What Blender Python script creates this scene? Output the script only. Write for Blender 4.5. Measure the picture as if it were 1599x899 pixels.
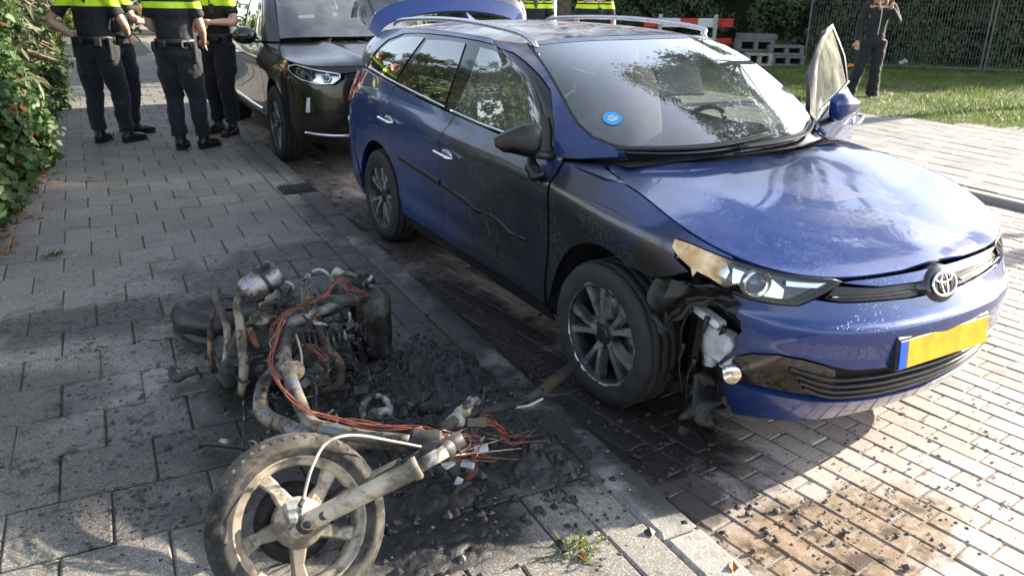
import bpy, bmesh, math, random
import numpy as np
from mathutils import Vector, Matrix, noise as mnoise
from mathutils.geometry import delaunay_2d_cdt
random.seed(7); RNG = np.random.default_rng(7)
SC = bpy.context.scene
for o in list(bpy.data.objects): bpy.data.objects.remove(o)
COL = SC.collection
# ---------------------------------------------------------------- camera
# world: origin on the road under the front axle of the blue estate; X to the car's left, Y to its rear, Z up
CAM = np.array([-2.7116, -2.5091, 1.7126]); YAW, PITCH, ROLL, FPX = .515889, .367594, .0141927, 1249.38
_f = np.array([math.sin(YAW)*math.cos(PITCH), math.cos(YAW)*math.cos(PITCH), -math.sin(PITCH)])
_r = np.array([math.cos(YAW), -math.sin(YAW), 0]); _u = np.cross(_r, _f)
_r, _u = math.cos(ROLL)*_r+math.sin(ROLL)*_u, -math.sin(ROLL)*_r+math.cos(ROLL)*_u
cd = bpy.data.cameras.new('camera'); cam = bpy.data.objects.new('camera', cd); COL.objects.link(cam)
cam.matrix_world = Matrix(((_r[0], _u[0], -_f[0], CAM[0]), (_r[1], _u[1], -_f[1], CAM[1]), (_r[2], _u[2], -_f[2], CAM[2]), (0, 0, 0, 1)))
cd.sensor_width = 36; cd.lens = 36*FPX/1599; cd.clip_start = .05; cd.clip_end = 900
cd.dof.use_dof = True; cd.dof.focus_distance = 3.6; cd.dof.aperture_fstop = 5.6
SC.camera = cam
# ---------------------------------------------------------------- sky, sun, exposure
SUN_EL, SUN_AZ = math.radians(23), math.radians(-6)      # azimuth measured from +X towards +Y
W = bpy.data.worlds.new('World'); SC.world = W; W.use_nodes = True
nt = W.node_tree; nt.nodes.clear()
sk = nt.nodes.new('ShaderNodeTexSky'); sk.sky_type = 'NISHITA'; sk.sun_disc = False; sk.sun_elevation = SUN_EL; sk.sun_rotation = math.pi/2-SUN_AZ
sk.air_density = 1.0; sk.dust_density = 1.2; sk.ozone_density = 1.0
bg = nt.nodes.new('ShaderNodeBackground'); bg.inputs[1].default_value = .135
wo = nt.nodes.new('ShaderNodeOutputWorld'); hs = nt.nodes.new('ShaderNodeHueSaturation'); hs.inputs['Saturation'].default_value = .62; nt.links.new(sk.outputs[0], hs.inputs['Color']); nt.links.new(hs.outputs[0], bg.inputs[0]); nt.links.new(bg.outputs[0], wo.inputs[0])
sl = bpy.data.lights.new('sun', 'SUN'); sun = bpy.data.objects.new('sun', sl); COL.objects.link(sun)
sl.energy = 5.0; sl.angle = math.radians(.53); sl.color = (1, .89, .74)
sd = Vector((math.cos(SUN_EL)*math.cos(SUN_AZ), math.cos(SUN_EL)*math.sin(SUN_AZ), math.sin(SUN_EL)))
sun.rotation_euler = sd.to_track_quat('Z', 'Y').to_euler(); sun.location = sd*30
SC.view_settings.view_transform = 'Standard'; SC.view_settings.look = 'None'; SC.view_settings.gamma = 1; SC.view_settings.exposure = 1.8
SC.view_settings.use_curve_mapping = False
SC.render.engine = 'CYCLES'; SC.cycles.max_bounces = 8; SC.cycles.transparent_max_bounces = 12; SC.cycles.caustics_reflective = False; SC.cycles.caustics_refractive = False
def pix(P):
    d = np.asarray(P, float)-CAM; w = d @ _f
    return np.stack([799.5+FPX*(d @ _r)/w, 449.5-FPX*(d @ _u)/w, w], -1)
# ---------------------------------------------------------------- object helpers
def link(o, parent=None, label=None, cat=None, group=None, kind=None):
    COL.objects.link(o)
    if parent is not None: o.parent = parent
    if label: o['label'] = label
    if cat: o['category'] = cat
    if group: o['group'] = group
    if kind: o['kind'] = kind
    return o
def empty(name, loc=(0, 0, 0), rz=0, label=None, cat=None, group=None):
    o = bpy.data.objects.new(name, None); o.location = loc; o.rotation_euler = (0, 0, rz); o.empty_display_size = .1
    return link(o, None, label, cat, group)
def mesh_obj(name, v, f, m, parent=None, smooth=False, **k):
    me = bpy.data.meshes.new(name); me.from_pydata([tuple(map(float, p)) for p in v], [], f); me.update()
    if m is not None: me.materials.append(m)
    if smooth: me.polygons.foreach_set('use_smooth', [True]*len(me.polygons))
    return link(bpy.data.objects.new(name, me), parent, **k)
def copy_tree(o, parent=None, **k):
    c = o.copy(); COL.objects.link(c); c.parent = parent
    for key, val in k.items(): c['category' if key == 'cat' else key] = val
    for ch in o.children: copy_tree(ch, c)
    return c
def crom(pts, n=6):
    P = [np.array(p, float) for p in pts]; P = [2*P[0]-P[1]]+P+[2*P[-1]-P[-2]]; out = []
    for i in range(1, len(P)-2):
        for k in range(n):
            t = k/n; a, b, c, d = P[i-1:i+3]
            out.append(.5*((2*b)+(c-a)*t+(2*a-5*b+4*c-d)*t*t+(3*b-a-3*c+d)*t**3))
    out.append(P[-2]); return out
class MB:
    def __init__(s): s.v = []; s.f = []
    def add(s, v, f):
        b = len(s.v); s.v += [tuple(map(float, p)) for p in v]; s.f += [tuple(i+b for i in q) for q in f]; return s
    def box(s, c, d, R=None, bev=0):
        c = np.array(c, float); d = np.array(d, float)/2
        if bev <= 0:
            v = [np.array((x, y, z))*d for x in (-1, 1) for y in (-1, 1) for z in (-1, 1)]
            f = [(0, 1, 3, 2), (4, 6, 7, 5), (0, 4, 5, 1), (2, 3, 7, 6), (0, 2, 6, 4), (1, 5, 7, 3)]
        else:
            v = []; f = []; bev = min(bev, d.min()*.95)
            ids = {}
            for x in (-1, 1):
                for y in (-1, 1):
                    for z in (-1, 1):
                        for a in range(3):
                            e = d-bev; e[a] = d[a]; ids[(x, y, z, a)] = len(v); v.append(np.array((x, y, z))*e)
            S = (-1, 1); g = lambda *k: ids[k]
            for sx in S:
                f.append((g(sx, -1, -1, 0), g(sx, -1, 1, 0), g(sx, 1, 1, 0), g(sx, 1, -1, 0))); f.append((g(-1, sx, -1, 1), g(-1, sx, 1, 1), g(1, sx, 1, 1), g(1, sx, -1, 1)))
                f.append((g(-1, -1, sx, 2), g(-1, 1, sx, 2), g(1, 1, sx, 2), g(1, -1, sx, 2)))
                for sy in S:
                    f.append((g(sx, sy, -1, 0), g(sx, sy, 1, 0), g(sx, sy, 1, 1), g(sx, sy, -1, 1))); f.append((g(sx, -1, sy, 0), g(sx, 1, sy, 0), g(sx, 1, sy, 2), g(sx, -1, sy, 2)))
                    f.append((g(-1, sx, sy, 1), g(1, sx, sy, 1), g(1, sx, sy, 2), g(-1, sx, sy, 2)))
                    for sz in S: f.append((g(sx, sy, sz, 0), g(sx, sy, sz, 1), g(sx, sy, sz, 2)))
        v = [np.array(p) for p in v]
        # orient faces outward
        ff = []
        for q in f:
            a, b, cc = v[q[0]], v[q[1]], v[q[2]]; n = np.cross(b-a, cc-a); m = sum(v[i] for i in q)
            ff.append(q if n @ m > 0 else q[::-1])
        if R is not None: v = [np.array(R) @ p for p in v]
        return s.add([p+c for p in v], ff)
    def tube(s, pts, r, n=8, cap=True, flat=1.0, up=None):
        pts = [np.array(p, float) for p in pts]; m = len(pts)
        r = [r]*m if np.isscalar(r) else list(r)
        if len(r) != m: r = list(np.interp(np.linspace(0, 1, m), np.linspace(0, 1, len(r)), r))
        v = []; f = []; N = None
        for i in range(m):
            t = pts[min(i+1, m-1)]-pts[max(i-1, 0)]; t = t/max(np.linalg.norm(t), 1e-9)
            if N is None:
                N = np.array(up, float) if up is not None else (np.array((0, 0, 1.)) if abs(t[2]) < .9 else np.array((1., 0, 0)))
            N = N-t*(N @ t); N = N/max(np.linalg.norm(N), 1e-9); Bn = np.cross(t, N)
            for k in range(n):
                a = 2*math.pi*k/n; v.append(pts[i]+r[i]*(math.cos(a)*N*flat+math.sin(a)*Bn))
        for i in range(m-1):
            for k in range(n): f.append((i*n+k, i*n+(k+1) % n, (i+1)*n+(k+1) % n, (i+1)*n+k))
        if cap: f.append(tuple(range(n-1, -1, -1))); f.append(tuple((m-1)*n+k for k in range(n)))
        return s.add(v, f)
    def lathe(s, prof, n=32, M=None, close=False):
        # prof: (radius, axial) about local Z
        v = []; f = []; m = len(prof)
        for r, z in prof:
            for k in range(n): a = 2*math.pi*k/n; v.append(np.array((r*math.cos(a), r*math.sin(a), z)))
        for i in range(m if close else m-1):
            j = (i+1) % m
            for k in range(n): f.append((i*n+k, i*n+(k+1) % n, j*n+(k+1) % n, j*n+k))
        if M is not None: M = np.array(M); v = [M[:3, :3] @ p+M[:3, 3] for p in v]
        return s.add(v, f)
    def prism(s, poly, z0, z1, M=None):
        n = len(poly); v = [np.array((x, y, z0)) for x, y in poly]+[np.array((x, y, z1)) for x, y in poly]
        f = [tuple(range(n-1, -1, -1)), tuple(range(n, 2*n))]+[(i, (i+1) % n, n+(i+1) % n, n+i) for i in range(n)]
        if M is not None: M = np.array(M); v = [M[:3, :3] @ p+M[:3, 3] for p in v]
        return s.add(v, f)
    def ball(s, c, r, n=12, m=8, R=None):
        r = np.array(r, float)*np.ones(3); v = [np.array((0, 0, r[2]))]
        for i in range(1, m):
            t = math.pi*i/m
            for k in range(n): a = 2*math.pi*k/n; v.append(np.array((r[0]*math.sin(t)*math.cos(a), r[1]*math.sin(t)*math.sin(a), r[2]*math.cos(t))))
        v.append(np.array((0, 0, -r[2]))); f = [(0, 1+k, 1+(k+1) % n) for k in range(n)]
        for i in range(m-2):
            for k in range(n): f.append((1+i*n+k, 1+(i+1)*n+k, 1+(i+1)*n+(k+1) % n, 1+i*n+(k+1) % n))
        e = len(v)-1; b = 1+(m-2)*n; f += [(e, b+(k+1) % n, b+k) for k in range(n)]
        if R is not None: v = [np.array(R) @ p for p in v]
        return s.add([p+np.array(c, float) for p in v], f)
    def jitter(s, amp, freq=8, seed=0):
        off = Vector((seed*3.1, seed*1.7, seed*.9)); out = []
        for p in s.v:
            q = Vector(p); out.append(tuple(q+mnoise.noise_vector(q*freq+off)*amp))
        s.v = out; return s
    def build(s, name, m, parent=None, smooth=False, **k): return mesh_obj(name, s.v, s.f, m, parent, smooth, **k)
def rot(ax, a):
    return np.array(Matrix.Rotation(a, 3, ax))
def frame(o, z, x=None):
    # 4x4 with local Z along z at o
    z = np.array(z, float); z /= np.linalg.norm(z); x = np.array(x if x is not None else ((1, 0, 0) if abs(z[0]) < .9 else (0, 1, 0)), float)
    x = x-z*(x @ z); x /= np.linalg.norm(x); y = np.cross(z, x); M = np.eye(4); M[:3, 0] = x; M[:3, 1] = y; M[:3, 2] = z; M[:3, 3] = o; return M
# ---------------------------------------------------------------- materials
class NT:
    def __init__(s, name):
        s.m = bpy.data.materials.new(name); s.m.use_nodes = True; s.t = s.m.node_tree; s.n = s.t.nodes; s.b = s.n['Principled BSDF']; s.out = s.n['Material Output']
    def new(s, typ, **k):
        n = s.n.new('ShaderNode'+typ)
        for a, v in k.items():
            if a.startswith('i_'): n.inputs[a[2:].replace('_', ' ')].default_value = v
            else: setattr(n, a, v)
        return n
    def L(s, a, b): s.t.links.new(a, b); return s
    def setin(s, sock, val):
        if isinstance(val, bpy.types.NodeSocket): s.t.links.new(val, sock)
        else: sock.default_value = val
    def coord(s, which='Object'): return s.new('TexCoord').outputs[which]
    def pos(s): return s.new('NewGeometry').outputs['Position']
    def noise(s, vec, scale, detail=4, rough=.55, out='Fac', dist=0):
        n = s.new('TexNoise'); n.inputs['Scale'].default_value = scale; n.inputs['Detail'].default_value = detail; n.inputs['Roughness'].default_value = rough; n.inputs['Distortion'].default_value = dist
        if vec is not None: s.L(vec, n.inputs['Vector'])
        return n.outputs[out]
    def vor(s, vec, scale, out='Distance', feature='F1'):
        n = s.new('TexVoronoi'); n.feature = feature; n.inputs['Scale'].default_value = scale
        if vec is not None: s.L(vec, n.inputs['Vector'])
        return n.outputs[out]
    def math(s, op, a, b=None, c=None, clamp=False):
        n = s.new('Math'); n.operation = op; n.use_clamp = clamp; s.setin(n.inputs[0], a)
        if b is not None: s.setin(n.inputs[1], b)
        if c is not None: s.setin(n.inputs[2], c)
        return n.outputs[0]
    def ramp(s, fac, a, b, lo=0., hi=1.):
        n = s.new('MapRange'); n.interpolation_type = 'SMOOTHSTEP'; s.setin(n.inputs[0], fac); n.inputs[1].default_value = a; n.inputs[2].default_value = b; n.inputs[3].default_value = lo; n.inputs[4].default_value = hi
        return n.outputs[0]
    def mix(s, fac, a, b, blend='MIX'):
        n = s.new('Mix'); n.data_type = 'RGBA'; n.blend_type = blend; s.setin(n.inputs[0], fac)
        for k, v in ((6, a), (7, b)):
            if isinstance(v, bpy.types.NodeSocket): s.L(v, n.inputs[k])
            else: n.inputs[k].default_value = (*v[:3], 1)
        return n.outputs[2]
    def sep(s, vec): n = s.new('SeparateXYZ'); s.L(vec, n.inputs[0]); return n.outputs
    def mapping(s, vec, scale=(1, 1, 1), loc=(0, 0, 0), rot=(0, 0, 0)):
        n = s.new('Mapping'); s.L(vec, n.inputs[0]); n.inputs['Scale'].default_value = scale; n.inputs['Location'].default_value = loc; n.inputs['Rotation'].default_value = rot; return n.outputs[0]
    def rnd(s): return s.new('ObjectInfo').outputs['Random']
    def bump(s, h, st=.3, dist=.01):
        n = s.new('Bump'); n.inputs['Strength'].default_value = st; n.inputs['Distance'].default_value = dist; s.L(h, n.inputs['Height'])
        p = s.b.inputs['Normal']
        if p.links: s.L(p.links[0].from_socket, n.inputs['Normal'])
        s.L(n.outputs[0], p); return n.outputs[0]
    def set(s, col=None, rough=None, metal=None, coat=None, coatr=None, spec=None, trans=None, sheen=None):
        I = s.b.inputs
        for key, v in (('Base Color', col), ('Roughness', rough), ('Metallic', metal), ('Coat Weight', coat), ('Coat Roughness', coatr), ('Specular IOR Level', spec), ('Transmission Weight', trans), ('Sheen Weight', sheen)):
            if v is None: continue
            if isinstance(v, bpy.types.NodeSocket): s.L(v, I[key])
            elif key == 'Base Color': I[key].default_value = (*v[:3], 1)
            else: I[key].default_value = v
        return s
MATS = {}
def plain(name, col, rough=.5, metal=0, var=.15, sc=25, bump=.1, coat=0, spec=.5):
    if name in MATS: return MATS[name]
    k = NT(name); c = k.coord(); n = k.noise(c, sc, 5, .6); d = tuple(x*(1-var) for x in col); l = tuple(min(1, x*(1+var)) for x in col)
    k.set(k.mix(k.ramp(n, .3, .7), d, l), None, metal, coat, spec=spec); k.L(k.ramp(n, .25, .75, max(.02, rough-.08), min(1, rough+.08)), k.b.inputs['Roughness'])
    if bump: k.bump(k.noise(c, sc*4, 4), bump, .004)
    MATS[name] = k.m; return k.m
# ---------------------------------------------------------------- spline surfaces for car bodies
class Basis:
    def __init__(s, k):
        k = np.asarray(k, float); n = len(k); s.k = k; h = np.diff(k)
        A = np.zeros((n, n)); B = np.zeros((n, n)); A[0, 0] = A[-1, -1] = 1
        for i in range(1, n-1):
            A[i, i-1] = h[i-1]; A[i, i] = 2*(h[i-1]+h[i]); A[i, i+1] = h[i]
            B[i, i-1] = 6/h[i-1]; B[i, i] = -6/h[i-1]-6/h[i]; B[i, i+1] = 6/h[i]
        s.M = np.linalg.solve(A, B); s.h = h
    def __call__(s, u):
        u = np.asarray(u, float); k = s.k; n = len(k)
        i = np.clip(np.searchsorted(k, u)-1, 0, n-2); h = s.h[i]
        a = (k[i+1]-u)/h; b = (u-k[i])/h; W = np.zeros((len(u), n)); r = np.arange(len(u))
        W[r, i] += a; W[r, i+1] += b
        W += ((a**3-a)*h*h/6)[:, None]*s.M[i] + ((b**3-b)*h*h/6)[:, None]*s.M[i+1]
        return W
class Patch:
    # G[rows][stations] of (h,y,z); the first and last stations lie on the centre line (h=0)
    def __init__(s, G):
        G = np.asarray(G, float); mir = np.array([-1, 1, 1.])
        G = np.concatenate([G[:, 2:0:-1]*mir, G, G[:, -2:-4:-1]*mir], 1)
        d = np.linalg.norm(np.diff(G, axis=1), axis=2).mean(0); k = np.concatenate([[0], np.cumsum(d)]); k -= k[2]
        s.G = G; s.bu = Basis(k); s.bt = Basis(np.arange(G.shape[0])); s.U = k[-3]; s.T = G.shape[0]-1.; s.k = k[2:-2]
        us = np.linspace(0, s.U, 420); ts = np.linspace(0, s.T, 50); a, b = np.meshgrid(us, ts)
        s.sa = a.ravel(); s.sb = b.ravel(); s.sp = s(s.sa, s.sb)
    def __call__(s, u, t):
        return np.einsum('nu,tuc,nt->nc', s.bu(u), s.G, s.bt(t))
    def normal(s, u, t, e=1e-3):
        n = np.cross(s(u+e, t)-s(u-e, t), s(u, t+e)-s(u, t-e)); return n/np.maximum(np.linalg.norm(n, axis=1, keepdims=True), 1e-12)
    def inv(s, pts, ax, box=None):
        # pts: values of two coordinates (axes ax); returns (u,t)
        pts = np.asarray(pts, float); sp = s.sp[:, ax]; ok = np.ones(len(sp), bool)
        if box: ok = (s.sa >= box[0]) & (s.sa <= box[1])
        out = []
        for q in pts:
            d = ((sp-q)**2).sum(1); d[~ok] = 1e9; i = d.argmin(); out.append((s.sa[i], s.sb[i]))
        p = np.array(out); e = 1e-3
        for _ in range(6):
            f = s(p[:, 0], p[:, 1])[:, ax]-pts
            a = (s(p[:, 0]+e, p[:, 1])-s(p[:, 0]-e, p[:, 1]))[:, ax]/(2*e); b = (s(p[:, 0], p[:, 1]+e)-s(p[:, 0], p[:, 1]-e))[:, ax]/(2*e)
            D = a[:, 0]*b[:, 1]-a[:, 1]*b[:, 0]; D = np.where(abs(D) < 1e-5, 1e9, D)
            du = (f[:, 0]*b[:, 1]-f[:, 1]*b[:, 0])/D; dt = (a[:, 0]*f[:, 1]-a[:, 1]*f[:, 0])/D
            p[:, 0] -= np.clip(du, -.03, .03); p[:, 1] -= np.clip(dt, -.1, .1)
            p[:, 0] = np.clip(p[:, 0], 0, s.U); p[:, 1] = np.clip(p[:, 1], 0, s.T)
        return p
class Cap:
    # height field between a boundary curve (h,y,z sorted by y) and a crown line zc(y)
    def __init__(s, B, zy, p=2.0):
        B = np.asarray(B, float); s.B = B; s.zy = np.asarray(zy, float); s.p = p
        s.cz = Basis(s.zy[:, 0])
    def edge(s, y): return np.interp(y, s.B[:, 1], s.B[:, 0]), np.interp(y, s.B[:, 1], s.B[:, 2])
    def __call__(s, x, y):
        x = np.asarray(x, float); y = np.asarray(y, float)
        h, z = s.edge(y); zc = s.cz(y) @ s.zy[:, 1]; q = np.clip(np.abs(x)/np.maximum(h, 1e-6), 0, 1.05)
        return np.stack([x, y, zc+(z-zc)*q**s.p], 1)
    def normal(s, x, y, e=4e-3):
        n = np.cross(s(x+e, y)-s(x-e, y), s(x, y+e)-s(x, y-e)); return n/np.linalg.norm(n, axis=1, keepdims=True)
def grid_from(M, Z, I):
    # plan contour M (h,y), heights Z[station][row], insets I[station][row]
    M = np.asarray(M, float); T = np.gradient(M, axis=0); N = np.stack([-T[:, 1], T[:, 0]], 1)
    N[0] = (0, 1); N[-1] = (0, -1); N /= np.linalg.norm(N, axis=1, keepdims=True)
    R = len(Z[0]); return [[(M[i, 0]+N[i, 0]*I[i][r], M[i, 1]+N[i, 1]*I[i][r], Z[i][r]) for i in range(len(M))] for r in range(R)]
def hatch_surfaces():
    M = [(0, -.955), (.30, -.932), (.54, -.855), (.695, -.735), (.79, -.58), (.845, -.38), (.872, 0), (.878, .4), (.88, 1.0), (.88, 1.6), (.88, 2.2), (.88, 2.6),
         (.872, 3.0), (.835, 3.3), (.72, 3.50), (.40, 3.60), (0, 3.63)]
    Z = [[.19, .29, .42, .56, .635, .70, .765], [.19, .29, .42, .56, .635, .70, .765], [.19, .29, .42, .555, .63, .70, .772], [.19, .30, .42, .55, .635, .715, .795],
         [.19, .30, .42, .55, .66, .755, .832], [.19, .30, .43, .56, .69, .80, .885], [.20, .30, .43, .56, .70, .84, .950]]
    for zt in (.972, .992, 1.018, 1.058, 1.088, 1.115, 1.115, 1.10, 1.09, 1.08): Z.append([.20, .30, .43, .57, .72, .87, zt])
    I = [[.11, .045, .004, .0, .030, .058, .088], [.11, .045, .004, .0, .030, .056, .088], [.10, .045, .004, .0, .022, .045, .072], [.10, .04, .004, 0, .014, .03, .055],
         [.09, .03, .0, 0, .0, .012, .042], [.08, .025, .0, 0, 0, .012, .045], [.06, .02, .005, 0, 0, .018, .105], [.05, .015, .014, .016, .004, .006, .075]]
    for k in range(9):
        I.append([.05, .015, .014, .016, .002, .004, .078] if k < 4 else [.06, .02, .004, 0, .002, .015, (.09, .11, .12, .12, .12)[k-4]])
    P = Patch(grid_from(M, Z, I))
    base = [(0, .06, 1.015), (.35, .10, 1.015), (.70, .265, 1.0), (.768, .345, .982), (.803, .42, .972), (.802, .75, .982), (.802, 1.2, 1.0), (.802, 1.65, 1.021), (.80, 2.2, 1.058), (.785, 2.7, 1.095),
            (.755, 3.08, 1.118), (.69, 3.34, 1.11), (.40, 3.48, 1.09), (0, 3.52, 1.08)]
    top = [(0, 1.0, 1.448), (.34, 1.02, 1.444), (.58, 1.09, 1.422), (.625, 1.16, 1.412), (.648, 1.24, 1.412), (.655, 1.36, 1.417), (.652, 1.6, 1.424), (.648, 1.85, 1.425), (.643, 2.25, 1.418), (.635, 2.65, 1.40),
           (.62, 2.96, 1.378), (.58, 3.13, 1.362), (.35, 3.23, 1.375), (0, 3.26, 1.385)]
    bul = [(0, 0, .03), (0, 0, .035), (.008, 0, .045), (.008, 0, .058), (.004, -.06, .055), (.018, -.06, .02), (.024, -.02, 0), (.024, 0, 0), (.024, 0, 0), (.024, .03, 0), (.022, .06, .01), (.015, .07, .01), (0, .06, 0), (0, .06, 0)]
    base, top, bul = map(np.array, (base, top, bul))
    rows = [base, base*.667+top*.333+bul*.9, base*.333+top*.667+bul, top]
    Q = Patch(rows)
    # roof and bonnet caps
    u = np.linspace(0, Q.U, 300); B = Q(u, np.full(300, Q.T)); o = np.argsort(B[:, 1]); B = B[o]; B[:, 0] = np.maximum(B[:, 0], 0)
    roof = Cap(B, [(1.0, 1.448), (1.3, 1.468), (1.7, 1.476), (2.2, 1.470), (2.7, 1.443), (3.0, 1.415), (3.26, 1.385)], 2.4)
    u = np.linspace(0, P.k[7]+.05, 300); B = P(u, np.full(300, P.T)); B = B[np.argsort(B[:, 1])]; B[:, 0] = np.maximum(B[:, 0], 0)
    hood = Cap(B, [(-.872, .765), (-.80, .793), (-.70, .820), (-.5, .868), (-.2, .927), (.1, .985), (.3, 1.012), (.5, 1.02)], 2.2)
    return P, Q, roof, hood
# ---------------------------------------------------------------- trimmed panels on the surfaces
def densify(P, d):
    P = np.asarray(P, float); out = []
    for a, b in zip(P, np.roll(P, -1, 0)):
        n = max(1, int(math.ceil(np.linalg.norm(b-a)/d)))
        for k in range(n): out.append(a+(b-a)*k/n)
    return np.array(out)
def area2(P): x, y = P[:, 0], P[:, 1]; return (x*np.roll(y, -1)-np.roll(x, -1)*y).sum()/2
def inset(P, g):
    if area2(P) < 0: P = P[::-1]
    a = P-np.roll(P, 1, 0); b = np.roll(P, -1, 0)-P
    na = np.stack([-a[:, 1], a[:, 0]], 1); nb = np.stack([-b[:, 1], b[:, 0]], 1)
    na /= np.maximum(np.linalg.norm(na, axis=1, keepdims=True), 1e-9); nb /= np.maximum(np.linalg.norm(nb, axis=1, keepdims=True), 1e-9)
    n = na+nb; n /= np.maximum((n*n).sum(1, keepdims=True)/2, .35); return P+n*g
def inside(P, q):
    x, y = q[:, 0], q[:, 1]; c = np.zeros(len(q), bool)
    for (x0, y0), (x1, y1) in zip(P, np.roll(P, -1, 0)):
        if y0 == y1: continue
        m = ((y0 > y) != (y1 > y)) & (x < (x1-x0)*(y-y0)/(y1-y0)+x0); c ^= m
    return c
def segdist(P, q):
    d = np.full(len(q), 1e9)
    for a, b in zip(P, np.roll(P, -1, 0)):
        ab = b-a; t = np.clip(((q-a) @ ab)/max(ab @ ab, 1e-12), 0, 1); d = np.minimum(d, np.linalg.norm(q-(a+t[:, None]*ab), axis=1))
    return d
class Bumped:
    def __init__(s, S, f): s.S = S; s.f = f
    def __call__(s, u, t):
        p = s.S(u, t); n = s.S.normal(u, t); o = (p-np.array([0, 1.3, .55])) if not isinstance(s.S, Cap) else np.array([[0, 0, 1.]])*np.ones((len(p), 1)); n = np.where(((n*o).sum(1) < 0)[:, None], -n, n); return p+n*s.f(p)[:, None]
    def normal(s, u, t, e=2.5e-3):
        k = e if isinstance(s.S, Cap) else e*6; n = np.cross(s(u+e, t)-s(u-e, t), s(u, t+k)-s(u, t-k)); return n/np.maximum(np.linalg.norm(n, axis=1, keepdims=True), 1e-12)
def panel(name, S, poly, m, parent, sgn=-1, d=.035, gap=.0025, lift=0., rim=.012, sy=None, X=None, bumpf=None, **kw):
    sy = sy if sy is not None else (.13 if isinstance(S, Patch) and S.T > 4 else .16 if isinstance(S, Patch) else 1.)
    B = np.asarray(poly, float)*[1, sy]; B = densify(B, d*.8); B = inset(B, gap); nb = len(B)
    lo, hi = B.min(0), B.max(0); gx, gy = np.meshgrid(np.arange(lo[0], hi[0], d), np.arange(lo[1], hi[1], d*.87)); gx = gx+(np.arange(gx.shape[0]) % 2)[:, None]*d/2
    q = np.stack([gx.ravel(), gy.ravel()], 1); q = q[inside(B, q)]
    if len(q): q = q[segdist(B, q) > d*.45]
    V = np.concatenate([B, q]) if len(q) else B
    r = delaunay_2d_cdt([Vector(p) for p in V], [], [list(range(nb))], 1, 1e-6)
    vv = np.array([tuple(p) for p in r[0]]); ff = [tuple(f) for f in r[2]]
    a, b = vv[:, 0], vv[:, 1]/sy
    cap_ = isinstance(S, Cap); S_ = Bumped(S, bumpf) if bumpf is not None else S
    p3 = S_(a, b); n3 = S_.normal(a, b)
    out = (p3-np.array([0, 1.3, .55])) if not isinstance(S, Cap) else np.array([[0, 0, 1.]])*np.ones((len(p3), 1))
    n3 = np.where(((n3*out).sum(1) < 0)[:, None], -n3, n3)
    p3 = p3+n3*lift
    # boundary rim
    cnt = {}
    for f in ff:
        for i in range(len(f)):
            e = (f[i], f[(i+1) % len(f)]); cnt[tuple(sorted(e))] = cnt.get(tuple(sorted(e)), [])+[e]
    f0 = ff[0]; flip = np.cross(p3[f0[1]]-p3[f0[0]], p3[f0[2]]-p3[f0[0]]) @ n3[f0[0]] < 0
    nv = len(p3); P = list(p3); N = list(n3); F = [f[::-1] if flip else f for f in ff]
    if rim > 0:
        ids = {}
        for k, es in cnt.items():
            if len(es) == 1:
                i, j = es[0] if not flip else es[0][::-1]
                en = np.cross(p3[j]-p3[i], n3[i]); en = en/max(np.linalg.norm(en), 1e-9)
                base = len(P); P += [p3[i], p3[j], p3[j]-n3[j]*rim, p3[i]-n3[i]*rim]; N += [en]*4; F.append((base+1, base, base+3, base+2))
    P = np.array(P); N = np.array(N)
    if sgn < 0: P = P*[-1, 1, 1]; N = N*[-1, 1, 1]; F = [f[::-1] for f in F]
    if X is not None: P = P @ X[:3, :3].T+X[:3, 3]; N = N @ X[:3, :3].T
    o = mesh_obj(name, P, F, m, parent, True, **kw)
    if len(N) == len(o.data.vertices):
        try: o.data.normals_split_custom_set_from_vertices([tuple(x) for x in N])
        except Exception as e: print('normals', e)
    return o
def strip_on(S, path, w, h, n=1, sgn=-1, lift=0., d=.03, X=None):
    # a low rounded strip following a path of (u,t) on the surface; w in metres across, h proud
    path = np.asarray(path, float); pts = []
    sy = .13
    for a, b in zip(path[:-1], path[1:]):
        k = max(1, int(np.linalg.norm((b-a)*[1, sy])/d))
        for i in range(k): pts.append(a+(b-a)*i/k)
    pts.append(path[-1]); pts = np.array(pts); p = S(pts[:, 0], pts[:, 1]); nn = S.normal(pts[:, 0], pts[:, 1])
    out = p-np.array([0, 1.3, .55]) if not isinstance(S, Cap) else np.array([[0, 0, 1.]])*np.ones((len(p), 1))
    nn = np.where(((nn*out).sum(1) < 0)[:, None], -nn, nn); t = np.gradient(p, axis=0); t /= np.linalg.norm(t, axis=1, keepdims=True); c = np.cross(nn, t)
    prof = [(-.5, -.3), (-.42, .6), (-.2, 1), (.2, 1), (.42, .6), (.5, -.3)]; v = []; f = []; m = len(prof)
    for i in range(len(p)):
        for a, b in prof: v.append(p[i]+c[i]*a*w+nn[i]*(b*h+lift))
    for i in range(len(p)-1):
        for k in range(m-1): f.append((i*m+k, i*m+k+1, (i+1)*m+k+1, (i+1)*m+k))
    f.append(tuple(range(m))); f.append(tuple((len(p)-1)*m+k for k in range(m-1, -1, -1)))
    v = np.array(v)
    if sgn < 0: v = v*[-1, 1, 1]; f = [q[::-1] for q in f]
    if X is not None: v = v @ X[:3, :3].T+X[:3, 3]
    mb = MB(); mb.add(v, f); return mb
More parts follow.
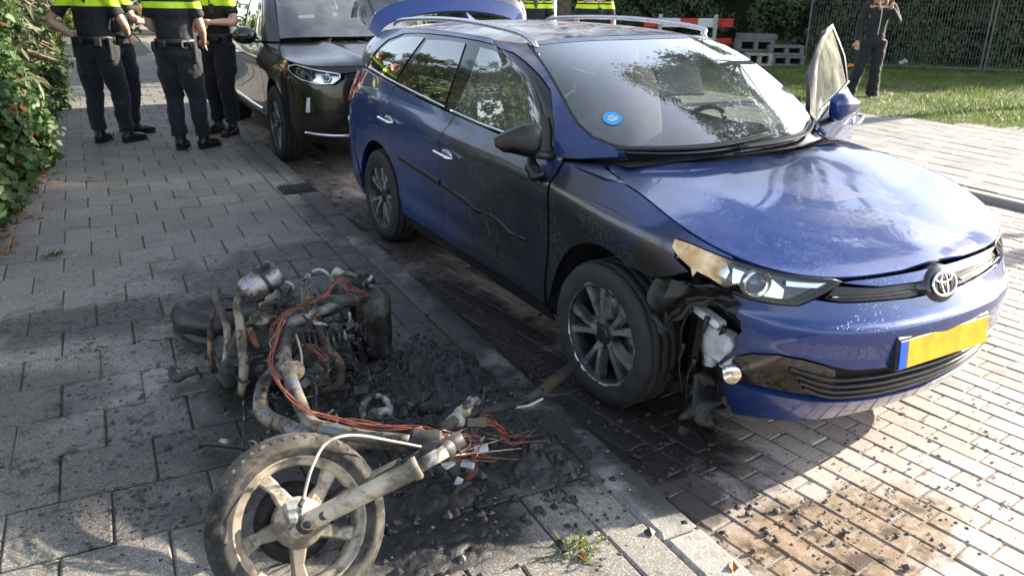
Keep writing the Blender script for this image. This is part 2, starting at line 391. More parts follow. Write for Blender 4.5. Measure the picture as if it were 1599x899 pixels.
# ---------------------------------------------------------------- car materials
def paint(name, col, metal=.55, dust=.0, soot=False, drops=False):
    k = NT(name); c = k.coord(); x, y, z = k.sep(c)
    fl = k.noise(c, 900, 2); base = k.mix(k.ramp(fl, .35, .65), tuple(a*.8 for a in col), tuple(min(1, a*1.25) for a in col))
    rough = k.ramp(k.noise(c, 6, 5, .6), .3, .7, .28, .36); met = metal; coat = 1.0; coatr = k.ramp(k.noise(c, 9, 6, .65), .35, .75, .015, .06)
    if dust:
        up = k.sep(k.new('NewGeometry').outputs['Normal'])[2]
        dn = k.math('MULTIPLY', k.ramp(up, .55, .97), k.ramp(k.noise(c, 7, 8, .7, dist=.6), .28, .72, .15, 1)); dn = k.math('MULTIPLY', dn, k.ramp(y, .2, 1.1, .06, 1.0)); dn = k.math('MULTIPLY', dn, dust)
        sp = k.ramp(k.vor(c, 120), .0, .35, 1, 0); dn = k.math('ADD', dn, k.math('MULTIPLY', sp, k.math('MULTIPLY', dn, .6)), clamp=True)
        if drops:
            pt = k.math('MULTIPLY', k.ramp(k.noise(c, 2.3, 5, .6, dist=1.0), .50, .545), k.math('MULTIPLY', k.ramp(x, -.45, .1), k.ramp(up, .8, .95))); pt = k.math('MULTIPLY', pt, k.ramp(k.noise(c, 60, 3), .3, .7, .12, .30)); pt = k.math('MULTIPLY', pt, k.ramp(y, .6, .2)); dn = k.math('MAXIMUM', dn, pt)
        base = k.mix(dn, base, (.40, .37, .335)); rough = k.math('ADD', rough, k.math('MULTIPLY', dn, .35)); met = k.math('MULTIPLY', k.math('SUBTRACT', 1, dn), metal); coatr = k.math('ADD', coatr, k.math('MULTIPLY', dn, .3))
    if soot:
        side = k.ramp(x, -.48, -.78, 0, 1); n1 = k.noise(c, 3.2, 6, .6, dist=.4); n2 = k.noise(k.mapping(c, (2, 2, 9)), 3, 5, .65)
        yb = k.math('ADD', y, k.math('MULTIPLY', k.math('SUBTRACT', n1, .5), 1.0))
        fy = k.math('MULTIPLY', k.ramp(yb, 2.4, 1.0), k.ramp(yb, -.80, -.30)); 
        zz = k.math('ADD', z, k.math('MULTIPLY', k.math('SUBTRACT', n1, .5), .35)); zz = k.math('ADD', zz, k.ramp(y, .35, -.3, 0, .20))
        fz = k.ramp(zz, 1.18, .86); so = k.math('MULTIPLY', k.math('MULTIPLY', side, fy), fz)
        # heavy char round the burnt front corner
        dx = k.math('ADD', y, .28); dz = k.math('SUBTRACT', z, .42); dd = k.math('SQRT', k.math('ADD', k.math('MULTIPLY', dx, dx), k.math('MULTIPLY', dz, dz)))
        ch = k.math('MULTIPLY', k.ramp(k.math('ADD', dd, k.math('MULTIPLY', k.math('SUBTRACT', n1, .5), .4)), .52, .30), side)
        so = k.math('MAXIMUM', k.math('MULTIPLY', so, k.ramp(n2, .2, .6, .80, .99)), ch)
        film = k.math('MULTIPLY', k.math('MULTIPLY', side, k.ramp(y, 3.4, 2.2, .1, .35)), k.ramp(n1, .3, .7)); so = k.math('MAXIMUM', so, film)
        base = k.mix(so, base, (.005, .0048, .0045)); met = k.math('MULTIPLY', k.math('SUBTRACT', 1, so), met); rough = k.math('ADD', rough, k.math('MULTIPLY', so, .05)); coatr = k.math('ADD', coatr, k.math('MULTIPLY', so, .10))
        coat = k.math('SUBTRACT', 1.0, k.math('MULTIPLY', so, .30)); bl = k.math('MULTIPLY', k.ramp(k.noise(c, 55, 5, .7), .52, .62), k.math('MULTIPLY', so, k.ramp(n1, .42, .6))); base = k.mix(k.math('MULTIPLY', bl, .55), base, (.05, .042, .035)); k.bump(bl, .5, .003)
    k.set(base, rough, met, coat, coatr)
    if drops:
        dr = k.ramp(k.vor(c, 95), .05, .24, 1, 0); m = k.ramp(k.noise(c, 30, 2), .46, .54); k.bump(k.math('MULTIPLY', dr, m), .8, .004)
        k.bump(k.noise(c, 2.5, 2), .012, .02)
    return k.m
def glass_mat(name, tint=(.85, .9, .9), dirt=.12, refl=1.0, dirtcol=(.55, .53, .45), fm=2.0, tl=0.):
    k = NT(name); k.n.remove(k.b); c = k.coord()
    tr = k.new('BsdfTransparent'); tr.inputs[0].default_value = (*tint, 1); gl = k.new('BsdfGlossy'); gl.inputs['Roughness'].default_value = .015; gl.inputs[0].default_value = (refl, refl, refl, 1)
    fr = k.new('Fresnel'); fr.inputs[0].default_value = 1.52; f2 = k.math('MULTIPLY', fr.outputs[0], fm, clamp=True)
    m1 = k.new('MixShader'); k.L(f2, m1.inputs[0]); k.L(tr.outputs[0], m1.inputs[1]); k.L(gl.outputs[0], m1.inputs[2])
    df = k.new('BsdfDiffuse'); df.inputs[0].default_value = (*dirtcol, 1); m2 = k.new('MixShader')
    n = k.math('MULTIPLY', k.ramp(k.noise(c, 5, 8, .7), .3, .8, .3, 1), k.ramp(k.noise(c, 220, 2), .4, .7, .8, 1.5)); k.L(k.math('MULTIPLY', n, dirt), m2.inputs[0]); t2 = k.new('BsdfTranslucent'); t2.inputs[0].default_value = (*dirtcol, 1); m3 = k.new('MixShader'); m3.inputs[0].default_value = tl; k.L(df.outputs[0], m3.inputs[1]); k.L(t2.outputs[0], m3.inputs[2]); k.L(m1.outputs[0], m2.inputs[1]); k.L(m3.outputs[0], m2.inputs[2]); k.L(m2.outputs[0], k.out.inputs[0])
    return k.m
M_BLUE = paint('blue_car_paint', (.001, .029, .16), .3, dust=.9, soot=True, drops=True)
M_BLUE2 = paint('blue_car_paint_clean', (.001, .029, .16), .3, dust=.08)
M_GLASS = glass_mat('windscreen_glass', (.58, .64, .62), .15, fm=3.2, dirtcol=(.60, .63, .60))
M_GLASSD = glass_mat('tinted_window_glass', (.16, .17, .18), .05, fm=2.6)
M_GLASSDIRTY = glass_mat('dusty_window_glass', (.85, .88, .8), .9, dirtcol=(.85, .83, .66), tl=.6)
M_LENS = glass_mat('headlamp_lens', (.95, .96, .97), .0, fm=.9)
M_BLACK = plain('black_plastic', (.012, .012, .013), .42, var=.3)
M_PIANO = plain('gloss_black_trim', (.008, .008, .009), .12, var=.2, bump=0, coat=.5)
M_RUBBER = plain('tyre_rubber', (.018, .018, .018), .78, var=.35, sc=18, bump=.25)
M_LINER = plain('dark_liner', (.006, .006, .006), .9, var=.3, bump=0)
M_CHROME = plain('chrome', (.75, .76, .78), .12, 1, var=.06, bump=0)
M_SILVER = plain('silver_rail', (.62, .63, .65), .3, 1, var=.06, bump=0)
M_ALLOY = plain('machined_alloy', (.58, .58, .59), .32, .9, var=.25, sc=20, bump=.05)
M_ALLOYD = plain('dark_alloy', (.035, .035, .037), .45, .6, var=.3, bump=.08)
M_DISC = plain('brake_steel', (.30, .29, .28), .4, 1, var=.2)
M_RED = plain('red_lamp_plastic', (.45, .012, .012), .15, var=.1, bump=0, coat=1)
M_AMBER = plain('amber_lamp_plastic', (.6, .2, .02), .2, var=.1, bump=0, coat=1)
M_SEAT = plain('seat_cloth_grey', (.035, .034, .034), .9, var=.2)
M_SEATB = plain('seat_cover_beige', (.55, .50, .40), .85, var=.12)
M_WHITEP = plain('white_plastic', (.62, .62, .60), .45, var=.1)
M_CHAR = plain('charred_plastic', (.006, .0056, .0055), .36, var=.6, sc=40, bump=.7)
M_REFL = plain('lamp_reflector', (.8, .8, .8), .12, 1, var=.05, bump=0)
# ---------------------------------------------------------------- road wheels
def wheel_parts(R=.316, rimR=.222, w=.205, spokes=5, twin=.24, face=None, dark=None, burnt=False, style='twin'):
    face = face or M_ALLOY; dark = dark or M_ALLOYD; h = w/2
    t = MB(); t.lathe([(rimR-.006, -h*.86), (rimR+.012, -h*.96), (rimR+.045, -h), (R-.03, -h*.96), (R-.010, -h*.84), (R-.003, -h*.70), (R-.008, -h*.67), (R-.008, -h*.63), (R, -h*.60), (R+.001, -h*.26), (R-.007, -h*.24), (R-.007, -h*.18), (R+.001, -h*.16), (R+.001, h*.16), (R-.007, h*.18), (R-.007, h*.24), (R+.001, h*.26), (R, h*.60), (R-.008, h*.63), (R-.008, h*.67), (R-.003, h*.70), (R-.010, h*.84), (R-.03, h*.96), (rimR+.045, h), (rimR+.012, h*.96), (rimR-.006, h*.86)], 56)
    if burnt: t.jitter(.008, 18, 3)
    tv = (t.v, t.f)
    r = MB(); r.lathe([(rimR-.008, -h*.8), (rimR-.02, -h*.3), (rimR-.02, h*.55), (rimR-.004, h*.80), (rimR+.006, h*.88), (rimR+.012, h*.86)], 48)
    r.lathe([(.001, -h*.2), (rimR-.03, -h*.25)], 40)
    b = MB(); b.lathe([(.05, -.01), (rimR*.66, -.01), (rimR*.66, .004), (.05, .004)], 40)
    sp = []
    for k in range(spokes):
        for s in ((-1, 1) if style == 'twin' else (0,)):
            a0 = 2*math.pi*k/spokes+s*twin*.5; a1 = 2*math.pi*k/spokes+s*twin; m = MB(); q = []
            z0, z1 = h*.62, h*.74
            wd = .012 if style == 'twin' else .026
            for rr, aa, ww, zz in ((.038, a0, wd*1.1, z0), (rimR*.5, (a0+a1)/2, wd*.9, z0+.012), (rimR-.006, a1, wd*1.35, z1)):
                d = np.array((math.cos(aa), math.sin(aa), 0)); e = np.array((-d[1], d[0], 0)); q.append((d*rr-e*ww, d*rr+e*ww, zz))
            v = []; f = []
            for l, rr, zz in q: v += [l+[0, 0, zz-.045], l*.999+[0, 0, zz-.006], l*.97+rr*.03+[0, 0, zz], rr*.97+l*.03+[0, 0, zz], rr*.999+[0, 0, zz-.006], rr+[0, 0, zz-.045]]
            for i in range(2):
                for j in range(6): f.append((i*6+j, i*6+(j+1) % 6, i*6+6+(j+1) % 6, i*6+6+j))
            m.add(v, f); sp.append(m)
    cp = MB(); cp.lathe([(.001, h*.72), (.024, h*.72), (.029, h*.68), (.062, h*.60), (.066, h*.30)], 28)
    for k in range(5): a = 2*math.pi*(k+.5)/5; cp.lathe([(.001, h*.62), (.009, h*.62), (.009, h*.4)], 8, frame((.045*math.cos(a), .045*math.sin(a), 0), (0, 0, 1)))
    lip = MB(); lip.lathe([(rimR-.010, h*.84), (rimR+.004, h*.895), (rimR+.011, h*.885), (rimR+.004, h*.83)], 48, close=True)
    return dict(tyre=tv, rim=r, disc=b, spokes=sp, cap=cp, lip=lip, face=face, dark=dark)
def put_wheel(car, D, c, side, steer=0, spin=0, sooty=None):
    # side -1: outer face towards -X
    o = mesh_obj('wheel', *D['tyre'], M_RUBBER, car, True)
    o.matrix_local = Matrix.Translation(c) @ Matrix.Rotation(steer, 4, 'Z') @ Matrix.Rotation(math.pi/2*side, 4, 'Y') @ Matrix.Rotation(spin, 4, 'Z')
    D['rim'].build('rim', D['dark'], o, True); D['disc'].build('brake_disc', M_DISC, o); D['lip'].build('rim_lip', D['face'], o, True)
    for s in D['spokes']: s.build('spoke', D['face'], o)
    D['cap'].build('hub_cap', D['dark'], o, False)
    return o
# ---------------------------------------------------------------- the blue estate car
def side_uv(S, pts, box): return S.inv(pts, [1, 2], box)
def arc(cy, cz, r, a0, a1, n=14): return [(cy+r*math.cos(math.radians(a0+(a1-a0)*i/n)), cz+r*math.sin(math.radians(a0+(a1-a0)*i/n))) for i in range(n+1)]
def seat(name, parent, c, m, w=.50, rear=False):
    s = MB(); x, y, z = c
    s.box((x, y+.02, z+.06), (w, .50, .16), rot('X', .12), .05)
    o = s.build(name, m, parent, True)
    b = MB(); b.box((x, y+.33, z+.40), (w*.94, .14, .66), rot('X', -.30), .055); b.build('seat_back', m, o, True)
    h = MB(); h.box((x, y+.47, z+.80), (.26 if not rear else .22, .09, .18), rot('X', -.2), .04); h.tube([(x-.05, y+.45, z+.66), (x-.05, y+.47, z+.76)], .007, 6); h.tube([(x+.05, y+.45, z+.66), (x+.05, y+.47, z+.76)], .007, 6); h.build('headrest', m, o, True)
    return o
def interior(car, y0=.35, xw=.66, zb=.95, beige=None):
    d = MB(); d.add([(-xw, y0-.22, zb+.035), (xw, y0-.22, zb+.035), (-xw, y0+.22, zb+.01), (xw, y0+.22, zb+.01), (-xw, y0+.36, zb-.06), (xw, y0+.36, zb-.06), (-xw, y0+.30, zb-.35), (xw, y0+.30, zb-.35)], [(0, 1, 3, 2), (2, 3, 5, 4), (4, 5, 7, 6)])
    d.box((.36, y0+.22, zb+.04), (.34, .16, .07), None, .03); d.build('dashboard', M_BLACK, car)
    s = MB(); Mx = frame((.36, y0+.50, zb-.02), (0, 1, .45)); s.lathe([(.175+.014*math.cos(a), .014*math.sin(a)) for a in np.linspace(0, 2*math.pi, 9)[:-1]], 28, Mx, True); s.box((.36, y0+.49, zb-.02), (.13, .05, .10), rot('X', .42), .02); s.box((.36, y0+.485, zb-.015), (.33, .02, .03), rot('X', .42)); s.build('steering_wheel', M_BLACK, car, True)
    for x in (-.36, .36): seat('front_seat', car, (x, y0+.78, .50), beige or M_SEAT)
    for x in (-.34, .34): seat('rear_seat', car, (x, y0+1.78, .50), M_SEAT, .6, True)
    f = MB(); f.box((0, y0+1.45, .24), (1.5, 3.2, .05)); f.box((0, y0+2.6, .62), (1.36, .9, .05)); f.build('floor_pan', M_SEAT, car)
    t = MB(); t.box((0, y0+.98, 1.30), (.22, .05, .06), None, .02); t.build('interior_mirror', M_BLACK, car)
def build_blue_estate():
    P, Q, roof, hood = hatch_surfaces()
    car = empty('estate_car', (0, 0, 0), 0, 'dark blue estate car with a sooty, half-burnt front corner and raised tailgate', 'car')
    SB = (P.k[4]-.05, P.k[13]); QB = (Q.k[3]-.1, Q.k[11]); ut = np.linspace(P.k[3], P.k[14], 300); tc = P(ut, np.full(300, P.T))
    topz = lambda y: float(np.interp(y, tc[:, 1], tc[:, 2]))
    def top(y0, y1, n=8): return [(y, topz(y)) for y in np.linspace(y0, y1, n)]
    sd = lambda pts: side_uv(P, pts, SB); sq = lambda pts: side_uv(Q, pts, QB)
    dF = [(.435, .285), (.442, .45), (.430, .6), (.408, .80), (.402, .90)]
    dB = [(1.55, .85), (1.585, .72), (1.578, .5), (1.57, .285)]
    dR = [(2.46, .92), (2.495, .80), (2.47, .70)]
    fdoor = sd(dF+top(.415, 1.52, 14)+dB)
    arcR = arc(2.6, .318, .405, 108, 180, 9)
    rdoor = sd([(y, z) for y, z in dB[::-1]]+top(1.525, 2.40, 10)+dR+arcR+[(2.18, .285)])
    quarter = sd(dR[::-1][:0]+[(2.47, .70), (2.495, .80), (2.46, .92)]+top(2.405, 3.12, 9)+[(3.10, 1.05), (3.11, .90), (3.22, .86), (3.20, .74), (3.10, .60), (3.01, .46), (2.975, .40)]+arc(2.6, .318, .372, 12, 168, 18)+arcR[::-1][1:-1])
    fend_ok = [(.43-.012, .285)]+[(y-.012, z) for y, z in dF[1:]]+top(.40, -.385, 12)+[(-.392, .80), (-.40, .775), (-.47, .742), (-.43, .68), (-.37, .60)]
    fR = sd(fend_ok[:-2]+[(-.40, .705), (-.31, .672)]+arc(0, .318, .388, 114, 8, 14)); fL = sd(fend_ok+arc(0, .318, .388, 140, 8, 14))
    # --- closed panels, near side (-1) and far side (+1)
    def shoulder(p):
        y, z = p[:, 1], p[:, 2]; d = z-np.interp(y, [-.5, 0, .4, 1.5, 2.6, 3.3], [.80, .865, .885, .915, .955, .97]); a_ = np.interp(y, [-.45, -.15, .3, 3.0, 3.4], [0, .007, .013, .013, 0]); e = z-np.interp(y, [.3, 2.3], [.40, .44])
        return a_*np.where(d < 0, np.exp(-(d/.085)**2), np.exp(-(d/.024)**2))-.008*np.exp(-(e/.06)**2)*np.interp(y, [.45, .7, 2.0, 2.25], [0, 1, 1, 0])
    for s in (-1, 1):
        panel('front_fender', P, fR if s < 0 else fL, M_BLUE, car, s, rim=.03, bumpf=shoulder, d=.028)
        rd = panel('rear_door', P, rdoor, M_BLUE, car, s, rim=.02, bumpf=shoulder, d=.028)
        panel('rear_quarter_panel', P, quarter, M_BLUE, car, s, rim=.03, bumpf=shoulder, d=.028)
        panel('sill', P, sd([(.40, .215), (.41, .278), (2.19, .278), (2.20, .215)]), M_BLACK, car, s, lift=-.004)
        H = Matrix.Identity(4)
        X = None
        if s > 0:
            a = -math.radians(60); hx, hy = .86, .45; Rm = np.array(Matrix.Rotation(a, 4, 'Z')); T1 = np.eye(4); T1[:3, 3] = (-hx, -hy, 0); T2 = np.eye(4); T2[:3, 3] = (hx, hy, 0); X = T2 @ Rm @ T1; X[2, :] += .10*(X[0, :]-np.array([0, 0, 0, hx]))
        fd = panel('front_door', P, fdoor, M_BLUE, car, s, rim=.03, X=X, bumpf=shoulder, d=.028)
        # glass house: surround, panes, painted pillar band
        fw = [(.575, 1.0), (.635, 1.12), (.72, 1.20), (.82, 1.262), (.95, 1.312), (1.11, 1.347), (1.30, 1.368), (1.462, 1.376), (1.545, 1.036), (1.0, 1.012)]
        rw = [(1.668, 1.046), (1.64, 1.382), (1.9, 1.380), (2.158, 1.366), (2.32, 1.078), (2.0, 1.062)]
        qw = [(2.43, 1.09), (2.215, 1.375), (2.4, 1.371), (2.57, 1.355), (2.76, 1.308), (2.90, 1.215), (2.985, 1.128), (2.7, 1.108)]
        sur = [(.465, .975), (.50, 1.005), (.588, 1.135), (.70, 1.235), (.80, 1.285), (.95, 1.338), (1.1, 1.372), (1.3, 1.392), (1.5, 1.40), (1.9, 1.402), (2.2, 1.396), (2.45, 1.385), (2.6, 1.372), (2.79, 1.324), (2.94, 1.225), (3.05, 1.125), (2.7, 1.098), (2.2, 1.062), (1.65, 1.026), (1.2, 1.004), (.75, .984)]
        if s < 0:
            panel('window_surround', Q, sq(sur), M_PIANO, car, s, lift=-.006, gap=0)
            panel('front_side_window', Q, sq(fw), M_GLASS, fd, s, rim=.004)
            panel('mirror_sail', Q, sq([(.475, .978), (.60, .988), (.655, 1.145), (.605, 1.135), (.52, 1.02)]), M_BLACK, car, s, lift=.003, d=.02)
        else:
            fr = [(.47, .98), (.588, 1.135), (.70, 1.235), (.80, 1.285), (.95, 1.338), (1.1, 1.372), (1.3, 1.392), (1.5, 1.398), (1.55, 1.20), (1.575, 1.02)]
            fi = [(1.545, 1.036), (1.52, 1.20), (1.462, 1.376), (1.30, 1.368), (1.11, 1.347), (.95, 1.312), (.82, 1.262), (.72, 1.20), (.635, 1.12), (.575, 1.0)]
            panel('window_frame', Q, sq(fr+fi), M_BLACK, fd, s, lift=-.003, gap=0, d=.02, rim=.03, X=X)
            panel('front_side_window', Q, sq(fw), M_GLASSDIRTY, fd, s, rim=.004, X=X, lift=-.01)
            sur2 = [(1.60, 1.026), (1.60, 1.40), (1.9, 1.402), (2.2, 1.396), (2.45, 1.385), (2.6, 1.372), (2.79, 1.324), (2.94, 1.225), (3.05, 1.125), (2.7, 1.098), (2.2, 1.062)]
            panel('window_surround', Q, sq(sur2), M_PIANO, car, s, lift=-.006, gap=0)
        panel('rear_side_window', Q, sq(rw), M_GLASSD, rd, s, rim=.004); panel('quarter_window', Q, sq(qw), M_GLASSD, car, s, rim=.004)
        band = [(Q.k[2]-.09, .0), (Q.k[2]-.10, .20), (Q.k[2]-.07, .225), (Q.k[2]+.0, .40), (Q.k[2]+.03, .65)]+[(Q.k[2]+.036, t) for t in np.linspace(.9, 3, 9)]+[(u, 3.) for u in np.linspace(Q.k[2]+.08, Q.k[11], 36)]+[(Q.k[11]-.02, 1.5), (Q.k[10]+.12, 0.02)]
        band += list(map(tuple, sq([(3.055, 1.128), (2.945, 1.228), (2.795, 1.327), (2.6, 1.375), (2.45, 1.388), (2.2, 1.399), (1.9, 1.405), (1.5, 1.403), (1.3, 1.395), (1.1, 1.375), (.95, 1.341), (.80, 1.288), (.70, 1.238), (.584, 1.136), (.495, 1.005), (.455, .98)])))
        panel('pillar_band', Q, band, M_BLUE, car, s, d=.022, gap=.001, rim=.01)
        xx = None if s < 0 else None
        strip_on(Q, [tuple(q) for q in sq([(1.66, 1.036), (2.2, 1.072), (2.7, 1.108), (3.0, 1.128)])], .016, .004, sgn=s).build('belt_chrome_strip', M_CHROME, car, True)
        strip_on(Q, [tuple(q) for q in sq([(.60, .992), (1.0, 1.004), (1.58, 1.030)])], .016, .004, sgn=s, X=X).build('belt_chrome_strip', M_CHROME, fd, True)
        if s < 0:
            st = [tuple(q) for q in sd([(2.22, .655), (1.9, .640), (1.6, .622)])]; strip_on(P, st, .034, .007, sgn=s).build('side_moulding', M_BLACK, rd, True)
            mb = strip_on(P, [tuple(q) for q in sd([(1.56, .62), (1.3, .60), (1.1, .575), (.95, .585), (.8, .555), (.62, .55)])], .026, .006, sgn=s); mb.jitter(.009, 14, 2).build('melted_side_moulding', M_CHAR, fd, True)
            for (y0, z0, y1, z1) in ((1.17, .60, 1.13, .42), (.98, .57, .93, .44), (.86, .56, .87, .40)):
                mb = MB(); mb.tube(crom([(-.888, y0, z0), (-.893, (y0+y1)/2-.02, (z0+z1)/2), (-.892, y1, z1)], 4), [.006, .004, .0015], 5)
                mb.build('melted_plastic_drip', M_CHAR, fd, True)
        # handles
        for y, z, par, xf in ((2.335, .872, rd, None), (1.45, .815, fd, X)):
            q = sd([(y, z)])[0]; c0 = P(q[:1], q[1:])[0]+np.array((.010, 0, 0)); h = MB(); hs = 1
            pts = [c0+np.array(d) for d in ((.0, -.10, -.004), (.030, -.085, 0), (.036, 0, .004), (.030, .085, .006), (0, .10, .006))]
            h.tube(crom(pts, 4), [.011, .014, .014, .014, .011], 8, flat=.75); h.ball(c0+np.array((-.002, -.005, 0)), (.006, .075, .026), 12, 8)
            v = np.array(h.v)*[s, 1, 1]
            if xf is not None: v = v @ xf[:3, :3].T+xf[:3, 3]
            h.v = [tuple(p) for p in v]; h.build('door_handle', M_CHROME, par, True)
        # tail lamp, rear bumper
        tl = side_uv(P, [(3.12, .905), (3.11, 1.05), (3.15, 1.095), (3.28, 1.09), (3.38, .98), (3.37, .86), (3.23, .868)], (P.k[11], P.k[14])); panel('tail_lamp', P, tl, M_RED, car, s, lift=.006)
        rb = [(P.k[12]+.03, .05), (P.k[12]+.01, 1.6), (P.k[12]+.10, 3.1), (P.k[13]-.03, 4.1), (P.k[14], 4.3), (P.U, 4.3), (P.U, .05)]; panel('rear_bumper', P, rb, M_BLUE, car, s)
        # bonnet side fill between wing and windscreen
        panel('wing_top', hood, [(.755, -.02), (.79, .12), (.806, .30), (.80, .405), (.765, .35), (.705, .275), (.725, .19), (.742, .09)], M_BLUE, car, s, lift=-.001, sy=1)
    # --- bonnet, roof, windscreen
    hb = hood.B; yy = np.concatenate([np.linspace(-.868, -.6, 26), np.linspace(-.58, -.02, 16)]); ee = [(float(np.interp(y, hb[:, 1], hb[:, 0]))-.006, y) for y in yy if np.interp(y, hb[:, 1], hb[:, 0]) > .02]
    bon = ee+[(.742, .08), (.722, .18), (.69, .245), (.45, .135), (.2, .075)]; bon = bon+[(-x, y) for x, y in bon[::-1]]
    def creases(p):
        x = np.abs(p[:, 0]); y = p[:, 1]; c = .30+.30*(y+.85)/1.1; q = np.clip((y+.87)/.4, 0, 1); return .0018*np.exp(-((x-c)/.10)**2)*q*q*(3-2*q)*np.clip((.3-y)/.3, 0, 1)+.007*np.exp(-(x/.15)**2)*np.exp(-((y+.87)/.16)**2)
    panel('bonnet', hood, bon, M_BLUE, car, 1, d=.03, sy=1, bumpf=creases)
    cw = [(.70, .26), (.45, .145), (.2, .085), (0, .07), (-.2, .085), (-.45, .145), (-.70, .26), (-.74, .345), (-.45, .22), (0, .14), (.45, .22), (.74, .345)]
    panel('cowl_panel', hood, cw, M_BLACK, car, 1, lift=-.008, sy=1)
    rb_ = roof.B; yy = np.concatenate([np.linspace(1.0, 1.3, 20), np.linspace(1.34, 3.0, 40), np.linspace(3.02, 3.255, 16)]); ee = [(float(np.interp(y, rb_[:, 1], rb_[:, 0]))-.004, y) for y in yy if np.interp(y, rb_[:, 1], rb_[:, 0]) > .03]
    panel('roof', roof, ee+[(-x, y) for x, y in ee[::-1]], M_BLUE, car, 1, d=.04, sy=1)
    ue = Q.k[2]+.03; ws = [(u, .16) for u in np.linspace(-ue+.19, ue-.19, 20)]+[(ue-.10, .235), (ue-.035, .41), (ue-.006, .66)]+[(ue-.003, t) for t in np.linspace(.9, 2.5, 8)]+[(u, 2.84) for u in np.linspace(ue-.02, -ue+.02, 20)]+[(-ue+.003, t) for t in np.linspace(2.5, .9, 8)]+[(-ue+.006, .66), (-ue+.035, .41), (-ue+.10, .235)]
    panel('windscreen', Q, ws, M_GLASS, car, -1, d=.04, gap=.002, rim=.004)
    hd = [(u, 2.85) for u in np.linspace(-ue, ue, 20)]+[(u, 3.) for u in np.linspace(ue, -ue, 20)]; panel('roof_header', Q, hd, M_BLUE, car, -1, d=.03, gap=0)
    lo = [(u, -.02) for u in np.linspace(-ue+.125, ue-.125, 20)]+[(ue-.13, .19)]+[(u, .15) for u in np.linspace(ue-.19, -ue+.19, 20)]+[(-ue+.13, .19)]; panel('windscreen_lower_seal', Q, lo, M_PIANO, car, -1, d=.03, gap=0, lift=-.002)
    for s in (-1, 1):
        st = [(Q.k[2]-.16, .15), (Q.k[2]-.07, .225), (Q.k[2]-.003, .41), (Q.k[2]+.026, .66)]+[(Q.k[2]+.032, t) for t in np.linspace(.9, 2.9, 11)]; strip_on(Q, st, .014, .004, sgn=s).build('windscreen_side_seal', M_BLACK, car, True)
        # roof rails
        pts = [np.array((s*x, y, z)) for x, y, z in ((.612, .98, 1.405) if s < 0 else (.585, 1.10, 1.412), (.617, 1.03, 1.438) if s < 0 else (.585, 1.13, 1.436), (.612, 1.2, 1.466), (.605, 1.7, 1.488), (.602, 2.2, 1.482), (.60, 2.7, 1.455), (.60, 2.85, 1.432), (.60, 2.9, 1.408))]
        MB().tube(crom(pts, 6), [.010, .018, .018, .018, .018, .018, .014, .008], 10, flat=.8).build('roof_rail', M_SILVER, car, True)
    # wipers
    for pth in ([(.60, .10), (.40, .06), (.12, .10), (-.14, .20)], [(.12, .02), (-.15, .04), (-.38, .10), (-.58, .28)]):
        w = MB(); pa = np.array(crom([(u, t, 0) for u, t in pth], 5)); pw = Q(pa[:, 0], pa[:, 1])*[-1, 1, 1]; nw = Q.normal(pa[:, 0], pa[:, 1]); nw = nw*np.sign(nw[:, 2:3])*[-1, 1, 1]
        w.tube(list(pw+nw*.022), [.013, .013, .010, .007], 7, flat=.7); w.tube(list(pw+nw*.010+np.array((0, .02, .012))), [.004, .007, .008, .005], 6); w.build('wiper', M_BLACK, car, True)
    f = MB(); f.add([(-.03, 2.86, 1.42), (.03, 2.86, 1.42), (-.03, 3.04, 1.40), (.03, 3.04, 1.40), (-.004, 3.0, 1.485), (.004, 3.0, 1.485), (-.012, 3.06, 1.41), (.012, 3.06, 1.41)], [(0, 4, 2), (1, 3, 5), (0, 1, 5, 4), (2, 4, 5, 3)]); f.build('antenna_fin', M_BLUE, car)
    # --- front end
    HL = [(1.088, 5.42), (1.02, 5.60), (.92, 5.73), (.82, 5.82), (.72, 5.88), (.60, 5.92), (.50, 5.92), (.462, 5.80), (.622, 4.74), (.78, 4.60), (.85, 4.64), (.92, 4.78), (1.0, 4.82), (1.06, 4.92), (1.088, 5.1)]
    for s in (-1, 1):
        hl = panel('headlamp', P, HL, M_LENS if s > 0 else M_LENS, car, s, d=.02, rim=.0)
        panel('lamp_housing', P, HL, M_PIANO, hl, s, lift=-.06, gap=.008, d=.025, rim=0)
        panel('lamp_chrome_bezel', P, [(.86, 5.55), (.70, 5.62), (.655, 5.3), (.66, 4.85), (.72, 4.74), (.85, 4.80)], M_REFL, hl, s, lift=-.048, d=.02)
        panel('lamp_chrome_blade', P, [(.66, 5.70), (.50, 5.80), (.54, 5.52), (.66, 5.45)], M_CHROME, hl, s, lift=-.030, d=.02)
        panel('wing_tip', P, [(1.10, 5.97), (1.0, 5.975), (.90, 5.975), (.86, 5.975), (.855, 5.86), (.92, 5.78), (1.02, 5.65), (1.095, 5.46)], M_BLUE, car, s, d=.02)
        bz = [(u, t) for u, t in HL]; strip_on(P, HL+[HL[0]], .012, .003, sgn=s, lift=-.004).build('lamp_bezel', M_BLACK, hl, True)
        q = (np.array([.745]), np.array([5.18])); c0 = P(*q)[0]; n0 = np.array((.30, -.95, 0)); c0 = c0*[s, 1, 1]; n0 = n0*[s, 1, 1]
        pr = MB(); Mx = frame(c0-n0*.042, n0); pr.lathe([(.056, -.01), (.054, .012), (.047, .018), (.041, .004), (.036, .004)], 28, Mx); pr.build('projector_ring', M_CHROME, hl, True)
        ln = MB(); ln.lathe([(.036, .0)]+[(.036*math.cos(a), .004+.024*math.sin(a)) for a in np.linspace(.1, 1.5, 7)]+[(.0005, .029)], 24, Mx); ln.build('projector_lens', plain('projector_glass', (.10, .14, .17), .02, .2, var=.1, bump=0, coat=1), hl, True)
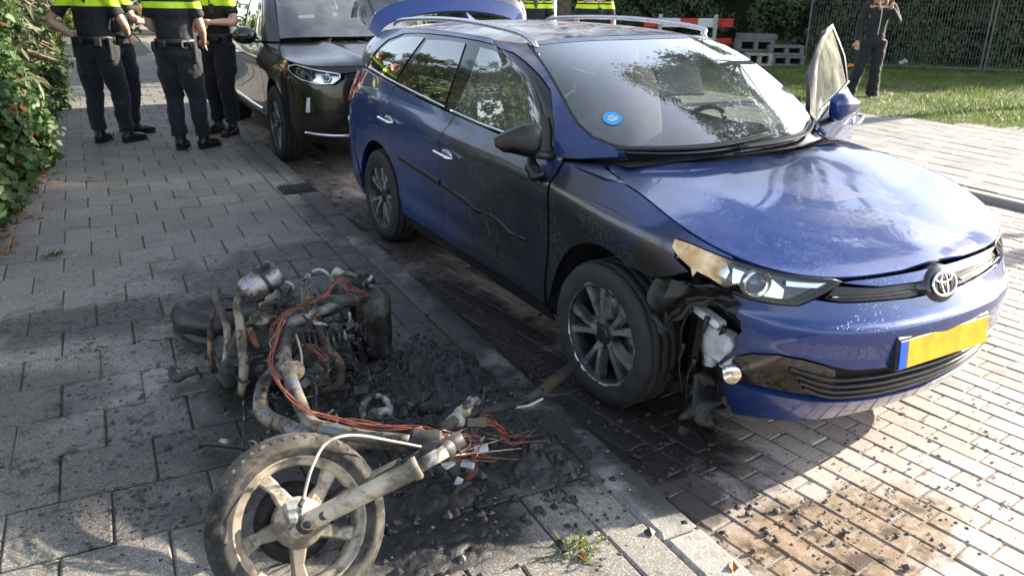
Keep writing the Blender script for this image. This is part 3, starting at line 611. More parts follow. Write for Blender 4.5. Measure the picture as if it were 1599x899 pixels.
        rr = [(1.07, 5.38), (1.0, 5.55), (.93, 5.65), (.88, 5.66), (.86, 5.3), (.87, 4.9), (.93, 4.95), (1.0, 4.95), (1.06, 5.05)]
        panel('turn_lamp_reflector', P, rr, M_REFL if s > 0 else M_REFL, hl, s, lift=-.03, d=.025)
        if s < 0:
            k = NT('heat_yellowed_lens'); c = k.coord(); n = k.noise(c, 14, 6, .65); x, y, z = k.sep(c)
            k.set(k.mix(k.ramp(n, .35, .65), (.58, .33, .12), (.85, .66, .42)), .35); k.bump(n, .5, .006); k.bump(k.vor(c, 60), .3, .002); al = k.ramp(k.math('ADD', y, k.math('MULTIPLY', n, .10)), -.56, -.50); tr = k.new('BsdfTransparent'); mx = k.new('MixShader'); k.L(al, mx.inputs[0]); k.L(tr.outputs[0], mx.inputs[1]); k.L(k.b.outputs[0], mx.inputs[2]); k.L(mx.outputs[0], k.out.inputs[0])
            yl = [(1.095, 5.44), (1.02, 5.62), (.92, 5.74), (.84, 5.80), (.78, 5.78), (.76, 5.2), (.77, 4.70), (.83, 4.62), (.85, 4.62), (.92, 4.74), (.97, 4.74), (.985, 4.45), (1.0, 4.75), (1.06, 4.90), (1.095, 5.1)]
            panel('scorched_lens_cover', P, yl, k.m, hl, s, lift=.003, d=.02, rim=.006, label='headlamp end scorched to a blistered yellow')
    # bumper upper and lip
    burnt = [(.845, 4.55), (.80, 4.25), (.845, 3.9), (.80, 3.6), (.79, 3.2), (.815, 2.9), (.80, 2.65), (.835, 2.35), (.862, 2.02)]
    upperT = [(0, 4.62), (.16, 4.58), (.47, 4.85), (.565, 5.02), (.615, 4.70), (.69, 4.62), (.77, 4.55)]
    upperB = [(.84, 2.05), (.80, 2.40), (.748, 2.58), (.66, 2.62), (.58, 2.52), (.50, 2.34), (.42, 2.18), (.30, 2.12), (0, 2.05)]
    nc = 0
    leftend = [(.85, 4.58), (.93, 4.70), (1.0, 4.72), (1.01, 4.5), (1.05, 4.0), (1.10, 3.4), (1.12, 2.9), (1.09, 2.4), (1.05, 1.6), (1.0, .6), (.98, .1)]
    upR = upperT+burnt+upperB; mirror = lambda L: [(-u, t) for u, t in L[::-1]]
    full = [(-u, t) for u, t in (upperT+leftend[:3]+leftend[3:8]+[(.93, 2.0)]+upperB)[::-1]]
    # one bumper skin across the nose: near side ends at the burnt edge, far side runs to the wheel arch
    U2 = Patch.__call__
    bump_poly = upperT[1:]+burnt+upperB[:-1]+[(0, 2.05)]
    class Wide:                              # the shell continued across the centre line (negative u is the far side)
        def __call__(s, u, t): u = np.asarray(u, float); p = P(np.abs(u), np.asarray(t, float)); p[:, 0] *= np.where(u < 0, -1, 1); return p
        normal = Patch.normal
    Wd = Wide(); Wd.T = P.T
    def wpanel(name, poly, m, par, **k):
        k.setdefault('sy', .13); S2 = Wd
        o = panel(name, S2, poly, m, par, -1, **k); return o
    far = lambda L: [(-u, t) for u, t in L]
    top_all = far(leftend[:3])[::-1]+far(upperT[1:])[::-1]+upperT[1:]
    bpoly = top_all+burnt+upperB[:-1]+far(upperB[:-1])[::-1]+far([(.93, 2.0), (1.05, 1.6), (1.09, 2.4), (1.12, 2.9), (1.10, 3.4), (1.05, 4.0), (1.01, 4.5)])
    wpanel_fix = lambda *a, **k: wpanel(*a, **k)
    def bumper_lines(p):
        x, z = np.abs(p[:, 0]), p[:, 2]; d = z-np.interp(x, [0, .3, .55, .75], [.585, .59, .605, .63]); e = z-np.interp(x, [0, .3, .55, .8], [.47, .475, .50, .53])
        return .010*np.where(d < 0, np.exp(-(d/.05)**2), np.exp(-(d/.014)**2))*np.interp(x, [.6, .8], [1, 0])-.006*np.exp(-(e/.035)**2)*np.interp(x, [.25, .35], [0, 1])
    bm_ = wpanel_fix('front_bumper', bpoly, M_BLUE, car, d=.022, rim=.02, bumpf=bumper_lines)
    lipT = [(.845, 1.52), (.75, 1.40), (.60, 1.27), (.43, 1.12), (.25, .95), (0, .85)]
    lip = [(.86, 1.3), (.82, .5), (.80, .05)]+[(u, .05) for u in np.linspace(.7, -.97, 24)]+[(-1.0, .6), (-1.03, 1.4)]+far(lipT[:-1])+lipT[::-1]
    wpanel_fix('bumper_lip', lip, M_BLUE, car, d=.028, rim=.03)
    # black intake behind, grille slats, fog lamps
    rec = upperB[:-1]+[(0, 2.05)]+far(upperB[:-1])[::-1]+far(lipT[:-1])+lipT[::-1]
    wpanel_fix('lower_intake', rec, M_BLACK, car, d=.03, lift=-.05, gap=-.03)
    sidepc = [(.84, 2.0), (.80, 2.34), (.748, 2.52), (.66, 2.56), (.58, 2.46), (.50, 2.28), (.46, 2.15), (.44, 1.6), (.46, 1.22), (.60, 1.34), (.75, 1.46), (.83, 1.56)]
    for s in (-1, 1):
        panel('fog_lamp_surround', P, sidepc, M_PIANO, car, s, lift=-.018, d=.025)
        c0 = P(np.array([.80]), np.array([1.78]))[0]*[s, 1, 1]; n0 = np.array((s*.45, -.85, 0.05)); fl = MB(); Mx = frame(c0-n0*.012, n0); fl.lathe([(.037, -.01), (.036, .008), (.031, .010), (.016, .013), (.0005, .014)], 24, Mx); fl.build('fog_lamp', M_REFL, car, True)
    for i, tt in enumerate((1.98, 1.72, 1.46, 1.20)):
        ce = .78-.05*i; pth = [(u, tt-.12-(.36-.0)*max(0, 1-abs(u)/.44)*.0) for u in (.50, .44)]
        pth = [(.62-.02*i, 1.95-.20*i+.25), (.50, 1.93-.19*i), (.44, 1.84-.21*i), (.25, 1.80-.25*i), (0, 1.78-.27*i), (-.25, 1.80-.25*i), (-.44, 1.84-.21*i), (-.50, 1.93-.19*i), (-.62+.02*i, 1.95-.20*i+.25)]
        strip_on(Wd_p(Wd), pth, .013, .016, sgn=-1, lift=-.022).build('grille_slat', M_BLACK, car, True)
    # upper grille
    ug = [(.47, 5.66), (.30, 5.40), (.12, 5.30), (-.12, 5.30), (-.30, 5.40), (-.47, 5.66), (-.52, 5.05), (-.46, 4.88), (-.16, 4.60), (.16, 4.60), (.46, 4.88), (.52, 5.05)]
    wpanel_fix('upper_grille', ug, M_BLACK, car, d=.03, lift=-.02)
    wing = [(.475, 5.80), (.40, 5.86), (.12, 5.86), (.0, 5.88), (-.12, 5.86), (-.40, 5.86), (-.475, 5.80), (-.30, 5.42), (-.12, 5.32), (.12, 5.32), (.30, 5.42)]
    wpanel_fix('grille_wing', wing, M_BLUE, car, d=.025, rim=.02)
    strip_on(Wd_p(Wd), [(.50, 5.12), (.30, 4.98), (.13, 4.90)], .010, .012, sgn=-1, lift=-.012).build('grille_slat', M_PIANO, car, True)
    strip_on(Wd_p(Wd), [(-.50, 5.12), (-.30, 4.98), (-.13, 4.90)], .010, .012, sgn=-1, lift=-.012).build('grille_slat', M_PIANO, car, True)
    em = P(np.array([0.]), np.array([4.98]))[0]; nz = np.array((0, -.93, .36)); Mx = frame(em+nz*.012, nz, (1, 0, 0))
    bs = MB(); bs.lathe([(.001, -.004), (.072, -.004), (.082, -.012), (.095, -.035)], 32, Mx @ np.diag([1.12, .86, 1, 1])); bs.build('badge_surround', M_PIANO, car, True)
    e = MB()
    def ell(a, b, cx, cy, r):
        pts = [np.array((cx+a*math.cos(t), cy+b*math.sin(t), .004)) for t in np.linspace(0, 2*math.pi, 33)]
        e.tube([Mx[:3, :3] @ p+Mx[:3, 3] for p in pts], r, 6, cap=False)
    ell(.066, .044, 0, 0, .0055); ell(.017, .040, 0, -.001, .0045); ell(.045, .017, 0, .022, .0045)
    e.build('maker_badge', M_CHROME, car, True)
    # number plate
    pc = np.array((0, -.962, .492)); Rp = rot('X', math.radians(-6))
    pl = MB(); pl.box(pc+np.array((0, .02, 0)), (.535, .035, .128), Rp, .006); po = pl.build('number_plate_holder', M_BLACK, car)
    yl = plain('plate_yellow', (.80, .46, .02), .35, var=.05, bump=0); yb = MB(); yb.box(pc+np.array((.020, -.001, 0)), (.474, .006, .108), Rp, .002); plate = yb.build('number_plate', yl, car)
    bl = MB(); bl.box(pc+np.array((-.239, -.001, 0)), (.042, .006, .108), Rp, .002); bl.build('plate_country_band', plain('plate_blue', (.02, .10, .55), .35, var=.05, bump=0), plate)
    smear = NT('plate_smear'); cc = smear.coord(); nn = smear.noise(smear.mapping(cc, (4, 1, 4), rot=(0, .5, 0)), 3.2, 1); smear.set(smear.mix(smear.ramp(nn, .42, .68), (.80, .46, .02), (.62, .345, .02)), .4)
    plate.data.materials[0] = smear.m
    tx = bpy.data.curves.new('NL', 'FONT'); tx.body = 'NL'; tx.size = .022; tx.extrude = .0005; tx.align_x = 'CENTER'; to = bpy.data.objects.new('country_letters', tx)
    dg = bpy.context.evaluated_depsgraph_get; link(to); bpy.context.view_layer.update(); me = bpy.data.meshes.new_from_object(to.evaluated_get(dg())); bpy.data.objects.remove(to)
    to = bpy.data.objects.new('country_letters', me); me.materials.append(M_WHITEP); link(to, plate); to.matrix_local = Matrix.Translation(Vector(pc)+Vector((-.239, -.0055, -.042))) @ Matrix.Rotation(math.radians(84), 4, 'X')
    # mirrors
    def mirror_obj(s, m, burnt=False):
        b = MB(); c = np.array((s*.965, .54, 1.05) if s < 0 else (1.0, .42, 1.10))
        R = rot('Z', s*.12); b.box(c, (.22, .12, .155), R, .035)
        o_v = []
        for p in b.v:
            q = np.array(p)-c; k = 1-.60*max(0, (s*q[0]+.06)/.17); o_v.append(tuple(c+q*[1, k*(1.0 if q[1] > 0 else .9), k]))
        b.v = o_v; bm = bmesh.new(); me = bpy.data.meshes.new('door_mirror'); me.from_pydata(b.v, [], b.f); bm.from_mesh(me); bmesh.ops.subdivide_edges(bm, edges=bm.edges[:], cuts=2, use_grid_fill=True)
        for _ in range(2): bmesh.ops.smooth_vert(bm, verts=bm.verts[:], factor=.3, use_axis_x=True, use_axis_y=True, use_axis_z=True)
        bm.to_mesh(me); bm.free(); mb = MB(); mb.add([v.co for v in me.vertices], [tuple(p.vertices) for p in me.polygons]); bpy.data.meshes.remove(me)
        if burnt: mb.jitter(.010, 22, 5)
        o = mb.build('door_mirror', m, car, True)
        a = MB(); a.tube([(s*.80, .50, .975), (s*.87, .52, .985), tuple(c+np.array((-s*.04, .01, -.055)))], [.035, .03, .03], 8, flat=.6); a.build('mirror_arm', M_BLACK, o, True)
        g = MB(); g.box(c+np.array((-s*.02, .040, 0)), (.13, .004, .075), R, .002); g.build('mirror_glass', M_CHROME, o)
        return o
    mo = mirror_obj(-1, M_CHAR, True); mo['label'] = 'melted black door mirror'; mirror_obj(1, M_BLUE2)
    tri = MB(); tri.add([(-.806, .44, .975), (-.806, .60, .985), (-.77, .60, 1.13), (-.80, .50, .985)], [(0, 1, 2)]); 
    rg = MB(); rg.tube(crom([(-.875, .56, .97), (-.895, .52, .925), (-.90, .47, .905), (-.895, .43, .92)], 4), [.02, .035, .03, .012], 7).jitter(.012, 20, 8); rg.build('melted_mirror_trim', M_CHAR, car, True)
    # windscreen sticker
    q = (np.array([Q.k[2]-.12]), np.array([.75])); c0 = Q(*q)[0]*[-1, 1, 1]; n0 = Q.normal(*q)[0]; n0 = n0*np.sign(n0[2])*[-1, 1, 1]
    st = MB(); st.lathe([(.0005, .003), (.042, .003)], 28, frame(c0, n0)); st.build('round_parking_sticker', plain('sticker_blue', (.05, .32, .66), .4, var=.05, bump=0), car)
    st = MB(); Mx = frame(c0, n0, (1, 0, 0)); [st.box((Mx[:3, :3] @ np.array((0, dy, .0045))+Mx[:3, 3]), (wd, .006, .0008), Mx[:3, :3]) for dy, wd in ((.012, .03), (-.003, .05), (-.014, .04))]; st.build('sticker_print', M_WHITEP, car)
    # burnt corner
    ch = MB()
    nx, ny = 20, 10; pts = []
    for i in range(nx):
        for j in range(ny):
            a, b = i/(nx-1), j/(ny-1); y = -.29-.36*a; z = .675+.05*a-(.16+.08*math.sin(a*7))*b*(1-.3*a); x = -.842+.14*max(0, a-.25)+.02*math.sin(b*9+a*5)
            p = Vector((x, y, z)); p += mnoise.noise_vector(p*16)*.030+mnoise.noise_vector(p*45)*.008; pts.append(p)
    ch.add(pts, [(i*ny+j, i*ny+j+1, (i+1)*ny+j+1, (i+1)*ny+j) for i in range(nx-1) for j in range(ny-1)]); ch.build('crumpled_bumper_remnant', M_CHAR, car, True, label='crumpled charred bumper skin above the bare wheel corner')
    hang = MB()
    for i in range(nx):
        pass
    pts = []
    for i in range(14):
        for j in range(12):
            a, b = i/13, j/11; y = -.47-.15*a; x = -.79+.06*a+.03*math.sin(b*6+a*3); z = .28-.20*b+.05*math.sin(a*5); p = Vector((x-.03*b, y+.06*b*(a-.5), z)); p += mnoise.noise_vector(p*14)*.04+mnoise.noise_vector(p*40)*.012; p.z = max(p.z, .006); pts.append(p)
    hang.add(pts, [(i*12+j, i*12+j+1, (i+1)*12+j+1, (i+1)*12+j) for i in range(13) for j in range(11)]); hang.build('hanging_wheel_arch_lining', M_CHAR, car, True)
    w1 = MB(); w1.box((-.735, -.49, .565), (.06, .17, .03), rot('X', .15), .012); w1.build('washer_tank_neck', M_WHITEP, car)
    w2 = MB(); w2.box((-.725, -.57, .475), (.09, .15, .12), rot('X', .05), .02); w2.lathe([(.026, -.03), (.028, 0), (.02, .02)], 14, frame((-.74, -.535, .415), (0, 0, 1))); w2.lathe([(.026, -.02), (.028, 0), (.02, .02)], 14, frame((-.72, -.60, .42), (0, 0, 1))); w2.build('washer_fluid_tank', plain('washer_tank_plastic', (.36, .38, .38), .4, var=.3, sc=14), car, False)
    for (y0, z0, y1, z1, x0) in ((-.47, .60, -.45, .40, -.80), (-.53, .58, -.55, .36, -.77), (-.60, .56, -.585, .43, -.745), (-.44, .44, -.47, .22, -.79), (-.50, .40, -.49, .16, -.78), (-.39, .62, -.41, .47, -.83), (-.63, .40, -.60, .28, -.74)):
        g_ = MB(); g_.tube(crom([(x0, y0, z0), (x0-.012, (y0+y1)/2+.015, (z0*.6+z1*.4)), (x0-.004, y1, z1)], 5), [.011, .005, .002], 6).jitter(.006, 30, int(z0*50)); g_.build('melted_strand', M_CHAR, car, True)
    inn = MB(); inn.box((-.50, -.45, .45), (.30, .30, .50)); inn.tube([(-.72, -.30, .25), (-.72, -.62, .27)], .02, 6); inn.tube([(-.66, -.36, .2), (-.64, -.40, .65)], .03, 6); inn.jitter(.02, 6).build('inner_wing_structure', M_CHAR, car)
    # liners
    for s in (-1, 1):
        lin = [(P.k[7]-.2, .1)]+[tuple(q) for q in sd([(.40, .30)]+arc(0, .318, .40, 8, 90, 8)[::1]+[(0, .74)])]+[(P.k[6], 5.6)]+[(u, 5.85) for u in np.linspace(P.k[7], P.k[13], 14)]+[(P.k[13], .1), (P.k[12]+.02, .1)]+[tuple(q) for q in sd(arc(2.6, .318, .385, 0, 180, 14))]+[(P.k[10]-.05, .1)]
        panel('body_liner', P, lin, M_LINER, car, s, lift=-.035, gap=.01, d=.06, rim=0)
    panel('body_liner', Wd, [(.74, .3), (.74, 5.6), (-1.0, 5.6), (-1.05, .3)], M_LINER, car, -1, lift=-.085, gap=.0, d=.06, rim=0, sy=.13)
    for y in (0, 2.6):
        for s in (-1, 1):
            a = MB(); n = 18; v = []; 
            for i in range(n+1):
                t = math.radians(-5+190*i/n)
                for x in (.50, .86): v.append((s*x, y+.40*math.cos(t), .318+.40*math.sin(t)))
            fcs = [(2*i, 2*i+1, 2*i+3, 2*i+2) for i in range(n)]
            if y == 0 and s < 0: fcs = fcs[:11]
            a.add(v, fcs); a.add([(s*.50, y-.4, .1), (s*.50, y+.4, .1), (s*.50, y+.4, .72), (s*.50, y-.4, .72)], [(0, 1, 2, 3)]); a.build('wheel_arch_lining', M_LINER, car)
    un = MB(); un.box((0, 1.5, .17), (1.4, 3.6, .04)); un.box((0, -.30, .5), (.9, .8, .45)); un.build('underbody', M_LINER, car)
    # wheels
    D = wheel_parts(); DB = wheel_parts(burnt=True)
    put_wheel(car, DB, (-.775, 0, .314), -1, .07, .3)['label'] = 'front wheel with heat-damaged tyre'
    put_wheel(car, D, (-.775, 2.6, .314), -1, 0, .9); put_wheel(car, D, (.775, 0, .314), 1, .07, .2); put_wheel(car, D, (.775, 2.6, .314), 1, 0, .5)
    interior(car)
    pap = MB(); pap.box((.30, .98, 1.22), (.34, .02, .20), rot('X', -.5) @ rot('Z', .1), .005); pap.build('white_sun_card', M_WHITEP, car)
    hr = MB(); hr.box((-.36, 1.66, 1.17), (.05, .05, .30), rot('X', -.2), .02); hr.build('belt_pillar_cover', M_SEATB, car, True)
    # raised tailgate
    a = math.radians(92); hy, hz = 3.17, 1.39
    def flip(o):
        for v in o.data.vertices:
            y, z = v.co.y-hy, v.co.z-hz; v.co.y = hy+y*math.cos(a)-z*math.sin(a); v.co.z = hz+y*math.sin(a)+z*math.cos(a)
        o.data.update(); return o
    class WideQ:
        def __call__(s, u, t): u = np.asarray(u, float); k = Q.U-np.abs(u); p = Q(k, np.asarray(t, float)); p[:, 0] *= np.where(u < 0, -1, 1); return p
        normal = Patch.normal
    WQ = WideQ(); g = Q.U-Q.k[10]-.10
    tg = flip(panel('tailgate', WQ, [(-g, 2.3), (g, 2.3), (g-.05, 2.98), (-g+.05, 2.98)], M_BLUE2, car, 1, sy=.16, lift=.01, rim=.03))
    flip(panel('rear_window', WQ, [(-g, .3), (g, .3), (g, 2.28), (-g, 2.28)], M_GLASSD, tg, 1, sy=.16))
    class WideR:
        def __call__(s, u, t): u = np.asarray(u, float); k = P.U-np.abs(u); p = P(k, np.asarray(t, float)); p[:, 0] *= np.where(u < 0, -1, 1); return p
        normal = Patch.normal
    flip(panel('tailgate_lower_panel', WideR(), [(-.6, 4.4), (.6, 4.4), (.66, 5.95), (-.66, 5.95)], M_BLUE2, tg, 1, sy=.13))
    for s in (-1, 1): MB().tube([(s*.56, 3.22, 1.28), (s*.54, 3.62, 1.62)], .011, 8).build('gas_strut', M_BLACK, tg)
    return car, P, Q, roof, hood
def Wd_p(Wd):
    # adapter so strip_on treats the mirrored shell like a patch
    class A(Patch):
        def __init__(s): pass
        def __call__(s, u, t): return Wd(u, t)
    return A()
# ---------------------------------------------------------------- dark SUV and white hatchback (fewer panels, same method)
def suv_surfaces(W=1., low=0., kind='suv'):
    if kind == 'suv':
        M = [(0, -.92), (.32, -.90), (.60, -.83), (.77, -.70), (.87, -.52), (.915, -.32), (.935, 0), (.94, .45), (.942, 1.0), (.942, 1.7), (.942, 2.3), (.942, 2.77), (.93, 3.2), (.89, 3.5), (.76, 3.66), (.4, 3.71), (0, 3.72)]
        zt = [.965, .965, .965, .97, .985, 1.005, 1.05, 1.085, 1.10, 1.13, 1.165, 1.20, 1.23, 1.24, 1.22, 1.20, 1.19]
        zr = [.24, .35, .48, .64, .78, .89]; base = [(0, .14, 1.13), (.38, .18, 1.13), (.72, .34, 1.11), (.80, .42, 1.095), (.858, .50, 1.085), (.862, .80, 1.093), (.862, 1.3, 1.112), (.862, 1.75, 1.135), (.86, 2.3, 1.168), (.845, 2.8, 1.205), (.80, 3.2, 1.232), (.72, 3.46, 1.235), (.4, 3.56, 1.21), (0, 3.58, 1.20)]
        top = [(0, .98, 1.655), (.36, 1.0, 1.648), (.60, 1.07, 1.625), (.645, 1.14, 1.612), (.67, 1.22, 1.612), (.678, 1.36, 1.62), (.675, 1.6, 1.63), (.67, 1.9, 1.632), (.665, 2.3, 1.63), (.655, 2.75, 1.615), (.635, 3.05, 1.59), (.59, 3.2, 1.57), (.35, 3.28, 1.58), (0, 3.30, 1.585)]
        zc = [(.98, 1.655), (1.3, 1.68), (1.8, 1.69), (2.4, 1.685), (3.0, 1.64), (3.3, 1.585)]; hz = [(-.86, .965), (-.78, 1.0), (-.65, 1.03), (-.4, 1.06), (-.1, 1.09), (.2, 1.115), (.6, 1.13)]
    Z = [[z+(zt[i]-.965)*.25 for z in zr]+[zt[i]] for i in range(17)]
    I = [[.09, .03, 0, 0, .01, .03, .07]]*3+[[.08, .03, 0, 0, .005, .02, .05]]+[[.07, .02, 0, 0, .0, .012, .05]]*2+[[.06, .02, .012, .010, .0, .006, .10]]+[[.06, .02, .018, .016, .003, .0, .075]]*5+[[.06, .02, .004, 0, .002, .015, .09]]*5
    P = Patch(grid_from(M, Z, I)); bul = np.array([(0, 0, .03), (0, 0, .035), (.006, 0, .05), (.008, 0, .055), (.004, -.05, .05), (.018, -.05, .02), (.022, -.02, 0), (.022, 0, 0), (.022, 0, 0), (.022, .03, 0), (.02, .06, .01), (.015, .07, .01), (0, .06, 0), (0, .06, 0)])
    base, top = np.array(base), np.array(top); Q = Patch([base, base*.667+top*.333+bul*.9, base*.333+top*.667+bul, top])
    u = np.linspace(0, Q.U, 300); B = Q(u, np.full(300, Q.T)); B = B[np.argsort(B[:, 1])]; B[:, 0] = np.maximum(B[:, 0], 0); roof = Cap(B, zc, 2.4)
    u = np.linspace(0, P.k[7]+.08, 300); B = P(u, np.full(300, P.T)); B = B[np.argsort(B[:, 1])]; B[:, 0] = np.maximum(B[:, 0], 0); hood = Cap(B, hz, 2.3)
    return P, Q, roof, hood
def build_suv(loc, rz, body, label, R=.365, scale=None, glass=None):
    P, Q, roof, hood = suv_surfaces(); car = empty('parked_car', loc, rz, label, 'car', 'cars parked along the kerb'); gl = glass or M_GLASSD
    if scale: car.scale = scale
    SB = (P.k[4]-.05, P.k[13]); QB = (Q.k[3]-.1, Q.k[11]); ut = np.linspace(P.k[3], P.k[14], 300); tc = P(ut, np.full(300, P.T)); topz = lambda y: float(np.interp(y, tc[:, 1], tc[:, 2]))
    top = lambda y0, y1, n=8: [(y, topz(y)) for y in np.linspace(y0, y1, n)]; sd = lambda p: side_uv(P, p, SB); sq = lambda p: side_uv(Q, p, QB); za = .365; ra = .43
    dF = [(.50, .36), (.51, .6), (.49, .85), (.475, 1.0)]; dB = [(1.62, .98), (1.66, .8), (1.655, .55), (1.64, .36)]; dR = [(2.58, 1.05), (2.62, .90), (2.58, .80)]; aR = arc(2.774, za, ra+.03, 112, 180, 8)
    for s in (-1, 1):
        panel('front_fender', P, sd([(.488, .36)]+[(y-.012, z) for y, z in dF[1:]]+top(.47, -.44, 12)+[(-.45, .93), (-.47, .86), (-.46, .74), (-.40, .60)]+arc(0, za, ra, 148, 4, 16)), body, car, s, rim=.03, d=.045)
        fd = panel('front_door', P, sd(dF+top(.485, 1.60, 12)+dB), body, car, s, rim=.02, d=.05); rd = panel('rear_door', P, sd(dB[::-1]+top(1.605, 2.52, 10)+dR+aR+[(2.30, .36)]), body, car, s, rim=.02, d=.05)
        panel('rear_quarter_panel', P, sd([(2.58, .80), (2.62, .90), (2.58, 1.05)]+top(2.53, 3.35, 8)+[(3.30, 1.0), (3.34, .8), (3.28, .6), (3.2, .45)]+arc(2.774, za, ra, 8, 172, 16)+aR[::-1][1:-1]), body, car, s, rim=.02, d=.05)
        panel('sill', P, sd([(.46, .26), (.47, .35), (2.32, .35), (2.33, .26)]), M_BLACK, car, s, d=.06, lift=.004)
        strip_on(P, [tuple(q) for q in sd([(.6, .42), (1.2, .41), (2.2, .42)])], .035, .012, sgn=s).build('side_chrome_strip', M_CHROME, car, True)
        sur = [(.55, 1.10), (.66, 1.22), (.80, 1.36), (.95, 1.47), (1.1, 1.54), (1.3, 1.58), (1.6, 1.60), (2.3, 1.60), (2.7, 1.585), (2.95, 1.50), (3.12, 1.30), (3.1, 1.25), (2.6, 1.205), (2.0, 1.16), (1.3, 1.122)]
        panel('window_surround', Q, sq(sur), M_PIANO, car, s, lift=-.006, gap=0, d=.05)
        panel('front_side_window', Q, sq([(.70, 1.135), (.80, 1.30), (.95, 1.43), (1.12, 1.51), (1.35, 1.555), (1.60, 1.57), (1.62, 1.155), (1.2, 1.13)]), gl, fd, s, rim=.004, d=.05)
        panel('rear_side_window', Q, sq([(1.72, 1.16), (1.70, 1.575), (2.3, 1.57), (2.42, 1.21)]), gl, rd, s, rim=.004, d=.05); panel('quarter_window', Q, sq([(2.50, 1.22), (2.40, 1.565), (2.68, 1.55), (2.9, 1.46), (3.05, 1.27)]), gl, car, s, rim=.004, d=.05)
        ue = Q.k[2]+.03; band = [(ue, t) for t in np.linspace(0, 3, 10)]+[(u, 3.) for u in np.linspace(ue+.05, Q.k[11], 30)]+[(Q.k[11]-.02, 1.5), (Q.k[10]+.15, .02)]+[tuple(q) for q in sq([(3.13, 1.255), (3.135, 1.30), (2.96, 1.505), (2.71, 1.59), (2.3, 1.605), (1.6, 1.605), (1.3, 1.585), (1.1, 1.545), (.95, 1.475), (.79, 1.365), (.65, 1.225), (.54, 1.10)])]
        panel('pillar_band', Q, band, body, car, s, d=.035, gap=.001, rim=.01)
        strip_on(Q, [tuple(q) for q in sq([(.60, 1.106), (1.2, 1.122), (2.0, 1.165), (3.1, 1.25)])], .016, .004, sgn=s).build('belt_strip', M_CHROME, car, True)
        HL = side_hl = [(1.06, 5.55), (.96, 5.85), (.84, 5.80), (.70, 5.55), (.56, 5.30), (.50, 5.15), (.50, 4.75), (.56, 4.35), (.70, 4.30), (.85, 4.55), (.98, 4.95), (1.05, 5.25)]
        hl = panel('headlamp', P, HL, M_LENS, car, s, d=.03, rim=0); panel('lamp_housing', P, HL, M_REFL, hl, s, lift=-.05, gap=.008, d=.04, rim=0); strip_on(P, HL+[HL[0]], .014, .004, sgn=s, lift=-.003).build('lamp_bezel', M_CHROME, hl, True)
        for uu, tt, rr_ in ((.80, 5.05, .055), (.62, 4.80, .045)):
            c0 = P(np.array([uu]), np.array([tt]))[0]; n0 = P.normal(np.array([uu]), np.array([tt]))[0]; n0 = n0*np.sign(-n0[1]); c0 = (c0-n0*.03)*[s, 1, 1]; n0 = n0*[s, 1, 1]; q = MB(); q.lathe([(rr_, 0), (rr_*.95, .02), (rr_*.7, .012), (rr_*.6, .022), (.0005, .03)], 20, frame(c0, n0)); q.build('lamp_projector', M_ALLOYD if uu > .7 else M_CHROME, hl, True)
        panel('drl_strip', P, [(.82, 2.5), (.80, 3.35), (.765, 3.40), (.775, 2.5)], M_WHITEP, car, s, lift=.006, d=.03)
        strip_on(P, [(.86, 1.15), (.60, 1.05), (.30, 1.0)], .03, .012, sgn=s).build('bumper_chrome_strip', M_CHROME, car, True)
        panel('wing_top', hood, [(.835, 0), (.865, .20), (.866, .40), (.855, .48), (.815, .43), (.73, .345), (.78, .25), (.815, .12)], body, car, s, sy=1, d=.04)
        tl = side_uv(P, [(3.36, .95), (3.34, 1.18), (3.50, 1.2), (3.60, 1.0), (3.58, .9)], (P.k[11], P.k[14]+.05)); panel('tail_lamp', P, tl, M_RED, car, s, lift=.008, d=.05)
        for y, z, par in ((2.42, .98, rd), (1.50, .93, fd)):
            q = sd([(y, z)])[0]; c0 = P(q[:1], q[1:])[0]; h = MB(); h.tube(crom([c0+np.array(d) for d in ((.0, -.10, 0), (.03, -.085, 0), (.036, 0, 0), (.03, .085, 0), (0, .10, 0))], 4), [.011, .014, .014, .014, .011], 8); h.v = [(x*s, yy, zz) for x, yy, zz in h.v]; h.build('door_handle', M_CHROME, par, True)
        b = MB(); c = np.array((s*1.03, .66, 1.15)); b.ball(c, (.12, .07, .085), 14, 10, rot('Z', s*.2)); b.build('door_mirror', M_PIANO, car, True); a = MB(); a.tube([(s*.85, .60, 1.10), (s*.93, .63, 1.09), (s*1.0, .66, 1.10)], [.03, .026, .025], 8, flat=.6); a.build('mirror_arm', M_PIANO, car, True)
        rail = MB(); rail.tube(crom([(s*.63, 1.2, 1.63), (s*.63, 1.3, 1.70), (s*.62, 2.0, 1.725), (s*.61, 2.8, 1.69), (s*.605, 2.95, 1.63)], 6), .016, 8); rail.build('roof_rail', M_SILVER, car, True)
    hb = hood.B; yy = np.concatenate([np.linspace(-.855, -.6, 20), np.linspace(-.55, 0, 12)]); ee = [(float(np.interp(y, hb[:, 1], hb[:, 0]))-.006, y) for y in yy if np.interp(y, hb[:, 1], hb[:, 0]) > .03]; bon = ee+[(.81, .12), (.775, .25), (.72, .33), (.45, .22), (.2, .16)]
    cr = lambda p: .014*np.exp(-((np.abs(p[:, 0])-.34-.12*p[:, 1])/.06)**2)*np.clip((p[:, 1]+.9)/.3, 0, 1)
    panel('bonnet', hood, bon+[(-x, y) for x, y in bon[::-1]], body, car, 1, d=.04, sy=1, bumpf=cr)
    cw = [(.74, .35), (.45, .235), (0, .17), (-.45, .235), (-.74, .35), (-.79, .43), (-.45, .31), (0, .24), (.45, .31), (.79, .43)]; panel('cowl_panel', hood, cw, M_BLACK, car, 1, lift=-.01, sy=1, d=.06)
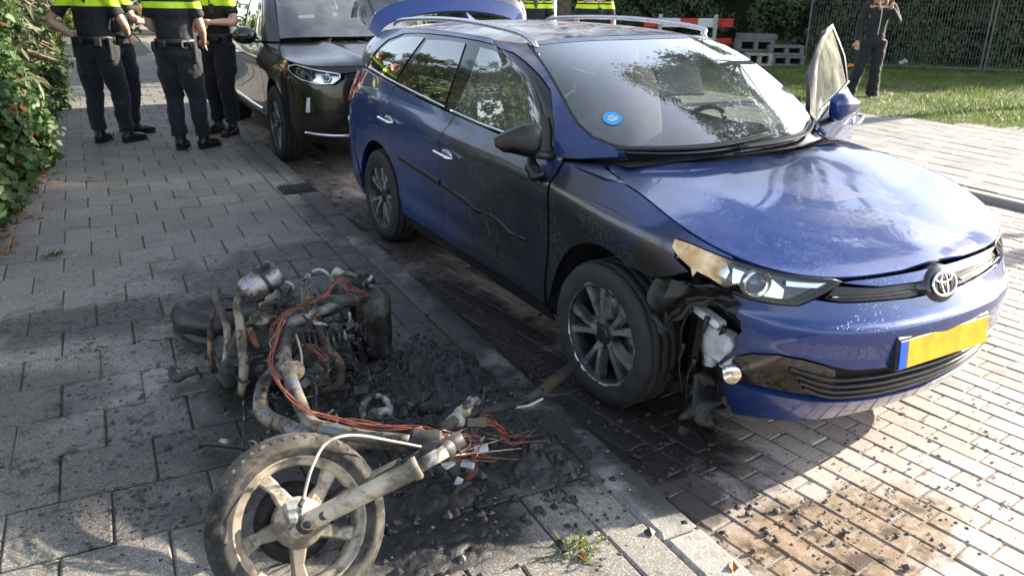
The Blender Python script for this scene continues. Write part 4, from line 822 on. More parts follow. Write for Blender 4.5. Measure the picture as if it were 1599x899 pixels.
    rb_ = roof.B; yy = np.concatenate([np.linspace(.985, 1.3, 16), np.linspace(1.35, 3.0, 26), np.linspace(3.05, 3.29, 10)]); ee = [(float(np.interp(y, rb_[:, 1], rb_[:, 0]))-.004, y) for y in yy if np.interp(y, rb_[:, 1], rb_[:, 0]) > .03]; panel('roof', roof, ee+[(-x, y) for x, y in ee[::-1]], body, car, 1, d=.06, sy=1)
    ws = [(u, .1) for u in np.linspace(-ue, ue, 14)]+[(u, 2.9) for u in np.linspace(ue-.02, -ue+.02, 14)]; panel('windscreen', Q, ws, M_GLASS, car, -1, d=.05, rim=.004)
    hd = [(u, 2.91) for u in np.linspace(-ue, ue, 14)]+[(u, 3.) for u in np.linspace(ue, -ue, 14)]; panel('roof_header', Q, hd, body, car, -1, d=.05, gap=0)
    class Wide:
        def __call__(s, u, t): u = np.asarray(u, float); p = P(np.abs(u), np.asarray(t, float)); p[:, 0] *= np.where(u < 0, -1, 1); return p
        normal = Patch.normal
    Wd = Wide(); far = lambda L: [(-u, t) for u, t in L]
    half = [(.30, 5.2), (.46, 5.0), (.46, 4.7), (.54, 4.25), (.70, 4.22), (.85, 4.45), (.99, 4.85), (1.06, 5.15), (1.09, 4.4), (1.12, 3.4), (1.08, 2.4), (1.03, 1.5), (1.0, .2)]
    panel('front_bumper', Wd, far(half)[::-1]+half, body, car, -1, d=.045, sy=.13, rim=.02)
    panel('grille', Wd, [(.30, 5.9), (.46, 5.1), (.28, 3.2), (-.28, 3.2), (-.46, 5.1), (-.30, 5.9)], M_PIANO, car, -1, d=.05, sy=.13, lift=.006)
    wing = [(.32, 5.92), (.86, 5.92), (.70, 5.65), (.50, 5.3)]
    for s in (-1, 1): panel('bonnet_edge', P, [(.31, 5.98), (.90, 5.98), (.84, 5.84), (.70, 5.60), (.56, 5.35), (.48, 5.2), (.32, 5.25)], body, car, s, d=.04)
    class WideR:
        def __call__(s, u, t): u = np.asarray(u, float); k = P.U-np.abs(u); p = P(k, np.asarray(t, float)); p[:, 0] *= np.where(u < 0, -1, 1); return p
        normal = Patch.normal
    g = P.U-P.k[13]+.08; panel('tailgate', WideR(), [(-g, .1), (g, .1), (g-.1, 5.95), (-g+.1, 5.95)], body, car, 1, d=.07, sy=.13)
    class WideQ:
        def __call__(s, u, t): u = np.asarray(u, float); k = Q.U-np.abs(u); p = Q(k, np.asarray(t, float)); p[:, 0] *= np.where(u < 0, -1, 1); return p
        normal = Patch.normal
    g = Q.U-Q.k[11]; panel('rear_window', WideQ(), [(-g, .1), (g, .1), (g, 2.95), (-g, 2.95)], gl, car, 1, d=.07, sy=.16)
    for s in (-1, 1):
        lin = [(P.k[6]+.1, .1)]+[tuple(q) for q in sd(arc(0, za, ra+.01, 5, 90, 8))]+[(P.k[6]+.02, 5.7), (P.k[13], 5.8), (P.k[13], .1), (P.k[12]+.1, .1)]+[tuple(q) for q in sd(arc(2.774, za, ra+.01, 0, 180, 12))]+[(P.k[10], .1)]
        panel('body_liner', P, lin, M_LINER, car, s, lift=-.04, gap=.01, d=.08, rim=0)
        for y in (0, 2.774):
            a = MB(); n = 14; v = []
            for i in range(n+1):
                t = math.radians(-5+190*i/n); v += [(s*.55, y+(ra+.01)*math.cos(t), za+(ra+.01)*math.sin(t)), (s*.92, y+(ra+.01)*math.cos(t), za+(ra+.01)*math.sin(t))]
            a.add(v, [(2*i, 2*i+1, 2*i+3, 2*i+2) for i in range(n)]); a.add([(s*.55, y-.45, .1), (s*.55, y+.45, .1), (s*.55, y+.45, .8), (s*.55, y-.45, .8)], [(0, 1, 2, 3)]); a.build('wheel_arch_lining', M_LINER, car)
    panel('body_liner', Wd, [(.80, .3), (.80, 5.6), (-.8, 5.6), (-.8, .3)], M_LINER, car, -1, lift=-.09, gap=.0, d=.08, rim=0, sy=.13)
    un = MB(); un.box((0, 1.5, .24), (1.5, 3.8, .04)); un.box((0, -.2, .6), (1.0, .9, .5)); un.build('underbody', M_LINER, car)
    D = wheel_parts(R, R-.115, .235, 5, .3, M_ALLOY, M_ALLOYD)
    for x, y, s in ((-.825, 0, -1), (.825, 0, 1), (-.825, 2.774, -1), (.825, 2.774, 1)): put_wheel(car, D, (x, y, R-.002), s, 0, random.uniform(0, 1))
    interior(car, .48, .72, 1.05)
    return car
M_DARKBROWN = paint('dark_brown_metallic_paint', (.018, .014, .011), .6, dust=.06)
M_WHITECAR = paint('white_car_paint', (.62, .64, .66), .0, dust=.05)
CAR = build_blue_estate()
build_suv((.075, 5.47, 0), -.035, M_DARKBROWN, 'dark brown SUV parked nose-on right behind the blue estate car')
build_suv((.45, 15.6, 0), math.pi-.035, M_WHITECAR, 'white car farther down the street, mostly hidden behind the dark SUV', scale=(.93, .93, .88))
# ---------------------------------------------------------------- ground, road, pavement
KX = lambda y: -1.09+.035*y            # kerb edge on the near side
def soot_mask(k, p):
    x, y, z = k.sep(p); n = k.noise(p, 3.0, 6, .65, dist=.5); n2 = k.noise(p, 14, 5, .7); out = None
    w = k.math('ADD', k.math('MULTIPLY', k.math('SUBTRACT', n, .5), 1.5), k.math('MULTIPLY', k.math('SUBTRACT', n2, .5), .55))
    for cx, cy, rx, ry, a in ((-1.62, .30, .62, .80, 1.0), (-1.85, -.50, .42, .30, .97), (-1.40, -.25, .34, .42, .95), (-.85, -.15, .42, .75, .97), (-1.0, -.72, .28, .25, .85), (-.92, .9, .30, 1.2, .95), (-1.55, 1.35, .7, .95, .80), (-2.1, .25, .55, .75, .85), (-1.6, 2.15, .75, .42, .72), (-.85, 2.9, .42, 1.3, .85), (-.8, 5.2, .4, 1.6, .7), (-2.75, 1.75, .55, .28, .7), (-2.75, .3, .5, .5, .5), (-3.0, .95, .4, .35, .55), (-1.25, .8, .25, .6, .85)):
        dx = k.math('DIVIDE', k.math('SUBTRACT', x, cx), rx); dy = k.math('DIVIDE', k.math('SUBTRACT', y, cy), ry)
        d = k.math('SQRT', k.math('ADD', k.math('MULTIPLY', dx, dx), k.math('MULTIPLY', dy, dy))); m = k.ramp(k.math('ADD', d, w), 1.25, .62, 0, a); out = m if out is None else k.math('MAXIMUM', out, m)
    sx = k.ramp(k.noise(p, 17, 7, .72, dist=.4), .515, .585); reg = None
    for cx, cy, rx, ry in ((-1.6, 1.9, 1.1, .9), (-2.7, 1.7, .75, .5), (-2.2, 1.0, .8, .7), (-2.75, .5, .55, .8), (-1.6, .2, 1.0, 1.1), (-2.85, .0, .35, .25)):
        dx = k.math('DIVIDE', k.math('SUBTRACT', x, cx), rx); dy = k.math('DIVIDE', k.math('SUBTRACT', y, cy), ry); m = k.ramp(k.math('ADD', k.math('SQRT', k.math('ADD', k.math('MULTIPLY', dx, dx), k.math('MULTIPLY', dy, dy))), k.math('MULTIPLY', k.math('SUBTRACT', n, .5), 2.2)), 1.2, .5); reg = m if reg is None else k.math('MAXIMUM', reg, m)
    return k.math('MAXIMUM', out, k.math('MULTIPLY', k.math('MULTIPLY', sx, reg), .9))
def paving(name, c0, c1, speck, agg=260, sand=False, amt=.5):
    k = NT(name); p = k.pos(); rn = k.rnd(); base = k.mix(rn, c0, c1); lf = k.noise(p, 1.1, 5, .6); base = k.mix(k.ramp(lf, .3, .7, 0, .45), base, tuple(a*.62 for a in c0))
    v = k.vor(p, agg, 'Color'); g = k.math('MULTIPLY', k.sep(v)[0], 1.0); f = k.noise(p, agg*.55, 3, .7)
    base = k.mix(k.ramp(g, .62, .95, 0, amt), base, speck[0]); base = k.mix(k.ramp(f, .56, .72, 0, amt*1.3), base, speck[1]); base = k.mix(k.ramp(k.noise(p, 46, 4, .75), .58, .72, 0, .55), base, tuple(a*.35 for a in c0))
    st = k.noise(p, 5.5, 6, .7); base = k.mix(k.ramp(st, .54, .70, 0, .5), base, tuple(a*.40 for a in c0))
    rough = k.ramp(lf, .3, .7, .66, .86)
    if sand:
        x, y, z = k.sep(p); dx = k.math('DIVIDE', k.math('ADD', x, .72), .55); dy = k.math('DIVIDE', k.math('ADD', y, 1.16), .24); rr = k.math('ADD', k.math('SQRT', k.math('ADD', k.math('MULTIPLY', dx, dx), k.math('MULTIPLY', dy, dy))), k.math('MULTIPLY', k.math('SUBTRACT', k.noise(p, 6, 5, .65), .5), 1.1))
        sm = k.ramp(rr, 1.12, .8); base = k.mix(k.math('MULTIPLY', sm, k.ramp(k.noise(p, 22, 5, .7), .3, .62, .45, .95)), base, (.17, .108, .052)); base = k.mix(k.math('MULTIPLY', sm, k.ramp(k.noise(p, 9, 4), .5, .62)), base, (.05, .028, .012))
    so = soot_mask(k, p); base = k.mix(so, base, (.009, .009, .010)); fine = k.noise(p, 30, 4, .7)
    rough = k.math('SUBTRACT', rough, k.math('MULTIPLY', so, k.ramp(fine, .3, .7, .05, .42)))
    k.set(base, rough); k.bump(k.math('ADD', f, k.math('MULTIPLY', g, .5)), .55, .003); k.bump(fine, .25, .004)
    return k.m
M_TILE = paving('concrete_paving', (.150, .136, .114), (.212, .194, .166), ((.50, .49, .46), (.09, .09, .09)))
M_KERB = paving('kerb_concrete', (.25, .235, .21), (.31, .295, .265), ((.52, .50, .47), (.10, .10, .10)))
M_BRICK = paving('paving_brick', (.36, .285, .245), (.46, .40, .36), ((.58, .52, .48), (.13, .085, .07)), 300, True, .6)
def joint(name, col):
    k = NT(name); p = k.pos(); n = k.noise(p, 30, 5, .7); b = k.mix(k.ramp(n, .3, .7), tuple(a*.55 for a in col), tuple(a*1.3 for a in col)); b = k.mix(soot_mask(k, p), b, (.009, .009, .009)); k.set(b, .95); k.bump(n, .6, .006); return k.m
M_JOINT = joint('joint_sand_sooty', (.075, .068, .054)); M_JOINTB = joint('road_joint_sand_sooty', (.22, .185, .15))
def bed(name, poly, z, m, **k):
    return mesh_obj(name, [(x, y, z) for x, y in poly], [tuple(range(len(poly)))], m, **k)
bed('ground', [(-400, -400), (400, -400), (400, 400), (-400, 400)], -.14, plain('bare_earth', (.10, .085, .06), .95, var=.4, sc=3), kind='structure')
ROAD = bed('road', [(KX(-30)-.05, -30), (4.12, -30), (4.12, 60), (KX(60)-.05, 60)], -.0045, M_JOINTB, kind='structure')
SIDE = bed('sidewalk', [(-4.6, -30), (KX(-30)-.16, -30), (KX(60)-.16, 60), (-4.6, 60)], .0715, M_JOINT, kind='structure')
FARW = bed('far_sidewalk', [(4.16, -30), (9.5, -30), (9.0, 1.0), (7.9, 3.0), (7.15, 4.6), (6.8, 7), (6.6, 14), (6.6, 60), (4.16, 60)], .044, M_JOINT, kind='structure')
KERB = empty('kerb'); KERB['kind'] = 'structure'
FKERB = empty('far_kerb'); FKERB['kind'] = 'structure'
def slab(d, bev, seed):
    m = MB(); m.box((0, 0, -d[2]/2), d, None, bev); r = random.Random(seed)
    m.v = [(x+r.uniform(-.002, .002), y+r.uniform(-.002, .002), z+(r.uniform(-.0012, .0012) if z > -.02 else 0)) for x, y, z in m.v]
    return m
def lay(parent, name, cells, size, bev, mat_, limit=300, jit=.0015, zt=0., nvar=5, tilt=.004):
    # cells: (x, y, rotation); the pieces that show largest become objects, the rest one joined part
    var = [slab(size, bev, 11*i+3) for i in range(nvar)]; mes = []
    for v in var:
        me = bpy.data.meshes.new(name); me.from_pydata(v.v, [], v.f); me.materials.append(mat_); mes.append(me)
    C = np.array([(c[0], c[1], zt) for c in cells]); q = pix(C); vis = (q[:, 2] > .3) & (q[:, 0] > -120) & (q[:, 0] < 1720) & (q[:, 1] > -60) & (q[:, 1] < 1010)
    key = np.where(vis, 1/np.maximum(q[:, 2], .3)**2*np.maximum(.05, (CAM[2]-zt)/np.maximum(q[:, 2], .3)), 0); order = np.argsort(-key)
    rest = MB()
    for n_, i in enumerate(order):
        x, y, a = cells[i]; dz = random.uniform(-jit, jit); rx, ry = random.gauss(0, tilt), random.gauss(0, tilt); a = a+random.gauss(0, .006); k = random.randrange(nvar)
        if n_ < limit and vis[i]:
            o = bpy.data.objects.new(name, mes[k]); o.location = (x, y, zt+dz); o.rotation_euler = (rx, ry, a); link(o, parent)
        else:
            R = np.array(Matrix.Rotation(a, 3, 'Z') @ Matrix.Rotation(ry, 3, 'Y') @ Matrix.Rotation(rx, 3, 'X')); V = np.array(var[k].v) @ R.T+[x, y, zt+dz]; rest.add(V, var[k].f)
    if rest.v: rest.build(name+'_field', mat_, parent, kind='stuff')
def inview(x, y, z=0, mx=260, my=200):
    q = pix(np.array([x, y, z])); return q[2] > .2 and -mx < q[0] < 1599+mx and -my < q[1] < 899+my
# pavement flags 300 x 300 in rows across the walk, half bond
halves = []; cells = []; a = math.radians(3.2); ca, sa = math.cos(a), math.sin(a); pit = .3055
for j in range(-12, 70):
    for i in range(0, 11):
        y0 = .28+j*pit; u = (i+.5*(j % 2))*pit; x = KX(y0)-.30-.155-u; y = y0+.065*(u-1.0)
        if x < -4.4 or y > 17: continue
        if i == 0 and j % 2 and inview(x, y, .08): halves.append((x+.2295, y-.014, -.05))
        if i >= 0 and inview(x, y, .08): cells.append((x, y, -.05))
lay(SIDE, 'paving_flag', cells, (.300, .300, .05), .006, M_TILE, 300, .002, .08)
lay(SIDE, 'half_flag', halves, (.146, .300, .05), .006, M_TILE, 60, .002, .08)
edge = []
for j in range(-14, 60):
    y = -.70+j*.305; edge.append((KX(y)-.155-.072, y, -.035))
lay(SIDE, 'edging_flag', [e for e in edge if inview(e[0], e[1], .08)], (.140, .300, .05), .006, M_TILE, 60, .002, .08)
kb = []
for j in range(-5, 22):
    y = -.45+j*1.005; kb.append((KX(y)-.075, y, -.035))
lay(KERB, 'kerb_stone', [e for e in kb if inview(e[0], e[1], .08, 400, 400)], (.15, 1.0, .25), .016, M_KERB, 30, .001, .083, 3, .001)
# road clinkers 210 x 105, long side roughly along the street
cells = []; a = math.radians(-7); ca, sa = math.cos(a), math.sin(a)
for i in range(-30, 90):
    for j in range(-60, 60):
        u = i*.1065; v = (j+.5*(i % 2)+.13*math.sin(i*1.7))*.2125; x = u*ca+v*sa; y = -1.0+v*ca-u*sa
        if x-.06 < KX(y)+.02 or x > 4.02 or y > 8.5: continue
        if -.55 < x < .6 and .5 < y < 8: continue
        if inview(x, y, 0, 200, 160) and not (x > 1.0 and y > 5.5): cells.append((x, y, -a))
lay(ROAD, 'paving_brick', cells, (.1015, .2065, .06), .005, M_BRICK, 300, .0018, 0., 6, .006)
# far kerb and far pavement
lay(FKERB, 'kerb_stone', [(4.14, -2.0+j*1.005, 0) for j in range(18)], (.12, 1.0, .25), .012, M_KERB, 40, .001, .055, 3, .001)
cells = []
for i in range(0, 22):
    for j in range(-8, 40):
        x = 4.37+i*.304; y = -1.6+(j+.5*(i % 2))*.304
        if x > np.interp(y, [1, 3, 4.6, 7, 14], [8.9, 7.8, 7.05, 6.7, 6.5]): continue
        if inview(x, y, .05, 150, 100): cells.append((x, y, 0))
lay(FARW, 'paving_flag', cells, (.300, .300, .05), .005, paving('far_paving', (.20, .195, .185), (.27, .265, .25), ((.5, .5, .48), (.12, .12, .12))), 200, .003, .06)
# drain grate in the pavement
gr = MB(); gr.box((0, 0, -.008), (.28, .28, .012)); gt = gr.build('drain_grate', plain('cast_iron', (.05, .052, .06), .55, .7, var=.3), None, label='small square cast iron drain grate in the pavement by the kerb', cat='grate'); gt.location = (-1.09, 3.95, .092); gt.rotation_euler = (0, 0, -.05)
bar = MB(); bar.box((0, 0, .004), (.014, .25, .012), None, .002)
for i in range(9): b = bar.build('grate_bar', plain('cast_iron', (0, 0, 0)), gt); b.location = (-.112+i*.028, 0, .002)
# ---------------------------------------------------------------- burnt-out scooter lying on the pavement
def at(u, v, z):
    d = _f+_r*(u-799.5)/FPX-_u*(v-449.5)/FPX; return CAM+d*((z-CAM[2])/d[2])
def burnt_metal(name, cols, rough=.55, metal=.55, sc=7, soot=.92):
    k = NT(name); c = k.pos(); n = k.noise(c, sc, 7, .68, dist=.8); n2 = k.noise(c, sc*3.3, 6, .7); b = k.mix(k.ramp(n, .38, .56), cols[0], cols[1]); b = k.mix(k.ramp(n2, .52, .66), b, cols[2]); b = k.mix(k.ramp(k.noise(c, sc*1.9, 5, .7), .56, .68), b, cols[3])
    if soot: b = k.mix(k.ramp(k.math('ADD', k.noise(c, 4.5, 6, .7, dist=.5), k.math('MULTIPLY', n2, .25)), .56, .70, 0, soot), b, (.012, .012, .012))
    k.set(b, k.ramp(n2, .3, .7, rough-.12, rough+.2), k.math('MULTIPLY', k.ramp(n, .3, .6, 1, .35), metal)); k.bump(n2, .35, .004); k.bump(k.noise(c, 120, 4, .7), .3, .0015); return k.m
B_TUBE = burnt_metal('burnt_frame_steel', ((.17, .19, .215), (.22, .18, .125), (.12, .05, .022), (.03, .03, .03)))
B_RUST = burnt_metal('rusted_burnt_steel', ((.18, .085, .045), (.25, .16, .09), (.06, .035, .025), (.03, .03, .03)), .75, .3)
B_ASH = burnt_metal('ash_covered_alloy', ((.44, .39, .31), (.52, .44, .33), (.28, .22, .15), (.20, .185, .165)), .6, .45, 6, .65)
B_SILV = burnt_metal('bare_casting', ((.30, .32, .34), (.38, .37, .34), (.20, .15, .10), (.08, .08, .08)), .5, .7, 9)
B_PIPE = burnt_metal('heat_stained_pipe', ((.22, .19, .15), (.28, .23, .155), (.15, .085, .045), (.06, .055, .05)), .6, .4, 8, .8)
B_BLK = burnt_metal('charred_metal', ((.022, .022, .024), (.05, .048, .045), (.10, .075, .05), (.012, .012, .012)), .6, .3)
B_TYRE = burnt_metal('ash_dusted_rubber', ((.035, .033, .031), (.10, .088, .068), (.05, .044, .035), (.014, .014, .014)), .85, .0, 4)
B_TYRED = plain('burnt_rubber', (.014, .014, .015), .5, var=.5, sc=14, bump=.6)
B_WIRE = plain('bare_copper_wire', (.24, .072, .048), .65, .3, var=.35, sc=40, bump=0)
B_CABLE = plain('ashen_cable', (.42, .38, .31), .7, .1, var=.3)
SCO = empty('scooter', at(520, 640, .08), 0, 'burnt-out scooter lying on its side on the pavement with stripped frame and bare wires', 'scooter')
SM = Matrix.Translation(-Vector(SCO.location))
def sp(mb, name, m, parent=None, smooth=True, **k):
    o = mb.build(name, m, parent or SCO, smooth, **k)
    if parent is None: o.matrix_parent_inverse = SM
    return o
def T(pts, r, n=10, flat=1., seg=6):
    return MB().tube(crom([at(*p) for p in pts], seg), r, n, flat=flat)
def unit3(rg): v = np.array([rg.gauss(0, 1) for _ in range(3)]); return v/np.linalg.norm(v)
# front wheel
FC = at(466, 815, .31); view = CAM-FC; view /= np.linalg.norm(view)
ax = view+np.array((.20, .02, -.16)); ax /= np.linalg.norm(ax); FW = frame(FC, ax, (0, 0, 1))
def scooter_wheel(M, R=.245, rr=.180, w=.122, tm=None, rm=None, nspk=5, phase=.35):
    h = w/2; t = MB(); t.lathe([(rr-.004, -h*.62), (rr+.02, -h*.95), (R-.035, -h), (R-.014, -h*.72), (R-.002, -h*.3), (R, 0), (R-.002, h*.3), (R-.014, h*.72), (R-.035, h), (rr+.02, h*.95), (rr-.004, h*.62)], 60, M)
    for k in range(46):
        a = 2*math.pi*k/46
        for s in (-1, 1):
            c = M[:3, :3] @ np.array((math.cos(a)*(R-.0125), math.sin(a)*(R-.0125), s*h*.46))+M[:3, 3]; t.box(c, (.010, .019, h*.60), M[:3, :3] @ rot('Z', a) @ rot('Y', -s*.42) @ rot('X', s*.35))
    tyre = sp(t, 'wheel', tm)
    r = MB(); r.lathe([(rr-.022, -h*.55), (rr-.026, -h*.1), (rr-.026, h*.25), (rr-.018, h*.42), (rr-.006, h*.50), (rr-.004, h*.66), (rr+.004, h*.70), (rr+.006, h*.60)], 56, M); sp(r, 'rim', rm, tyre)
    for k in range(nspk):
        a = phase+2*math.pi*k/nspk; m = MB(); v = []; f = []
        for rad, da, wd, z0, z1 in ((.045, 0, .026, -.012, .022), (.11, .03, .016, -.012, .016), (rr-.022, .10, .022, -.016, .016)):
            d = np.array((math.cos(a+da), math.sin(a+da), 0)); e = np.array((-d[1], d[0], 0))
            for s, z in ((-1, z0), (-1, z1-.006), (-.7, z1), (.7, z1), (1, z1-.006), (1, z0)): v.append(M[:3, :3] @ (d*rad+e*wd*s+np.array((0, 0, z)))+M[:3, 3])
        for i in range(2):
            for j in range(6): f.append((i*6+j, i*6+(j+1) % 6, i*6+6+(j+1) % 6, i*6+6+j))
        m.add(v, f); sp(m, 'spoke', rm, tyre, False)
    hb = MB(); hb.lathe([(.012, .045), (.030, .045), (.034, .028), (.068, .022), (.070, .010), (.070, -.03)], 32, M); sp(hb, 'hub', rm, tyre)
    return tyre
scooter_wheel(FW, tm=B_TYRE, rm=B_ASH)['label'] = 'upright front wheel dusted with pale ash'
dsk = MB(); dsk.lathe([(.05, -.045), (.112, -.045), (.112, -.050), (.05, -.050)], 36, FW, True); sp(dsk, 'brake_disc', B_BLK)
# fork
hubn = FC+ax*.062; leg1 = at(655, 728, .47); leg2 = at(697, 703, .50)
dirn = leg2-hubn; dirn /= np.linalg.norm(dirn)
fk = MB(); fk.tube([hubn-dirn*.045, hubn-dirn*.03, hubn+dirn*.02, hubn+(leg1-hubn)*.5, hubn+(leg1-hubn)*.93, hubn+(leg1-hubn)*.94, leg1-dirn*.002, leg1], [.018, .029, .027, .026, .027, .032, .032, .024], 18); sp(fk, 'fork_leg', B_ASH)
fk = MB(); fk.tube([leg1-dirn*.02, leg2], .019, 14); sp(fk, 'fork_stanchion', B_SILV)
o2 = -ax*.135; fk = MB(); fk.tube([hubn+o2-dirn*.04, hubn+o2, leg1+o2*.95], [.022, .027, .026], 12); fk.tube([leg1+o2*.95, leg2+o2*.9], .018, 12); sp(fk, 'fork_leg', B_BLK)
bt = MB(); Mx = frame(hubn+ax*.012, ax); bt.lathe([(.001, .034), (.009, .034), (.010, .012), (.019, .012), (.019, .0)], 12, Mx); bt.lathe([(.026, .0), (.026, .010), (.014, .012)], 18, Mx); sp(bt, 'axle_nut', B_BLK)
bt = MB(); pp = hubn+dirn*.05+ax*.018; bt.lathe([(.001, .012), (.012, .012), (.013, .0)], 12, frame(pp, ax)); sp(bt, 'axle_cap', B_BLK)
cal = MB(); cal.box(hubn-ax*.02+np.array((-.02, 0, .05)), (.05, .035, .05), None, .008); cal.box(hubn-ax*.0+np.array((-.03, .0, .02)), (.03, .03, .05), None, .006); sp(cal, 'speed_sensor_drive', B_SILV, smooth=False)
yk = MB(); yk.tube([leg2, leg2+o2*.9], .030, 10); yk.tube([leg2+o2*.45-dirn*.03, leg2+o2*.45+dirn*.08], [.026, .022], 12); sp(yk, 'fork_yoke', B_BLK)
# frame tubes
HD = [690, 688, .40]
sp(T([(690, 692, .36), (640, 690, .34), (600, 690, .32), (545, 690, .30), (490, 681, .28), (441, 663, .27), (411, 645, .28), (407, 622, .31), (412, 598, .34), (428, 578, .35)], [.024, .024, .024, .026, .027, .028, .028, .026, .024, .022], 14), 'lower_frame_tube', B_TUBE)
sp(T([(640, 688, .37), (575, 682, .36), (522, 672, .36), (485, 660, .37), (466, 625, .40), (452, 586, .42), (444, 558, .43), (446, 535, .43), (451, 508, .43), (478, 495, .44), (520, 479, .44), (545, 470, .43)], [.020, .022, .024, .024, .025, .025, .026, .024, .023, .022, .021, .018], 14), 'upper_frame_tube', B_TUBE)
sp(T([(486, 494, .44), (507, 535, .36), (528, 564, .30), (532, 582, .28), (524, 604, .25), (490, 612, .22), (470, 610, .22)], [.016, .016, .018, .019, .018, .014, .012], 10), 'subframe_bar', B_RUST)
sp(T([(690, 690, .40), (668, 690, .40), (640, 684, .41)], [.036, .038, .034], 14), 'steering_head', B_BLK)
sp(T([(613, 700, .30), (650, 706, .32), (690, 708, .36)], [.010, .013, .018], 8), 'head_gusset', B_BLK)
br = MB(); p0 = at(487, 500, .45); br.add([p0, p0+np.array((.05, -.03, -.01)), p0+np.array((.045, -.05, -.012)), p0+np.array((0, -.03, -.005)), p0+np.array((0, 0, -.005))], [(0, 1, 2, 3), (0, 3, 4)]); sp(br, 'bracket_plate', B_SILV, smooth=False)
cl = MB(); cl.tube([at(440, 578, .40), at(462, 578, .44)], .034, 14); sp(cl, 'frame_clamp', B_PIPE)
# upright plates near the top
up = MB(); up.tube([at(478, 492, .44), at(480, 465, .53), at(482, 447, .58)], [.020, .019, .016], 8, flat=.45); sp(up, 'upright_bracket', B_RUST)
up = MB(); up.tube(crom([at(474, 475, .46), at(472, 450, .55), at(476, 433, .60), at(482, 430, .60), at(484, 452, .56)], 5), .007, 7); sp(up, 'catch_hook', B_SILV)
# rear wheel lying flat
RC = at(358, 490, .19); ra = np.array((.10, .16, .97)); ra /= np.linalg.norm(ra); RW = frame(RC, ra, (1, 0, 0))
t = MB(); R, rr, h = .262, .185, .058
t.lathe([(rr, -h*.6), (rr+.02, -h*.95), (R-.03, -h), (R-.01, -h*.6), (R, 0), (R-.01, h*.6), (R-.03, h), (rr+.02, h*.95), (rr, h*.6)], 52, RW); t.jitter(.018, 9, 4); rw = sp(t, 'wheel', B_TYRED); rw['label'] = 'flat rear wheel with a melted black tyre'
r = MB(); r.lathe([(.03, -.02), (.11, -.03), (rr-.02, -h*.6), (rr+.002, h*.3), (rr+.006, h*.66), (rr-.006, h*.7), (rr-.03, h*.2), (.12, -.005), (.03, .02)], 44, RW); sp(r, 'rim', B_BLK, rw)
m = MB(); p = [at(276, 492, .13), at(286, 508, .10), at(310, 526, .09), at(345, 534, .09), at(318, 535, .085)]; m.tube(crom(p, 5), [.02, .05, .055, .035, .015], 9).jitter(.022, 16, 9); sp(m, 'melted_tyre_lump', B_TYRED)
# exhaust silencer and pipes
a0 = at(376, 462, .47); a1 = at(436, 420, .55); d = a1-a0; L = np.linalg.norm(d); Mx = frame(a0, d)
ex = MB(); ex.lathe([(.001, 0), (.035, .004), (.052, .022), (.060, .05), (.062, L*.45), (.062, L*.85), (.056, L*.93), (.034, L*.95), (.030, L*.93), (.001, L*.93)], 30, Mx); exo = sp(ex, 'exhaust_silencer', burnt_metal('silencer_shell', ((.42, .40, .44), (.36, .34, .38), (.42, .28, .13), (.50, .40, .26)), .38, .75, 5))
st = MB(); st.lathe([(.0625, L*.52), (.0655, L*.53), (.0655, L*.60), (.0625, L*.61)], 30, Mx); sp(st, 'silencer_strap', B_BLK, exo)
ht = MB(); ht.box(a0+d*.80+np.array((-.03, -.03, .045)), (.035, .03, .035), None, .005); sp(ht, 'silencer_bracket', B_BLK, exo, False)
ht = MB(); ht.box(at(418, 462, .36), (.10, .05, .16), rot('Z', .5), .02); sp(ht, 'silencer_mount', B_ASH)
sp(T([(390, 456, .50), (376, 460, .48), (370, 478, .44), (374, 500, .40), (378, 540, .33), (381, 575, .26), (376, 618, .15)], [.017, .018, .018, .018, .020, .020, .017], 12), 'exhaust_pipe', B_PIPE)
sp(T([(333, 458, .44), (342, 478, .41), (352, 502, .37), (356, 530, .31), (353, 560, .25), (350, 592, .16)], [.013, .015, .016, .016, .016, .014], 10), 'engine_guard_tube', B_PIPE)
sp(T([(334, 484, .40), (329, 505, .36), (328, 545, .27), (331, 580, .16)], [.010, .011, .012, .010], 8), 'rusty_stay', B_RUST)
sp(T([(389, 512, .38), (395, 528, .34), (402, 545, .30)], [.014, .016, .012], 8), 'exhaust_header', B_RUST)
sp(T([(268, 576, .14), (276, 590, .12), (300, 580, .14), (325, 578, .15), (350, 590, .14)], [.014, .022, .017, .018, .022], 8).jitter(.008, 25, 3), 'foot_peg_bar', B_BLK)
sp(T([(380, 626, .30), (381, 660, .22), (377, 712, .10)], .0035, 6), 'stand_rod', B_SILV)
sp(T([(316, 690, .11), (322, 691, .11), (340, 692, .115), (392, 697, .14)], [.024, .013, .014, .016], 10), 'side_stand', B_BLK)
sp(T([(345, 688, .135), (368, 692, .14)], .010, 8), 'stand_spring', B_SILV)
sp(T([(386, 690, .14), (396, 688, .15), (400, 694, .14), (392, 698, .14), (386, 692, .14)], .004, 6), 'stand_ring', B_SILV)
